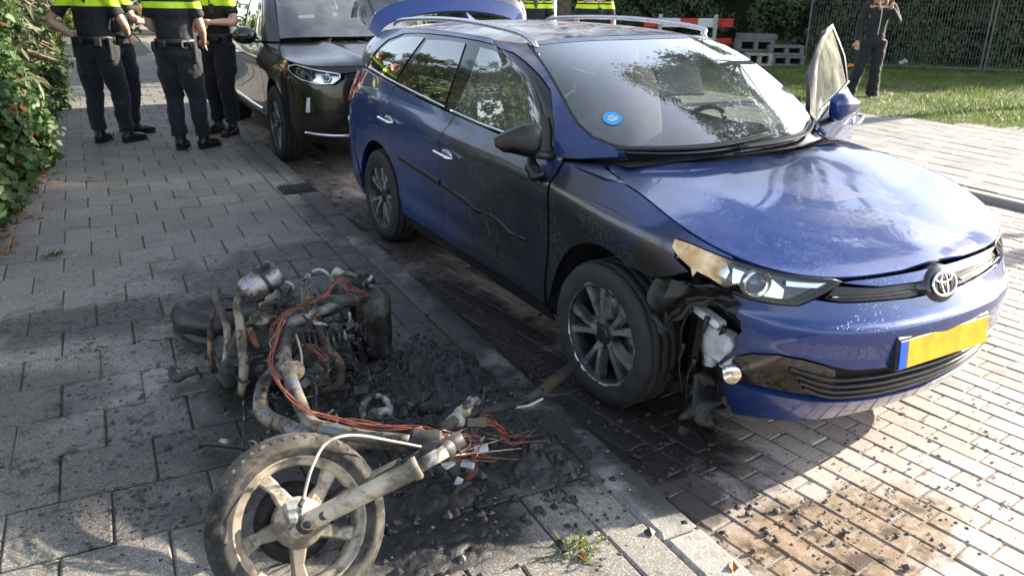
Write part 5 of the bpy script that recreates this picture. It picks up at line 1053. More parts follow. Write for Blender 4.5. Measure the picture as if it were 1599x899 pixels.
# engine block and cover mass
rnd = random.Random(4)
for nm, c, s, mt, sd_ in (('engine_casing', (425, 545, .22), (.34, .30, .20), B_BLK, 1), ('gearbox_cover', (385, 560, .18), (.22, .40, .14), B_BLK, 2), ('cylinder_block', (432, 505, .30), (.18, .16, .15), B_RUST, 3), ('crankcase_flange', (412, 500, .36), (.10, .09, .05), B_PIPE, 4), ('cylinder_head', (500, 560, .20), (.26, .20, .16), B_BLK, 5), ('battery_tray', (560, 440, .34), (.13, .10, .08), B_BLK, 6), ('carburettor', (492, 585, .28), (.08, .07, .09), B_SILV, 7), ('starter_motor', (472, 560, .27), (.09, .08, .07), B_BLK, 8)):
    m = MB(); m.box(at(*c), s, rot('Z', rnd.uniform(-.6, .6)) @ rot('X', rnd.uniform(-.2, .2)), .03); bm = bmesh.new(); me = bpy.data.meshes.new('t'); me.from_pydata(m.v, [], m.f); bm.from_mesh(me); bmesh.ops.subdivide_edges(bm, edges=bm.edges[:], cuts=3, use_grid_fill=True); bm.to_mesh(me); bm.free()
    m2 = MB(); m2.add([v.co for v in me.vertices], [tuple(p.vertices) for p in me.polygons]); bpy.data.meshes.remove(me); m2.jitter(.028, 13, sd_); m2.v = [(x, y, max(z, .082)) for x, y, z in m2.v]; sp(m2, nm, mt, smooth=False)
# cooling fins
fin = MB(); fin.box((0, 0, 0), (.15, .11, .004))
for i in range(7):
    q = at(446, 505, .30)+np.array((0, 0, -.05+i*.016)); m = MB(); m.box(q, (.15, .12, .005), rot('Z', .4)); sp(m, 'cooling_fin', B_BLK, smooth=False)
# spring and damper
s0, s1 = at(462, 531, .36), at(545, 527, .36); dd = s1-s0; Mx = frame(s0, dd); Ls = np.linalg.norm(dd); co = []
for i in range(150):
    t_ = i/149; aa = t_*2*math.pi*9; co.append(Mx[:3, :3] @ np.array((.030*math.cos(aa), .030*math.sin(aa), t_*Ls))+Mx[:3, 3])
m = MB(); m.tube(co, .0062, 6); sp(m, 'shock_spring', burnt_metal('spring_steel', ((.16, .20, .25), (.22, .25, .28), (.12, .10, .09), (.03, .03, .03)), .45, .7)); m = MB(); m.tube([s0-dd*.1, s1+dd*.1], .015, 10); sp(m, 'shock_damper', B_BLK)
# fuel tank and seat box
tk = MB(); c = at(585, 505, .29); Rz = rot('Z', .35); tk.box(c, (.15, .17, .36), Rz, .055); bm = bmesh.new(); me = bpy.data.meshes.new('t'); me.from_pydata(tk.v, [], tk.f); bm.from_mesh(me); bmesh.ops.subdivide_edges(bm, edges=bm.edges[:], cuts=2, use_grid_fill=True)
for _ in range(2): bmesh.ops.smooth_vert(bm, verts=bm.verts[:], factor=.4, use_axis_x=True, use_axis_y=True, use_axis_z=True)
bm.to_mesh(me); bm.free(); tk = MB(); tk.add([v.co for v in me.vertices], [tuple(p.vertices) for p in me.polygons]); tk.jitter(.006, 12); bpy.data.meshes.remove(me)
sp(tk, 'fuel_tank', burnt_metal('scorched_tank', ((.035, .035, .036), (.07, .066, .06), (.14, .12, .09), (.02, .02, .02)), .42, .5))
tk = MB(); tk.box(at(552, 508, .28), (.05, .16, .33), Rz, .02); sp(tk, 'tank_strap', B_BLK, smooth=False)
tk = MB(); tk.tube([at(540, 525, .20), at(538, 478, .40)], .026, 12); sp(tk, 'filter_canister', B_BLK)
sp(T([(540, 496, .40), (545, 489, .43), (546, 500, .40), (542, 508, .38)], .007, 8), 'breather_elbow', B_SILV)
tk = MB(); tk.box(at(528, 470, .45), (.17, .07, .05), rot('Z', -.1), .015); tk.jitter(.012, 20, 3); sp(tk, 'fuse_box', B_BLK, smooth=False)
sp(T([(520, 430, .52), (526, 424, .54), (534, 427, .53), (548, 429, .52), (562, 430, .50)], [.012, .018, .016, .012, .010], 9), 'seat_lock_bracket', B_SILV)
sp(T([(488, 424, .50), (500, 421, .51), (512, 428, .49), (520, 440, .44)], .0065, 7), 'loose_hose', B_CABLE)
sp(T([(436, 440, .40), (450, 441, .41), (459, 448, .40), (458, 458, .36)], .006, 7), 'loose_hose', B_CABLE)
m = MB(); q = at(508, 452, .42); m.add([q, q+np.array((.055, .02, .01)), q+np.array((.06, 0, -.07)), q+np.array((.015, -.01, -.075))], [(0, 1, 2, 3)]); m.add([p+np.array((.004, -.006, -.002)) for p in m.v[:4]], [(3, 2, 1, 0)]); sp(m, 'bent_metal_tab', B_SILV, smooth=False)
sp(T([(569, 445, .47), (576, 438, .50), (581, 430, .52)], [.014, .012, .006], 7), 'tank_filler_stub', B_SILV)
# rings and castings in front
m = MB(); rc = at(587, 640, .21); Mx = frame(rc, (-.25, -.75, .55)); m.lathe([(.040, -.015), (.060, -.018), (.064, .0), (.060, .016), (.042, .018), (.038, 0)], 26, Mx, True); m.jitter(.003, 40); sp(m, 'throttle_body_ring', B_SILV)
m = MB(); m.tube(crom([at(572, 656, .18), at(588, 648, .22), at(606, 645, .22), at(598, 660, .17)], 4), [.018, .026, .020, .010], 9).jitter(.006, 30); sp(m, 'casting_foot', B_SILV)
sp(T([(520, 640, .30), (512, 648, .31), (516, 664, .30), (526, 662, .29), (525, 646, .30)], .0045, 6), 'loose_clip', B_SILV)
sp(T([(462, 522, .40), (470, 550, .39), (471, 575, .37), (467, 588, .36)], .005, 6), 'flat_strap', B_CABLE)
for pts in ([(505, 545, .25), (515, 570, .22), (522, 590, .20)], [(500, 600, .22), (520, 570, .24), (540, 560, .22)], [(495, 565, .26), (510, 561, .27), (528, 570, .24)], [(505, 595, .20), (515, 575, .23), (522, 560, .24)]):
    sp(T(pts, [.005, .007, .004], 6), 'inner_linkage', B_SILV)
sp(T([(489, 565, .30), (490, 600, .26), (492, 640, .20)], [.014, .014, .012], 6, .4), 'flat_bar', B_BLK)
for pts in ([(540, 568, .22), (553, 570, .22), (556, 580, .20), (548, 586, .18)], [(536, 586, .18), (548, 594, .17), (560, 600, .14)], [(470, 605, .24), (500, 612, .22), (530, 600, .24)]):
    sp(T(pts, [.010, .012, .008], 7), 'charred_hose', B_BLK)
# handlebar and steering gear
sp(T([(688, 672, .36), (705, 660, .34), (720, 650, .32), (745, 645, .28), (790, 634, .22), (820, 625, .20), (848, 608, .22)], [.020, .020, .019, .017, .017, .018, .017], 10), 'handlebar', B_BLK)
sp(T([(846, 610, .22), (862, 597, .23), (880, 583, .23), (902, 567, .24)], [.022, .025, .024, .016], 10).jitter(.006, 30, 4), 'handlebar_grip', burnt_metal('burnt_grip', ((.02, .018, .016), (.05, .035, .02), (.16, .10, .05), (.012, .012, .012)), .8, .1))
sp(T([(846, 616, .21), (870, 616, .18), (890, 612, .17), (901, 608, .17)], [.008, .010, .008, .007], 8), 'brake_lever', B_BLK)
sp(T([(800, 636, .20), (825, 633, .20), (848, 622, .22)], [.006, .006, .005], 6), 'throttle_cable', B_CABLE)
for c, rr_ in (((722, 642, .35), .035), ((712, 655, .33), .03), ((735, 632, .36), .022), ((745, 626, .36), .016)):
    m = MB(); m.ball(at(*c), (rr_, rr_*.8, rr_*.9), 10, 7).jitter(.018, 24, c[0]); sp(m, 'steering_casting', B_SILV if rr_ < .033 else B_ASH)
sp(T([(718, 640, .36), (732, 630, .38), (747, 622, .39)], [.012, .014, .010], 8), 'switch_lever', B_SILV)
sp(T([(655, 640, .22), (672, 636, .22), (690, 640, .22)], [.022, .024, .022], 8), 'horn_bracket', B_BLK)
sp(T([(820, 692, .12), (822, 668, .16), (808, 650, .2)], [.006, .008, .005], 6), 'charred_stub', B_BLK)
# wires: bare copper strands with individual sag
trunk = [(533, 432, .54), (520, 446, .52), (505, 462, .50), (478, 474, .49), (450, 488, .48), (438, 505, .47), (428, 535, .45), (421, 560, .43), (430, 590, .43), (452, 618, .43), (480, 640, .42), (507, 650, .41), (560, 662, .40), (613, 668, .40), (660, 668, .40), (690, 672, .42)]
for s in range(7):
    rg = random.Random(40+s); pts = [(u+rg.gauss(0, 2.4), v+rg.gauss(0, 2.2), z+rg.gauss(0, .006)) for u, v, z in trunk[rg.randint(0, 2):len(trunk)-rg.randint(0, 2)]]
    sp(T(pts, .0022, 5), 'copper_wire', B_WIRE)
for s in range(13):
    rg = random.Random(90+s); u, v, z = 712+rg.gauss(0, 16), 686+rg.gauss(0, 10), .30; pts = [(690+rg.gauss(0, 8), 680+rg.gauss(0, 6), .38)]
    ang = rg.uniform(0, 6.28); rad = rg.uniform(14, 34)
    for i in range(5): pts.append((u+rad*math.cos(ang+i*.9), v+rad*.7*math.sin(ang+i*.9), z+rg.gauss(0, .025))); 
    pts.append((u+rg.uniform(20, 95), v+rg.uniform(-8, 30), .15+rg.uniform(0, .06)))
    sp(T(pts, .0018, 4, seg=5), 'copper_wire', B_WIRE if s % 5 else B_CABLE)
for s in range(4):
    rg = random.Random(150+s); sp(T([(715+s*2, 690, .28), (732+s*1.5, 700, .22), (738+s*2, 720, .15), (735+s*3, 738, .11), (722+s*3, 750, .095)], .002, 4), 'copper_wire', B_WIRE)
for s in range(8):
    rg = random.Random(190+s); pts = [(735+rg.gauss(0, 6), 668+rg.gauss(0, 5), .3), (760+rg.gauss(0, 5), 658+rg.gauss(0, 4), .27), (785+rg.gauss(0, 4), 668+rg.gauss(0, 4), .24), (795+rg.gauss(0, 6), 686+rg.gauss(0, 5), .19), (825+rg.gauss(0, 15), 692+rg.gauss(0, 8), .16)]; sp(T(pts, .002, 4), 'copper_wire', B_WIRE)
for s in range(5):
    rg = random.Random(230+s); pts = [(528+rg.gauss(0, 4), 430, .53), (545+rg.gauss(0, 4), 445+rg.gauss(0, 4), .50), (560+rg.gauss(0, 5), 455+rg.gauss(0, 4), .47), (575+rg.gauss(0, 5), 462, .45)]; sp(T(pts, .002, 4), 'copper_wire', B_WIRE)
for s in range(5):
    rg = random.Random(260+s); pts = [(445+rg.gauss(0, 5), 492, .47), (430+rg.gauss(0, 4), 512, .45), (428+rg.gauss(0, 6), 535, .40), (436+rg.gauss(0, 5), 560, .36)]; sp(T(pts, .0025, 4), 'copper_wire', B_WIRE if s else B_CABLE)
for s in range(5):
    rg = random.Random(290+s); pts = [(470, 540+rg.gauss(0, 4), .38), (490, 545+rg.gauss(0, 4), .36), (505+rg.gauss(0, 5), 560, .34), (512, 580+rg.gauss(0, 8), .28)]; sp(T(pts, .002, 4), 'copper_wire', B_WIRE)
sp(T([(474, 780, .44), (478, 760, .46), (487, 730, .50), (505, 696, .53), (530, 682, .54), (565, 680, .52), (620, 690, .46), (690, 702, .40), (712, 692, .38)], .0042, 7), 'front_brake_cable', B_CABLE)
sp(T([(468, 790, .43), (475, 776, .44)], .007, 7), 'cable_ferrule', B_BLK)
sp(T([(560, 755, .10), (620, 768, .09), (680, 758, .095), (735, 745, .09)], .004, 5), 'charred_cable', B_BLK)
for c in ((716, 752, .10), (730, 724, .14), (752, 700, .16), (700, 725, .16)):
    m = MB(); m.box(at(*c), (.045, .028, .012), rot('Z', random.uniform(-1, 1)) @ rot('X', .3), .003); m.jitter(.006, 30, c[0]); sp(m, 'melted_connector', plain('pale_plastic_remnant', (.50, .54, .58), .5, var=.3), smooth=False)
# brittle scraps too many to pick apart, clinging to the frame
cl = MB(); rg = random.Random(77)
for i in range(520):
    u, v, z = rg.choice([(430, 545, .30), (500, 570, .24), (540, 600, .16), (470, 600, .22), (560, 520, .2), (620, 640, .16), (400, 580, .18), (660, 670, .24), (440, 480, .36), (590, 600, .14), (730, 660, .22), (520, 500, .33)]); c = at(u+rg.gauss(0, 22), v+rg.gauss(0, 16), max(.09, z+rg.gauss(0, .06))); L = rg.uniform(.02, .10); d = unit3(rg); e = c+d*L; c[2] = max(c[2], .085); e[2] = max(e[2], .085)
    if i % 3: cl.tube([c, (c+e)/2+unit3(rg)*.012, e], [rg.uniform(.002, .007)]*3, 5)
    else: cl.box(c, (L*.6, L*.4, .006), rot('Z', rg.uniform(0, 3)) @ rot('X', rg.uniform(-1, 1)))
cl.jitter(.004, 40); sp(cl, 'burnt_scraps', B_BLK, smooth=False, kind='stuff')
# ---------------------------------------------------------------- charred heaps on the pavement
def heap(name, cx, cy, rx, ry, h, label, seed=0, m=None, n=46, rotz=0):
    v = []; f = []; off = Vector((seed*5.3, seed*2.1, 0))
    for i in range(n+1):
        for j in range(n+1):
            a, b = 2*i/n-1, 2*j/n-1; r = math.sqrt(a*a+b*b); p = Vector((a*rx, b*ry, 0)); w = mnoise.fractal(p*7+off, 1.0, 2.0, 5)*.6; w2 = abs(mnoise.noise(p*22+off)); k = max(0, 1-(r+w*.35)**2)
            z = h*k*(.5+.5*abs(w)+.55*w2)-.004; q = p+mnoise.noise_vector(p*18+off)*.022*k; v.append((cx+q.x*math.cos(rotz)-q.y*math.sin(rotz), cy+q.x*math.sin(rotz)+q.y*math.cos(rotz), .080+z))
    for i in range(n):
        for j in range(n):
            q = (i*(n+1)+j, i*(n+1)+j+1, (i+1)*(n+1)+j+1, (i+1)*(n+1)+j)
            if max(v[t_][2] for t_ in q) > .0795: f.append(q)
    o = MB(); o.add(v, f); ob = o.build(name, m or M_CHARG, None, False, label=label, cat='debris'); return ob
_k = NT('charred_residue'); _c = _k.pos(); _n = _k.noise(_c, 40, 6, .75); _k.set(_k.mix(_k.ramp(_n, .55, .75), (.010, .010, .011), (.075, .07, .066)), _k.ramp(_k.noise(_c, 25, 4), .3, .7, .22, .75)); _k.bump(_n, .8, .008); M_CHARG = _k.m
p = at(640, 590, .08); heap('charred_heap', p[0], p[1], .36, .40, .10, 'mound of black charred plastic between the scooter frame and the kerb', 1)
p = at(840, 722, .08); heap('melted_headlamp', p[0], p[1], .17, .15, .10, 'round melted black lump beside the scooter handlebar', 2, rotz=.4)
p = at(690, 775, .08); heap('charred_residue', p[0], p[1], .18, .10, .055, 'flat black residue by the scooter front fork', 3)
p = at(700, 850, .08); heap('charred_residue', p[0], p[1], .24, .16, .03, 'thin crusted black residue right of the scooter front wheel', 4)
p = at(560, 600, .08); heap('charred_residue', p[0], p[1], .28, .26, .09, 'burnt plastic residue under the scooter frame tubes', 5)
# ---------------------------------------------------------------- people
def loft(m, rings, n=18, cap=True):
    # rings: (centre, rx, ry, yaw); horizontal ellipses
    v = []; f = []
    for (c, rx, ry, yaw) in rings:
        for k in range(n):
            a = 2*math.pi*k/n; x, y = rx*math.cos(a), ry*math.sin(a); v.append((c[0]+x*math.cos(yaw)-y*math.sin(yaw), c[1]+x*math.sin(yaw)+y*math.cos(yaw), c[2]))
    for i in range(len(rings)-1):
        for k in range(n): f.append((i*n+k, i*n+(k+1) % n, (i+1)*n+(k+1) % n, (i+1)*n+k))
    if cap: f.append(tuple(range(n-1, -1, -1))); f.append(tuple((len(rings)-1)*n+k for k in range(n)))
    return m.add(v, f)
TEX = bpy.data.textures.new('cloth_folds', 'CLOUDS'); TEX.noise_scale = .09; TEX.noise_depth = 2
def blend(o, vox=.013, sm=6, disp=0.):
    r = o.modifiers.new('r', 'REMESH'); r.mode = 'VOXEL'; r.voxel_size = vox; r.use_smooth_shade = True
    s = o.modifiers.new('s', 'SMOOTH'); s.factor = .5; s.iterations = sm
    if disp: d = o.modifiers.new('d', 'DISPLACE'); d.texture = TEX; d.strength = disp; d.mid_level = .5; d.texture_coords = 'GLOBAL'
    return o
def skin_mat():
    k = NT('skin'); c = k.coord(); k.set(k.mix(k.noise(c, 18, 4), (.46, .27, .19), (.58, .36, .27)), .5); k.b.inputs['Subsurface Weight'].default_value = .12; k.b.inputs['Subsurface Radius'].default_value = (.02, .008, .004); return k.m
def cloth(name, col, rough=.85, var=.3):
    k = NT(name); c = k.coord(); n = k.noise(c, 6, 5, .6); k.set(k.mix(k.ramp(n, .3, .7), tuple(a*(1-var) for a in col), tuple(a*(1+var) for a in col)), rough, sheen=.15); k.bump(k.noise(c, 260, 2), .15, .001); return k.m
def uniform_shirt():
    k = NT('police_shirt'); c = k.coord(); x, y, z = k.sep(c); n = k.noise(c, 6, 5)
    def band(a, b): return k.math('MULTIPLY', k.ramp(z, a, a+.004), k.ramp(z, b, b-.004))
    bd = k.math('MAXIMUM', band(1.335, 1.395), band(1.412, 1.435)); bd = k.math('MAXIMUM', bd, band(1.198, 1.202)) if False else bd
    base = k.mix(n, (.006, .007, .011), (.014, .016, .022)); k.set(k.mix(bd, base, (.62, .86, .03)), .8); k.b.inputs['Emission Strength'].default_value = 0; k.bump(n, .2, .01); return k.m
M_SKIN = skin_mat(); M_SHIRT = uniform_shirt(); M_TROU = cloth('navy_trousers', (.006, .0075, .014)); M_BOOT = plain('black_boot_leather', (.008, .008, .009), .4, var=.3); M_BELT = plain('black_duty_belt', (.009, .009, .010), .5, var=.3)
M_YEL = plain('yellow_taser_plastic', (.75, .62, .02), .45, var=.1); M_HAIRB = plain('brown_hair', (.10, .055, .03), .5, var=.5, sc=60, bump=.5); M_HAIRL = plain('blond_hair', (.38, .24, .11), .5, var=.4, sc=60, bump=.5); M_HAIRD = plain('dark_hair', (.03, .02, .015), .5, var=.4, sc=60, bump=.5)
M_JACK = cloth('black_track_jacket', (.011, .011, .014)); M_PANTS = cloth('black_wide_trousers', (.010, .010, .012)); M_SHOE = plain('white_blue_trainer', (.45, .50, .62), .6, var=.3, sc=14)
def hand(m, w, d, up, thumb, curl=.5, s=1.):
    d = np.array(d, float); d /= np.linalg.norm(d); up = np.array(up, float); up -= d*(up @ d); up /= np.linalg.norm(up); sd_ = np.cross(d, up); w = np.array(w, float)
    m.tube([w-d*.02, w+d*.035, w+d*.085*s], [.026*s, .036*s, .036*s], 10, flat=.5, up=up)
    for i, (o, L) in enumerate(((-.027, .062), (-.009, .074), (.009, .070), (.026, .054))):
        b = w+d*.08*s+sd_*o*s; c1 = b+(d*math.cos(curl*.5)-up*math.sin(curl*.5))*L*.5*s; c2 = c1+(d*math.cos(curl*1.4)-up*math.sin(curl*1.4))*L*.5*s; m.tube([b-d*.02, b, c1, c2], [.010*s, .0095*s, .009*s, .007*s], 7)
    b = w+d*.025*s+sd_*thumb*.030*s; c1 = b+(d*.6+sd_*thumb*.75-up*.2)*.038*s; c2 = c1+(d*.9+sd_*thumb*.25-up*.35)*.034*s; m.tube([b, c1, c2], [.013*s, .011*s, .008*s], 7)
def person(loc, face, label, J=None, group=None, kind='officer', H=1.0, hair=None, hairlen=0, extra=None, build=1.0):
    j = dict(pelvis=(0, 0, .97), waist=(0, -.005, 1.08), chest=(0, .01, 1.32), neck=(0, -.005, 1.50), head=(0, .02, 1.67), hl=(-.095, 0, .93), hr=(.095, 0, .93), kl=(-.11, .03, .50), kr=(.11, .03, .50), al=(-.115, -.01, .09), ar=(.115, -.01, .09), tl=10, tr=-10,
             sl=(-.185, -.005, 1.44), sr=(.185, -.005, 1.44), el=(-.27, -.03, 1.16), er=(.27, -.03, 1.16), wl=(-.25, .10, .93), wr=(.25, .10, .93), dl=(0, .3, -1), dr=(0, .3, -1), head_yaw=0)
    j.update(J or {}); A = {k: np.array(v, float) for k, v in j.items() if not np.isscalar(v)}
    root = empty('person', loc, math.radians(face)-math.pi/2, label, 'person', group); root.scale = (H, H, H); b = build
    # one continuous body
    bs = min(1., b)*.96; m = MB(); loft(m, [(A['pelvis']+[0, 0, -.10], .10*bs, .09*bs, 0), (A['pelvis'], .14*bs, .095*bs, 0), (A['waist'], .125*bs, .085*bs, 0), (A['chest']+[0, 0, -.1], .145, .10, 0), (A['chest'], .16, .105, 0), (A['chest']+[0, 0, .10], .15, .085, 0), (A['neck']+[0, 0, -.02], .075, .06, 0)])
    for s in 'lr':
        m.tube(crom([A['h'+s]+[0, 0, .03], (A['h'+s]+A['k'+s])/2, A['k'+s], A['k'+s]*.6+A['a'+s]*.4+[0, -.015, 0], A['a'+s]], 3), [.078*bs, .072*bs, .055, .052, .038], 12)
        t = math.radians(j['t'+s]); fd = np.array((-math.sin(t), math.cos(t), 0)); m.tube([A['a'+s]+[0, 0, -.02], A['a'+s]+fd*.08+[0, 0, -.05], A['a'+s]+fd*.17+[0, 0, -.065]], [.040, .036, .025], 10)
        m.tube(crom([A['s'+s]*.9+A['chest']*.1, A['s'+s], (A['s'+s]+A['e'+s])/2, A['e'+s], A['e'+s]*.6+A['w'+s]*.4, A['w'+s]], 3), [.055, .056, .047, .040, .041, .026], 12)
    m.tube([A['neck']+[0, 0, -.04], A['neck']+[0, .005, .06]], [.058, .053], 12); hy = rot('Z', math.radians(j['head_yaw'])); hc = A['head']
    m.ball(hc+[0, 0, .02], (.074, .093, .105), 18, 12, hy); m.ball(hc+hy @ np.array((0, .025, -.055)), (.056, .068, .062), 14, 10, hy); m.tube([hc+hy @ np.array((0, .09, .015)), hc+hy @ np.array((0, .112, -.022))], [.009, .015], 8)
    for s in (-1, 1): m.ball(hc+hy @ np.array((s*.076, .0, 0)), (.010, .020, .032), 8, 6, hy)
    m.ball(hc+hy @ np.array((0, .088, -.055)), (.024, .010, .012), 8, 6, hy)
    body = blend(m.build('body', M_SKIN, root, True), .011, 3)
    hm = MB()
    for s, th in (('l', 1), ('r', -1)):
        d = A['d'+s]; hand(hm, A['w'+s], d, (0, -1, .2) if abs(d[1]) < .9*np.linalg.norm(d) else (0, 0, 1), th, .6)
    # hands are joined into the body mesh after the skin has been blended
    dg = bpy.context.evaluated_depsgraph_get(); bpy.context.view_layer.update(); me = bpy.data.meshes.new_from_object(body.evaluated_get(bpy.context.evaluated_depsgraph_get()))
    bm = bmesh.new(); bm.from_mesh(me); t = bpy.data.meshes.new('t'); t.from_pydata(hm.v, [], hm.f); bm.from_mesh(t); bm.to_mesh(me); bm.free(); bpy.data.meshes.remove(t); me.polygons.foreach_set('use_smooth', [True]*len(me.polygons)); body.modifiers.clear(); old = body.data; body.data = me
    if not me.materials: me.materials.append(M_SKIN)
    for s in (-1, 1):
        e = MB(); e.ball(hc+hy @ np.array((s*.031, .083, .012)), .0125, 10, 8); e.build('eye', M_WHITEP, root, True)
    # trousers
    g = MB(); wide = kind == 'girl'; loft(g, [(A['pelvis']+[0, 0, -.13], .13*b, .115*b, 0), (A['pelvis']+[0, -.01, -.05], .172*b, .135*b, 0), (A['pelvis']+[0, -.005, .04], .165*b, .125*b, 0), (A['waist'], .152*b, .112*b, 0)])
    for s in 'lr':
        R_ = [.114*b, .110*b, .088, .080, .074, .078] if not wide else [.104, .096, .086, .092, .10, .104]
        g.tube(crom([A['h'+s]+[0, 0, .02], (A['h'+s]+A['k'+s])/2+[0, -.008, 0], A['k'+s], A['k'+s]*.55+A['a'+s]*.45+[0, -.02, 0], A['k'+s]*.15+A['a'+s]*.85+[0, -.005, .03], A['a'+s]+[0, 0, .05 if not wide else .0]], 3), R_, 14)
    blend(g.build('trousers', M_TROU if not wide else M_PANTS, root, True), .012, 3, .034)
    # boots
    for s in 'lr':
        f = MB(); t = math.radians(j['t'+s]); fd = np.array((-math.sin(t), math.cos(t), 0)); a0 = A['a'+s]
        f.tube([a0+[0, 0, .12], a0+[0, 0, .04], a0+[0, 0, -.015]], [.056, .054, .056], 12); up = (0, 0, 1)
        f.tube(crom([a0-fd*.065+[0, 0, -.045], a0-fd*.02+[0, 0, -.035], a0+fd*.07+[0, 0, -.038], a0+fd*.15+[0, 0, -.052], a0+fd*.205+[0, 0, -.062]], 3), [.040, .052, .050, .048, .026], 12, flat=.85, up=up)
        f.v = [(x, y, max(z, .004)) for x, y, z in f.v]
        bo = blend(f.build('boot' if not wide else 'shoe', M_BOOT if not wide else M_SHOE, root, True), .010, 3); so = MB(); so.box(a0+fd*.07+np.array((0, 0, -.078)), (.088, .27, .024), rot('Z', t), .010); so.build('sole', M_BELT if not wide else M_WHITEP, bo)
    # shirt or jacket
    g = MB(); sh = M_SHIRT if not wide else M_JACK; lo = A['waist']+([0, 0, -.03] if not wide else [0, 0, -.07])
    loft(g, [(lo, .158*b, .118*b, 0), (A['waist']+[0, 0, .06], .156*b, .118*b, 0), (A['chest']+[0, 0, -.10], .170*b, .125*b, 0), (A['chest'], .182*b, .130*b, 0), (A['chest']+[0, 0, .08], .172, .108, 0), (A['neck']+[0, 0, -.055], .115, .080, 0), (A['neck']+[0, 0, -.01], .075, .066, 0)])
    for s in 'lr':
        if wide: g.tube(crom([A['s'+s]*.85+A['chest']*.15+[0, 0, .02], A['s'+s], (A['s'+s]+A['e'+s])/2, A['e'+s], A['e'+s]*.5+A['w'+s]*.5, A['w'+s]*.95+A['e'+s]*.05], 3), [.065, .070, .062, .055, .052, .042], 12)
        else: g.tube(crom([A['s'+s]*.85+A['chest']*.15+[0, 0, .02], A['s'+s], (A['s'+s]+A['e'+s])/2, A['s'+s]*.28+A['e'+s]*.72], 3), [.068, .074, .068, .068], 12)
    blend(g.build('shirt' if not wide else 'jacket', sh, root, True), .012, 3, .022)
    # hair
    h = MB(); h.ball(hc+hy @ np.array((0, -.014, .042)), (.083, .098, .098), 16, 12, hy); hm_ = hair or M_HAIRD
    if hairlen: h.tube(crom([hc+hy @ np.array((0, -.10, .06)), hc+hy @ np.array((0, -.14, -.02)), hc+hy @ np.array((.01, -.135, -.12)), hc+hy @ np.array((.02, -.12, -.12-hairlen))], 4), [.035, .04, .042, .012], 10, flat=.7)
    ho = h.build('hair', hm_, root, True); ho.data.update()
    if kind == 'officer':
        bl = MB(); c = A['waist']+np.array((0, 0, -.045)); loft(bl, [(c+[0, 0, -.026], .176*b, .138*b, 0), (c+[0, 0, -.024], .182*b, .144*b, 0), (c+[0, 0, .024], .178*b, .140*b, 0), (c+[0, 0, .026], .172*b, .134*b, 0)], 28); belt = bl.build('duty_belt', M_BELT, root, True)
        for ang, dz, sz, mt in (((200, -.09, (.06, .05, .20), M_BELT), (340, -.10, (.055, .06, .22), M_BELT), (305, -.03, (.07, .045, .09), M_BELT), (250, -.02, (.08, .04, .07), M_BELT), (60, -.02, (.05, .035, .09), M_BELT)) if extra is None else extra):
            aa = math.radians(ang); q = c+np.array((math.cos(aa)*(.185*b), math.sin(aa)*(.15*b), dz)); p = MB(); p.box(q, sz, rot('Z', aa+math.pi/2), .012); p.build('pouch' if mt is M_BELT else 'taser', mt, belt)
        ra = MB(); q = A['chest']+np.array((-.10, .125, -.02)); ra.box(q, (.06, .035, .11), None, .008); ra.tube([q+[.02, 0, .05], q+[.02, 0, .14]], .006, 6); ra.build('radio', M_BELT, root)
        vp = MB(); vp.box(A['chest']+np.array((.08, .128, -.08)), (.12, .03, .10), None, .01); vp.build('chest_pocket', M_BELT, root)
    elif wide:
        z = MB(); z.tube(crom([A['neck']+[0, .07, -.03], A['chest']+[0, .135, .04], A['chest']+[0, .142, -.10], A['waist']+[0, .128, -.05]], 4), .006, 6); z.build('zipper', M_WHITEP, root)
        ph = MB(); q = A['wl']+A['dl']/np.linalg.norm(A['dl'])*.08+np.array((0, .02, .02)); ph.box(q, (.072, .012, .14), rot('X', -.5) @ rot('Z', .3), .004); ph.build('held_phone', M_BELT, root)
        lh = MB()
        for s in (-1, 1): lh.tube(crom([hc+hy @ np.array((s*.06, -.01, .09)), hc+hy @ np.array((s*.088, .0, -.02)), hc+hy @ np.array((s*.085, .03, -.16)), hc+hy @ np.array((s*.075, .06, -.27))], 4), [.03, .036, .038, .012], 9, flat=.6)
        lh.tube(crom([hc+hy @ np.array((0, -.08, .05)), hc+hy @ np.array((0, -.10, -.06)), hc+hy @ np.array((0, -.10, -.22))], 4), [.06, .07, .05], 9, flat=.5); lh.build('long_hair', hm_, root, True)
    return root
OG = 'police officers standing on the pavement'
Z8 = .082
person((-2.26, 6.72, Z8), 52, 'police officer with a hand on the hip standing nearest the left hedge, seen from behind', dict(el=(-.37, -.12, 1.20), wl=(-.19, -.02, 1.03), dl=(.6, .3, -.6), er=(.30, .05, 1.17), wr=(.22, .22, 1.03), dr=(-.3, .7, -.3), kl=(-.12, .02, .50), kr=(.13, .07, .50), ar=(.15, .07, .09), tl=8, tr=-20), OG, hair=M_HAIRB, hairlen=.2, build=1.06)
person((-2.02, 7.28, Z8), 20, 'police officer half hidden behind the others with a yellow taser on the hip', dict(el=(-.25, .10, 1.22), wl=(-.08, .28, 1.27), dl=(.6, .4, .3), er=(.25, .08, 1.2), wr=(.10, .27, 1.15), dr=(-.5, .5, .2)), OG, hair=M_HAIRD, extra=((340, -.12, (.055, .06, .18), M_BELT), (320, -.06, (.03, .05, .09), M_YEL), (250, -.02, (.08, .04, .07), M_BELT), (200, -.05, (.06, .05, .1), M_BELT)))
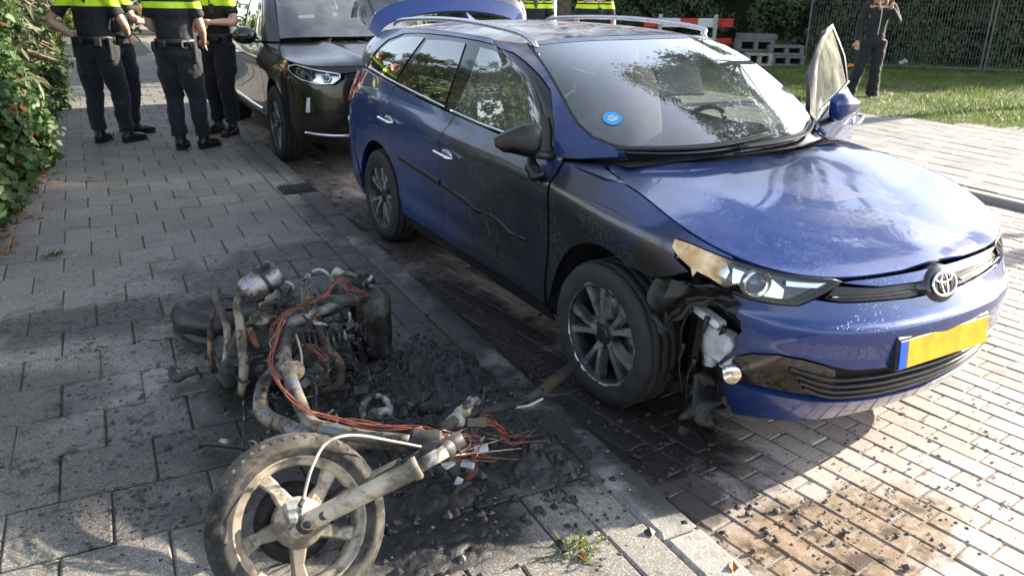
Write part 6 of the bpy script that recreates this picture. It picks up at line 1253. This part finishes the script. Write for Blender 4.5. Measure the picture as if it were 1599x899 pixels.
person((-1.60, 6.08, Z8), 62, 'police officer with back turned and weight on one leg, in the middle of the group', dict(el=(-.24, .03, 1.18), wl=(-.12, .22, 1.06), dl=(.6, .6, 0), er=(.25, .02, 1.17), wr=(.22, .14, 1.02), dr=(-.4, .6, -.3), hl=(-.085, 0, .93), kl=(-.10, .05, .50), al=(-.06, -.05, .09), ar=(.15, .02, .09), kr=(.13, .02, .5), tl=5, tr=-25, waist=(.0, -.01, 1.08)), OG, hair=M_HAIRB, build=1.08, extra=((340, -.10, (.055, .06, .20), M_BELT), (310, -.02, (.06, .05, .07), M_CHROME), (250, -.02, (.08, .04, .07), M_BELT), (200, -.05, (.06, .05, .1), M_BELT), (150, -.06, (.05, .05, .14), M_BELT)))
person((-1.10, 6.78, Z8), 218, 'police officer facing the camera beside the dark SUV, hand held at the chest', dict(el=(-.28, .02, 1.18), wl=(-.14, .24, 1.18), dl=(.9, .3, -.1), er=(.26, .0, 1.16), wr=(.14, .22, 1.12), dr=(-.8, .4, .1), kl=(-.11, .05, .5), al=(-.12, .03, .09)), OG, hair=M_HAIRD, extra=((30, -.10, (.055, .06, .20), M_BELT), (60, -.07, (.03, .05, .06), M_YEL), (90, -.07, (.03, .05, .05), M_YEL), (120, -.02, (.08, .04, .07), M_BELT), (150, -.05, (.06, .05, .1), M_BELT)))
G2 = 'police officers behind the blue estate car'
person((3.42, 7.8, 0), 70, 'police officer with long loose brown hair seen from behind over the car roof', dict(head=(0, .03, 1.64)), G2, hair=M_HAIRB, hairlen=.30)
person((4.30, 7.55, 0), 225, 'police officer facing the camera behind the car roof, beside the tree trunk', dict(), G2, hair=M_HAIRD, build=1.1)
person((8.55, 6.05, -.02), 232, 'girl in black tracksuit and trainers holding a phone to her mouth on the grass', dict(kr=(.17, .0, .50), ar=(.24, -.05, .09), kl=(-.08, .03, .5), al=(-.10, .0, .09), el=(-.27, .10, 1.24), wl=(-.10, .24, 1.44), dl=(.2, .35, .8), er=(.26, -.02, 1.15), wr=(.27, .06, .92), head_yaw=35, tl=25, tr=-5, head=(0, .03, 1.66)), None, kind='girl', hair=M_HAIRL, build=.88, H=.985)
# ---------------------------------------------------------------- vegetation
def leaf_mat(name, cols, trans=.35, rough=.5):
    k = NT(name); g = k.new('NewGeometry'); rn = g.outputs['Random Per Island']; p = g.outputs['Position']; b = k.mix(rn, cols[0], cols[1]); b = k.mix(k.ramp(k.noise(p, 1.6, 4), .35, .65, 0, .7), b, cols[2])
    if len(cols) > 3: b = k.mix(k.ramp(rn, .975, .985), b, cols[3])
    k.set(b, rough, spec=.35); tl = k.new('BsdfTranslucent'); k.L(k.mix(.5, b, (.30, .42, .04), 'MULTIPLY') if False else b, tl.inputs[0]); mx = k.new('MixShader'); mx.inputs[0].default_value = trans; k.L(k.b.outputs[0], mx.inputs[1]); k.L(tl.outputs[0], mx.inputs[2]); k.L(mx.outputs[0], k.out.inputs[0]); return k.m
def leaves(name, C, N, size, m, parent=None, asp=.45, var=.35, droop=0., rng=RNG, **k):
    n = len(C); t = rng.normal(size=(n, 3)); t[:, 2] -= droop; t -= N*(t*N).sum(1, keepdims=True); t /= np.linalg.norm(t, axis=1, keepdims=True); s = np.cross(N, t); L = (size*(1+var*rng.uniform(-1, 1, n)))[:, None]
    v = np.empty((n, 4, 3)); v[:, 0] = C; v[:, 1] = C+t*L*.5+s*L*asp*.5+N*L*.07; v[:, 2] = C+t*L-N*L*.05; v[:, 3] = C+t*L*.5-s*L*asp*.5+N*L*.07
    me = bpy.data.meshes.new(name); me.vertices.add(4*n); me.vertices.foreach_set('co', v.ravel()); i = np.arange(n)[:, None]*4; idx = np.concatenate([i, i+1, i+2, i, i+2, i+3], 1).ravel(); me.loops.add(6*n); me.loops.foreach_set('vertex_index', idx.astype(np.int32)); me.polygons.add(2*n); me.polygons.foreach_set('loop_start', np.arange(0, 6*n, 3, dtype=np.int32)); me.polygons.foreach_set('loop_total', np.full(2*n, 3, np.int32)); me.update(calc_edges=True); me.materials.append(m)
    return link(bpy.data.objects.new(name, me), parent, **k)
def unit(a): return a/np.maximum(np.linalg.norm(a, axis=-1, keepdims=True), 1e-9)
def clumps(n, centres, rad, rng, shell=.55):
    # points in the outer shells of many small clumps, normals outward
    c = centres[rng.integers(0, len(centres), n)]; d = unit(rng.normal(size=(n, 3))); r = rad*(shell+(1-shell)*rng.random((n, 1)))*rng.uniform(.6, 1.15, (n, 1)); N = unit(d+rng.normal(size=(n, 3))*.5+[0, 0, .35]); return c+d*r*[1, 1, .85], N
L_HEDGE = leaf_mat('hedge_leaf', ((.065, .105, .045), (.105, .155, .06), (.042, .07, .03), (.16, .12, .03)))
L_IVY = leaf_mat('ivy_leaf', ((.055, .11, .035), (.095, .16, .05), (.04, .075, .028), (.22, .08, .03)))
L_GREY = leaf_mat('grey_green_leaf', ((.13, .16, .09), (.19, .21, .12), (.09, .115, .065), (.20, .16, .06)))
L_SUN = leaf_mat('yellow_green_leaf', ((.10, .15, .03), (.17, .21, .05), (.07, .10, .025), (.35, .16, .03)), .45)
L_TREE = leaf_mat('tree_leaf', ((.045, .075, .02), (.08, .11, .03), (.03, .05, .015)), .4)
BARK = plain('bark', (.10, .075, .055), .9, var=.5, sc=14, bump=.9)
TWIG = plain('twig_brown', (.11, .085, .055), .85, var=.4, sc=30, bump=.4)
# hedge behind the fence
HL_ = np.array([(6.9, 19.5), (9.5, 15.2), (12.6, 11.0), (14.9, 8.6), (19.5, 5.0)])
hed = empty('hedge', (12.6, 11.0, 0), 0, 'tall dark green hedge behind the wire fence', 'hedge'); HI = Matrix.Translation(-Vector(hed.location))
rng = np.random.default_rng(3); sl_ = np.linalg.norm(np.diff(HL_, axis=0), axis=1); cs = np.concatenate([[0], np.cumsum(sl_)])
def along(s): return np.stack([np.interp(s, cs, HL_[:, 0]), np.interp(s, cs, HL_[:, 1])], -1)
s_ = rng.uniform(0, cs[-1], 900); z_ = rng.uniform(.05, 4.3, 900); p_ = along(s_); tn = along(s_+.1)-p_; nn = unit(np.stack([-tn[:, 1], tn[:, 0]], 1)); nn *= np.sign((nn*(CAM[:2]-p_)).sum(1))[:, None]
off = rng.normal(.0, .16, 900)-.12*(z_-2)**2*.12; cen = np.concatenate([p_+nn*off[:, None], z_[:, None]], 1); Cc, Nn = clumps(80000, cen, .34, rng); Nn = unit(Nn+np.concatenate([nn[rng.integers(0, 900, 80000)], np.zeros((80000, 1))], 1)*.7); ok = Cc[:, 2] > .02
leaves('foliage', Cc[ok], Nn[ok], .105, L_HEDGE, hed, .55, rng=rng).matrix_parent_inverse = HI
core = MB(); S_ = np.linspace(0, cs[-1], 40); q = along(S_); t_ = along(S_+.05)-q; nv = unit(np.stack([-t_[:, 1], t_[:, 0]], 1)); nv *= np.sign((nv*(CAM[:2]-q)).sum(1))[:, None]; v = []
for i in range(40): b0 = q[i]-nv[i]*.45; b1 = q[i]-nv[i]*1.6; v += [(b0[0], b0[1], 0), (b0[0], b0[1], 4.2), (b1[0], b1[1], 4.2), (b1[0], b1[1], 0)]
core.add(v, [(4*i+a, 4*i+(a+1) % 4, 4*i+4+(a+1) % 4, 4*i+4+a) for i in range(39) for a in range(3)]); core.build('dark_core', plain('hedge_depth', (.012, .018, .008), .95, var=.5, sc=4, bump=.6), hed).matrix_parent_inverse = HI  # near-black solid blocks the view through, its colour standing in for shaded depth
# verge and grass
VP = [(7.02, 4.6), (7.7, 3.0), (8.8, 1.0), (9.5, -3), (26, -3), (24, 9), (14, 20), (6.6, 24), (6.55, 14), (6.72, 7)]
bed('verge', VP, .052, plain('verge_soil', (.09, .10, .035), .95, var=.5, sc=6, bump=.8), kind='structure')
G_ = rng.uniform((6.4, -1), (19, 17), (150000, 2)); G_ = G_[inside(np.array(VP), G_)]; q = pix(np.concatenate([G_, np.full((len(G_), 1), .1)], 1)); G_ = G_[(q[:, 2] > 1) & (q[:, 0] > 900) & (q[:, 0] < 1800) & (q[:, 1] < 330) & (q[:, 1] > -20)][:62000]
ln = along(np.linspace(0, cs[-1], 300)); n = len(G_); hgt = rng.uniform(.05, .13, n)*(.7+.9*np.array([mnoise.noise(Vector((x*.9, y*.9, 0))) for x, y in G_]).clip(-.3, .8)); lean = rng.normal(0, .45, (n, 2))*hgt[:, None]; aa = rng.uniform(0, 6.28, n); w = .007
v = np.zeros((n, 3, 3)); v[:, 0, :2] = G_+np.stack([np.cos(aa), np.sin(aa)], 1)*w; v[:, 1, :2] = G_-np.stack([np.cos(aa), np.sin(aa)], 1)*w; v[:, :2, 2] = .05; v[:, 2, :2] = G_+lean; v[:, 2, 2] = .05+hgt
me = bpy.data.meshes.new('grass'); me.from_pydata(v.reshape(-1, 3).tolist(), [], (np.arange(n*3).reshape(-1, 3)).tolist()); me.materials.append(leaf_mat('grass_blade', ((.10, .17, .03), (.18, .24, .05), (.075, .12, .025)), .35)); link(bpy.data.objects.new('grass', me), None, 'rough green grass covering the verge in front of the fence', 'grass', None, 'stuff')
# shrubs along the left edge of the pavement
def shrub(name, label, pts, n, rad, size, lm, seed, asp=.45, droop=0., stems=8, base=None):
    r = np.random.default_rng(seed); pts = np.array(pts, float); b = np.array(base if base is not None else (pts[:, 0].mean(), pts[:, 1].mean(), .06)); o = empty(name, b, 0, label, 'plant', 'plants along the left edge of the pavement'); I = Matrix.Translation(-Vector(b)); C, N = clumps(n, pts, rad, r, .35); k = C[:, 2] > .07
    leaves('foliage', C[k], N[k], size, lm, o, asp, droop=droop, rng=r).matrix_parent_inverse = I
    for i in range(stems):
        e = pts[r.integers(0, len(pts))]; s0 = b+np.array((r.normal(0, .25), r.normal(0, .4), 0)); s0[2] = .05; m = MB(); mid = (s0+e)/2+r.normal(0, .08, 3); m.tube(crom([s0, mid, e], 4), [.014, .009, .004], 5); m.build('stem', TWIG, o).matrix_parent_inverse = I
    return o
def blob(n, lo, hi, seed): r = np.random.default_rng(seed); return r.uniform(lo, hi, (n, 3))
EX = lambda y: np.interp(y, [2, 3.4, 6.1, 9, 15.2], [-3.42, -3.24, -2.86, -2.72, -2.5])
def edge_blob(n, y0, y1, z0, z1, depth, seed):
    r = np.random.default_rng(seed); y = r.uniform(y0, y1, n); z = z0+(z1-z0)*r.random(n)**1.1; x = EX(y)+.06-depth*r.random(n)**1.5-.06*z; return np.stack([x, y, z], 1)
shrub('ivy_bush', 'dark ivy spilling low onto the near left edge of the pavement', edge_blob(110, 2.5, 5.8, .10, .85, .8, 21), 15000, .17, .08, L_IVY, 22, .8)
shrub('green_shrub', 'leafy dark green shrub behind the ivy at the left edge', edge_blob(80, 4.2, 7.2, .4, 1.7, .8, 23), 12000, .20, .075, L_IVY, 24, .6)
shrub('butterfly_bush', 'grey-green shrub with drooping brown flower spikes over the pavement', edge_blob(70, 5.2, 9.0, .8, 2.6, 1.0, 25), 9500, .24, .14, L_GREY, 26, .22, .8)
shrub('dense_bush', 'dense dark green bush low behind the drooping spikes', edge_blob(50, 8.6, 11.0, .15, 1.1, .8, 27), 9000, .24, .09, L_IVY, 28, .55)
shrub('sunlit_shrub', 'yellow-green sunlit shrub at the far left beside the officers', edge_blob(80, 10.0, 15.5, .15, 3.0, 1.2, 29), 12000, .32, .11, L_SUN, 30, .5)
shrub('far_bush', 'row of bushes closing the view far down the pavement', blob(90, (-6.5, 24, .2), (3.5, 28, 3.2), 61), 12000, .5, .2, L_SUN, 62, .5)
shrub('tall_shrub', 'tall yellow-green shrub reaching out of the top left of the picture', edge_blob(60, 6.4, 10.5, 1.5, 3.2, 1.2, 31), 8000, .28, .10, L_SUN, 32, .4)
bu = [o for o in bpy.data.objects if o.name == 'butterfly_bush'][0]; BI = Matrix.Translation(-Vector(bu.location)); r = np.random.default_rng(5)
for i in range(22):
    y = r.uniform(5.6, 8.6); z = r.uniform(.55, 1.7); x0 = EX(y)-.15; L = r.uniform(.28, .5); a = np.array((x0, y, z+.10)); d = np.array((1, r.uniform(-.6, .2), r.uniform(-.45, -.1))); d /= np.linalg.norm(d); m = MB(); m.tube(crom([a-d*.25, a, a+d*L*.5+[0, 0, -.01], a+d*L+[0, 0, -.05]], 6), [.004, .014, .022, .004], 7).jitter(.012, 40, i); m.build('flower_spike', plain('faded_flower_brown', (.20, .155, .09), .9, var=.5, sc=40, bump=.8), bu).matrix_parent_inverse = BI
# trees
def tree(loc, H, label, seed, crown, n=15000, size=.13, lm=None, trunk_r=.14, limbs=9):
    r = np.random.default_rng(seed); o = empty('tree', loc, 0, label, 'tree', 'trees round the street'); L0 = np.array(loc, float); I = Matrix.Translation(-Vector(loc)); t = MB(); cc = np.array(crown[0], float); cr = np.array(crown[1], float); base = L0; forkp = np.array((L0[0], L0[1], L0[2]+H*.45)); t.tube(crom([base, base+[.03, 0, H*.2], forkp+[0, .04, 0], np.array((cc[0]*.5+L0[0]*.5, cc[1]*.5+L0[1]*.5, cc[2]))], 4), [trunk_r*1.35, trunk_r, trunk_r*.8, trunk_r*.35], 10); t.build('trunk', BARK, o, True).matrix_parent_inverse = I
    ends = cc+unit(r.normal(size=(limbs*9, 3)))*cr*(r.random((limbs*9, 1))**.35)
    for i in range(limbs):
        m = MB(); e = ends[i]; m.tube(crom([forkp+[0, 0, r.uniform(-.3, .8)], (forkp+e)/2+r.normal(0, .2, 3), e], 4), [trunk_r*.45, trunk_r*.25, .02], 6); m.build('limb', BARK, o, True).matrix_parent_inverse = I
    C, N = clumps(n, ends, .62*cr.mean()/2.0, r, .2); leaves('crown', C, N, size, lm or L_TREE, o, .55, rng=r).matrix_parent_inverse = I
    return o
tree((6.75, 12.2, 0), 7, 'tree with a brown trunk standing behind the officers beyond the car roof', 51, ((6.6, 11.5, 6.2), (3.4, 3.6, 2.0)), 22000)
tree((13.5, 14.5, 0), 8, 'tree behind the hedge, its crown above the picture', 52, ((12.5, 14.0, 6.6), (3.5, 3.5, 2.3)), 20000)
tree((11.2, -.6, 0), 7, 'added tree out of view on the right, crown placed to shade the pavement', 53, ((9.6, -.60, 5.35), (1.3, .74, .75)), 9000, .12)  # unseen tree, added to keep the sun off the lower left pavement
tree((16.6, 3.4, 0), 9, 'added tree out of view on the right, crown placed to shade the pavement between the cars', 56, ((14.5, 2.3, 6.9), (2.3, 1.3, 1.4)), 11000)  # unseen tree, added so its crown shades the strip between the parked cars
tree((14.6, 10.4, 0), 15, 'very tall tree behind the hedge, mirrored in the car windscreen', 57, ((12.6, 7.0, 12.2), (3.6, 4.2, 3.6)), 26000, .2, trunk_r=.3)
tree((-7.5, 3.2, 0), 7, 'garden tree out of view on the left', 54, ((-7.6, 3.0, 5.2), (2.4, 3.4, 2.4)), 12000)
tree((-8.5, 10.5, 0), 6, 'second garden tree out of view beyond the left shrubs', 55, ((-8.0, 10.0, 4.8), (2.6, 3.0, 2.3)), 12000)
# small weeds, leaves, char flakes
wd = NT('weed'); r = np.random.default_rng(8)
for (u, v_, n_, lab, s_) in ((905, 862, 70, 'green weed tuft with sooty tips on the pavement by the shadow edge', .035), (85, 402, 60, 'small weed growing at the foot of the ivy on the pavement', .035)):
    c = at(u, v_, .08); C = c+r.normal(0, 1, (n_, 3))*[.035, .025, .0]+[0, 0, .004]; C[:, 2] = .083+r.random(n_)*.02; N = unit(r.normal(size=(n_, 3))+[0, 0, .3]); leaves('weed_tuft', C, N, s_, L_SUN if u > 500 else L_IVY, None, .2, droop=-1.4, rng=r, label=lab, cat='plant', kind='stuff')
FL = []
def flakes(name, n, sampler, size, m, label, z0=.081, seed=1, flat=.35):
    rg = random.Random(seed); mb = MB()
    for i in range(n):
        x, y = sampler(rg); z = z0 if x < KX(y)-.02 else .003
        s = size*rg.uniform(.35, 1.5)**1.6; k = rg.randint(4, 6); a0 = rg.uniform(0, 6.28); ring = [(x+s*math.cos(a0+6.283*j/k)*rg.uniform(.5, 1.2), y+s*math.sin(a0+6.283*j/k)*rg.uniform(.5, 1.2), z+rg.uniform(0, s*flat*.4)) for j in range(k)]; top_ = (x+rg.uniform(-.3, .3)*s, y+rg.uniform(-.3, .3)*s, z+s*flat*rg.uniform(.6, 1.5))
        mb.add(ring+[top_], [(j, (j+1) % k, k) for j in range(k)])
    return mb.build(name, m, None, False, label=label, cat='debris', kind='stuff')
def mixs(*cl):
    tot = sum(c[4] for c in cl)
    def f(rg):
        t = rg.uniform(0, tot)
        for cx, cy, rx, ry, w in cl:
            t -= w
            if t <= 0: return rg.gauss(cx, rx), rg.gauss(cy, ry)
        return cl[0][0], cl[0][1]
    return f
flakes('char_flakes', 2400, mixs((-1.5, 2.15, .40, .20, 1.3), (-1.8, 1.6, .5, .5, 1), (-2.7, 1.75, .25, .15, .9), (-2.9, .9, .3, .35, .8), (-2.65, .25, .3, .35, 1), (-2.75, -.05, .2, .15, .7), (-1.6, .2, .6, .8, 2.2), (-1.2, .9, .15, .8, .7), (-1.3, -.5, .3, .3, .8), (-2.3, 1.2, .5, .5, .8), (-2.5, 2.3, .6, .4, .5)), .0052, plain('char_flake', (.010, .010, .011), .55, var=.4, bump=0), 'black char flakes scattered over the pavement')
flakes('gutter_debris', 750, mixs((-.88, -.3, .10, .5, 1), (-.95, .6, .07, .6, 1), (-.90, 2.0, .10, .8, 1), (-.82, 3.9, .12, .8, 1.5), (-.75, 5.5, .12, 1, 1)), .010, plain('gutter_litter', (.045, .032, .022), .85, var=.7, sc=9, bump=0), 'brown dirt and leaf litter in the gutter beside the car', flat=.5)
flakes('burnt_crumbs', 900, mixs((-1.58, .35, .28, .35, 2), (-1.45, -.30, .22, .25, 1), (-1.85, -.5, .25, .18, 1), (-2.0, .3, .25, .3, 1)), .013, plain('burnt_crumb', (.012, .012, .012), .4, var=.6, bump=0), 'brittle black crumbs lying thick round the burnt scooter', seed=21, flat=.8)
flakes('ash_flecks', 300, mixs((-1.6, .3, .32, .4, 2), (-1.4, -.35, .25, .25, 1), (-1.9, -.45, .25, .2, 1)), .0038, plain('pale_ash', (.20, .195, .185), .8, var=.4, bump=0), 'pale grey ash flecks on the black residue round the scooter', z0=.088, seed=22, flat=.5)
flakes('road_grit', 900, mixs((-.6, -1.15, .35, .15, 1.2), (.3, -1.1, .7, .3, 1), (-.2, -.9, .5, .2, .6), (-1.4, -.95, .25, .1, .4)), .0055, plain('grit', (.06, .055, .05), .8, var=.6, sc=9, bump=0), 'fine dark grit on the sunlit road bricks', seed=3)
rg = random.Random(12)
for i, (u, v_) in enumerate(((1168, 805), (1213, 800), (1197, 833), (1247, 833), (1305, 846), (1302, 851), (1400, 838), (1320, 832), (1415, 889), (1175, 862), (1280, 818), (1245, 800))):
    c = at(u, v_, .0); m = MB(); s = rg.uniform(.008, .016); m.ball((0, 0, s*.5), (s, s*.75, s*.6), 8, 6).jitter(s*.6, 60, i); o = m.build('charred_lump', plain('charred_lump_ash', (.10, .095, .095), .7, var=.8, sc=50, bump=.5), None, False, label='small charred lump lying on the wet sandy road bricks', cat='debris', group='charred lumps on the sunlit road'); o.location = (c[0], c[1], .002)
for (x, y, z, nm) in [(*at(918, 876, .083), 'curled red leaf on the pavement beside the weed tuft'), (*at(1146, 893, .086), 'orange leaf on the sunlit kerb edge at the bottom'), (*at(143, 278, .083), 'orange leaf on the pavement in front of the ivy'), (*at(166, 362, .083), 'small brown leaf alone on the pavement')]:
    m = MB(); m.add([(0, 0, .0), (.014, .012, .010), (.0, .05, .004), (-.014, .014, .010), (.002, .025, .0)], [(0, 1, 4), (1, 2, 4), (2, 3, 4), (3, 0, 4)]); o = m.build('fallen_leaf', plain('autumn_leaf', (.42, .12, .03), .7, var=.4, sc=30), None, False, label=nm, cat='leaf'); o.location = (x, y, z); o.rotation_euler = (0, 0, random.uniform(0, 6))
ll = np.random.default_rng(77); yy = ll.uniform(2.9, 5.6, 420); C = np.stack([EX(yy)+np.abs(ll.normal(0, .10, 420))-.08, yy, np.full(420, .084)], 1); leaves('leaf_litter', C, unit(ll.normal(0, .35, (420, 3))+[0, 0, 1]), .05, plain('autumn_litter', (.26, .085, .03), .8, var=.6, sc=9, bump=0), None, .6, rng=ll, label='reddish fallen leaves gathered at the foot of the ivy', cat='leaves', kind='stuff')
# ---------------------------------------------------------------- fence, barrier, crates and small props
WIRE = plain('galvanised_wire', (.13, .135, .135), .6, .5, var=.2, bump=0)
fa, fb = np.array((11.62, 10.05)), np.array((13.95, 7.55)); fd_ = (fb-fa)/np.linalg.norm(fb-fa)
def fence(a, b, label, n=58, H=2.0):
    o = empty('wire_fence', (*a, .05), 0, label, 'fence', 'wire fence panels in front of the hedge'); I = Matrix.Translation(-Vector((*a, .05))); A = np.array((*a, .1)); B = np.array((*b, .1)); up = np.array((0, 0, H))
    for p in (A, B):
        m = MB(); m.tube([p-[0, 0, .06], p+up], .021, 8); m.build('post', WIRE, o).matrix_parent_inverse = I
    for z in (.02, H-.02):
        m = MB(); m.tube([A+[0, 0, z], B+[0, 0, z]], .018, 8); m.build('rail', WIRE, o).matrix_parent_inverse = I
    wv = MB(); wv.box((0, 0, H/2), (.0055, .0055, H))
    me = None
    for i in range(1, n):
        c = A+(B-A)*i/n
        if me is None: ob = wv.build('wire', WIRE, o); me = ob.data
        else: ob = link(bpy.data.objects.new('wire', me), o)
        ob.matrix_parent_inverse = I; ob.location = c
    for k in range(1, 8):
        m = MB(); z = H*k/8; m.tube([A+[0, 0, z], B+[0, 0, z]], .003, 5); m.build('cross_wire', WIRE, o).matrix_parent_inverse = I
    return o
fence(fa, fb, 'tall wire mesh fence panel behind the girl'); fence(fb+fd_*.08, fb+fd_*3.5, 'wire mesh fence panel at the right edge of the picture', 52)
# red and white barrier
bar = empty('road_barrier', (11.1, 12.5, .05), 0, 'red and white road barrier boards in front of the hedge', 'barrier'); I = Matrix.Translation(-Vector(bar.location)); rd_ = plain('reflective_red', (.62, .03, .025), .4, var=.12); wh = plain('reflective_white', (.72, .72, .70), .4, var=.08); bdir = np.array((.94, -.34, 0)); RB = rot('Z', math.atan2(-.34, .94))
for z in (.82, .38):
    for i in range(-4, 1):
        m = MB(); m.box(np.array((11.12, 12.5, z))+bdir*(i*.44+.31), (.44, .03, .20), RB, .004); m.build('board_section', rd_ if i % 2 == 0 else wh, bar).matrix_parent_inverse = I
for d in (-1.3, .06):
    m = MB(); m.box(np.array((11.12, 12.5-.04, .52))+bdir*d, (.09, .06, .98), RB, .01); m.build('barrier_post', plain('grey_barrier_post', (.42, .44, .46), .5, var=.15), bar).matrix_parent_inverse = I
    m = MB(); m.box(np.array((11.12, 12.5, .09))+bdir*d, (.30, .62, .08), RB, .02); m.build('barrier_foot', M_BLACK, bar).matrix_parent_inverse = I
# stacked grey blocks with slots
BLK = plain('grey_plastic_block', (.13, .13, .125), .75, var=.2, sc=12, bump=.3); WOOD = plain('weathered_wood', (.30, .27, .23), .85, var=.3, sc=12, bump=.4)
def block(c, rz, dims, label, m=None, slots=2):
    w, d, h = dims; o = empty('slotted_block', c, rz, label, 'block', 'grey blocks stacked by the fence'); t = .05; mm = m or BLK
    for z in (t/2, h-t/2): q = MB(); q.box((0, 0, z), (w, d, t), None, .006); q.build('deck', mm, o)
    n = slots+1
    for i in range(n): q = MB(); x = -w/2+.045+(w-.09)*i/(n-1); q.box((x, 0, h/2), (.09, d-.01, h-2*t), None, .004); q.build('riser', mm, o)
    q = MB(); q.box((0, .05, h/2), (w-.12, .04, h-2*t)); q.build('web', M_LINER, o)
    return o
sa_ = -.62
B0 = np.array((10.75, 10.45, .06)); ux = np.array((math.cos(sa_), math.sin(sa_), 0)); uy = np.array((-ux[1], ux[0], 0))
for dx, dz, dy, dims, lab, mt in ((-.55, 0, .15, (.42, .45, .24), 'small grey block at the left end of the stack', None), (-.10, 0, -.1, (.55, .4, .26), 'weathered wooden block at the front of the stack', WOOD), (.50, 0, .0, (.70, .5, .22), 'grey slotted block at the bottom right of the stack', None), (.45, .225, .0, (.72, .5, .20), 'grey slotted block upper right in the stack, lying on another', None), (-.15, .27, .25, (.78, .5, .25), 'grey slotted block in the middle of the stack', None), (-.12, .525, .25, (.80, .5, .10), 'flat grey slab topping the stack of blocks', None)):
    block(tuple(B0+ux*dx+uy*dy+[0, 0, dz]), sa_, dims, lab, mt)
# orange cloth and pale litter in the grass
c = at(1331, 106, .08); m = MB(); nx = 12
pts = [Vector((i/11*.42-.21, j/11*.22-.11, 0)) for i in range(nx) for j in range(nx)]; pts = [(p.x*math.cos(-.6)-p.y*math.sin(-.6), p.x*math.sin(-.6)+p.y*math.cos(-.6), .08+.10*abs(mnoise.noise(p*7))+.04*(1-abs(p.x)/.21)) for p in pts]
m.add(pts, [(i*nx+j, (i+1)*nx+j, (i+1)*nx+j+1, i*nx+j+1) for i in range(nx-1) for j in range(nx-1)]); o = m.build('orange_cloth', plain('orange_cloth', (.75, .25, .01), .7, var=.15), None, True, label='crumpled orange cloth lying on the grass by the fence', cat='cloth'); o.location = (c[0], c[1], 0)
c = at(1410, 98, .10); m = MB(); m.ball((0, 0, .1), (.10, .07, .07), 10, 7).jitter(.05, 12); o = m.build('pale_litter', M_WHITEP, None, False, label='pale crumpled litter at the foot of the fence', cat='litter'); o.location = (c[0], c[1], 0)
# lamp post behind the car roof and old wooden posts in the shrubs
m = MB(); m.tube([(0, 0, 0), (0, 0, .8), (0, 0, .82), (0, 0, 5)], [.085, .085, .065, .055], 14); lp = m.build('lamp_post', plain('pale_grey_post', (.50, .53, .58), .45, .2, var=.1), None, True, label='pale grey lamp post beside the tree trunk behind the car roof', cat='post'); lp.location = (5.5, 10.6, 0)
hd_ = MB(); hd_.box((-.35, 0, 5.02), (.75, .16, .08), None, .03); hd_.build('lamp_head', plain('pale_grey_post', (0, 0, 0)), lp)
for (x, y, lab) in ((-3.42, 5.5, 'weathered wooden post half buried in the ivy, nearer one'), (-3.42, 8.2, 'weathered wooden post behind the butterfly bush')):
    m = MB(); m.box((0, 0, .5), (.12, .12, 1.0), None, .012); m.jitter(.006, 6); o = m.build('wooden_post', WOOD, None, False, label=lab, cat='post'); o.location = (x, y, .05)
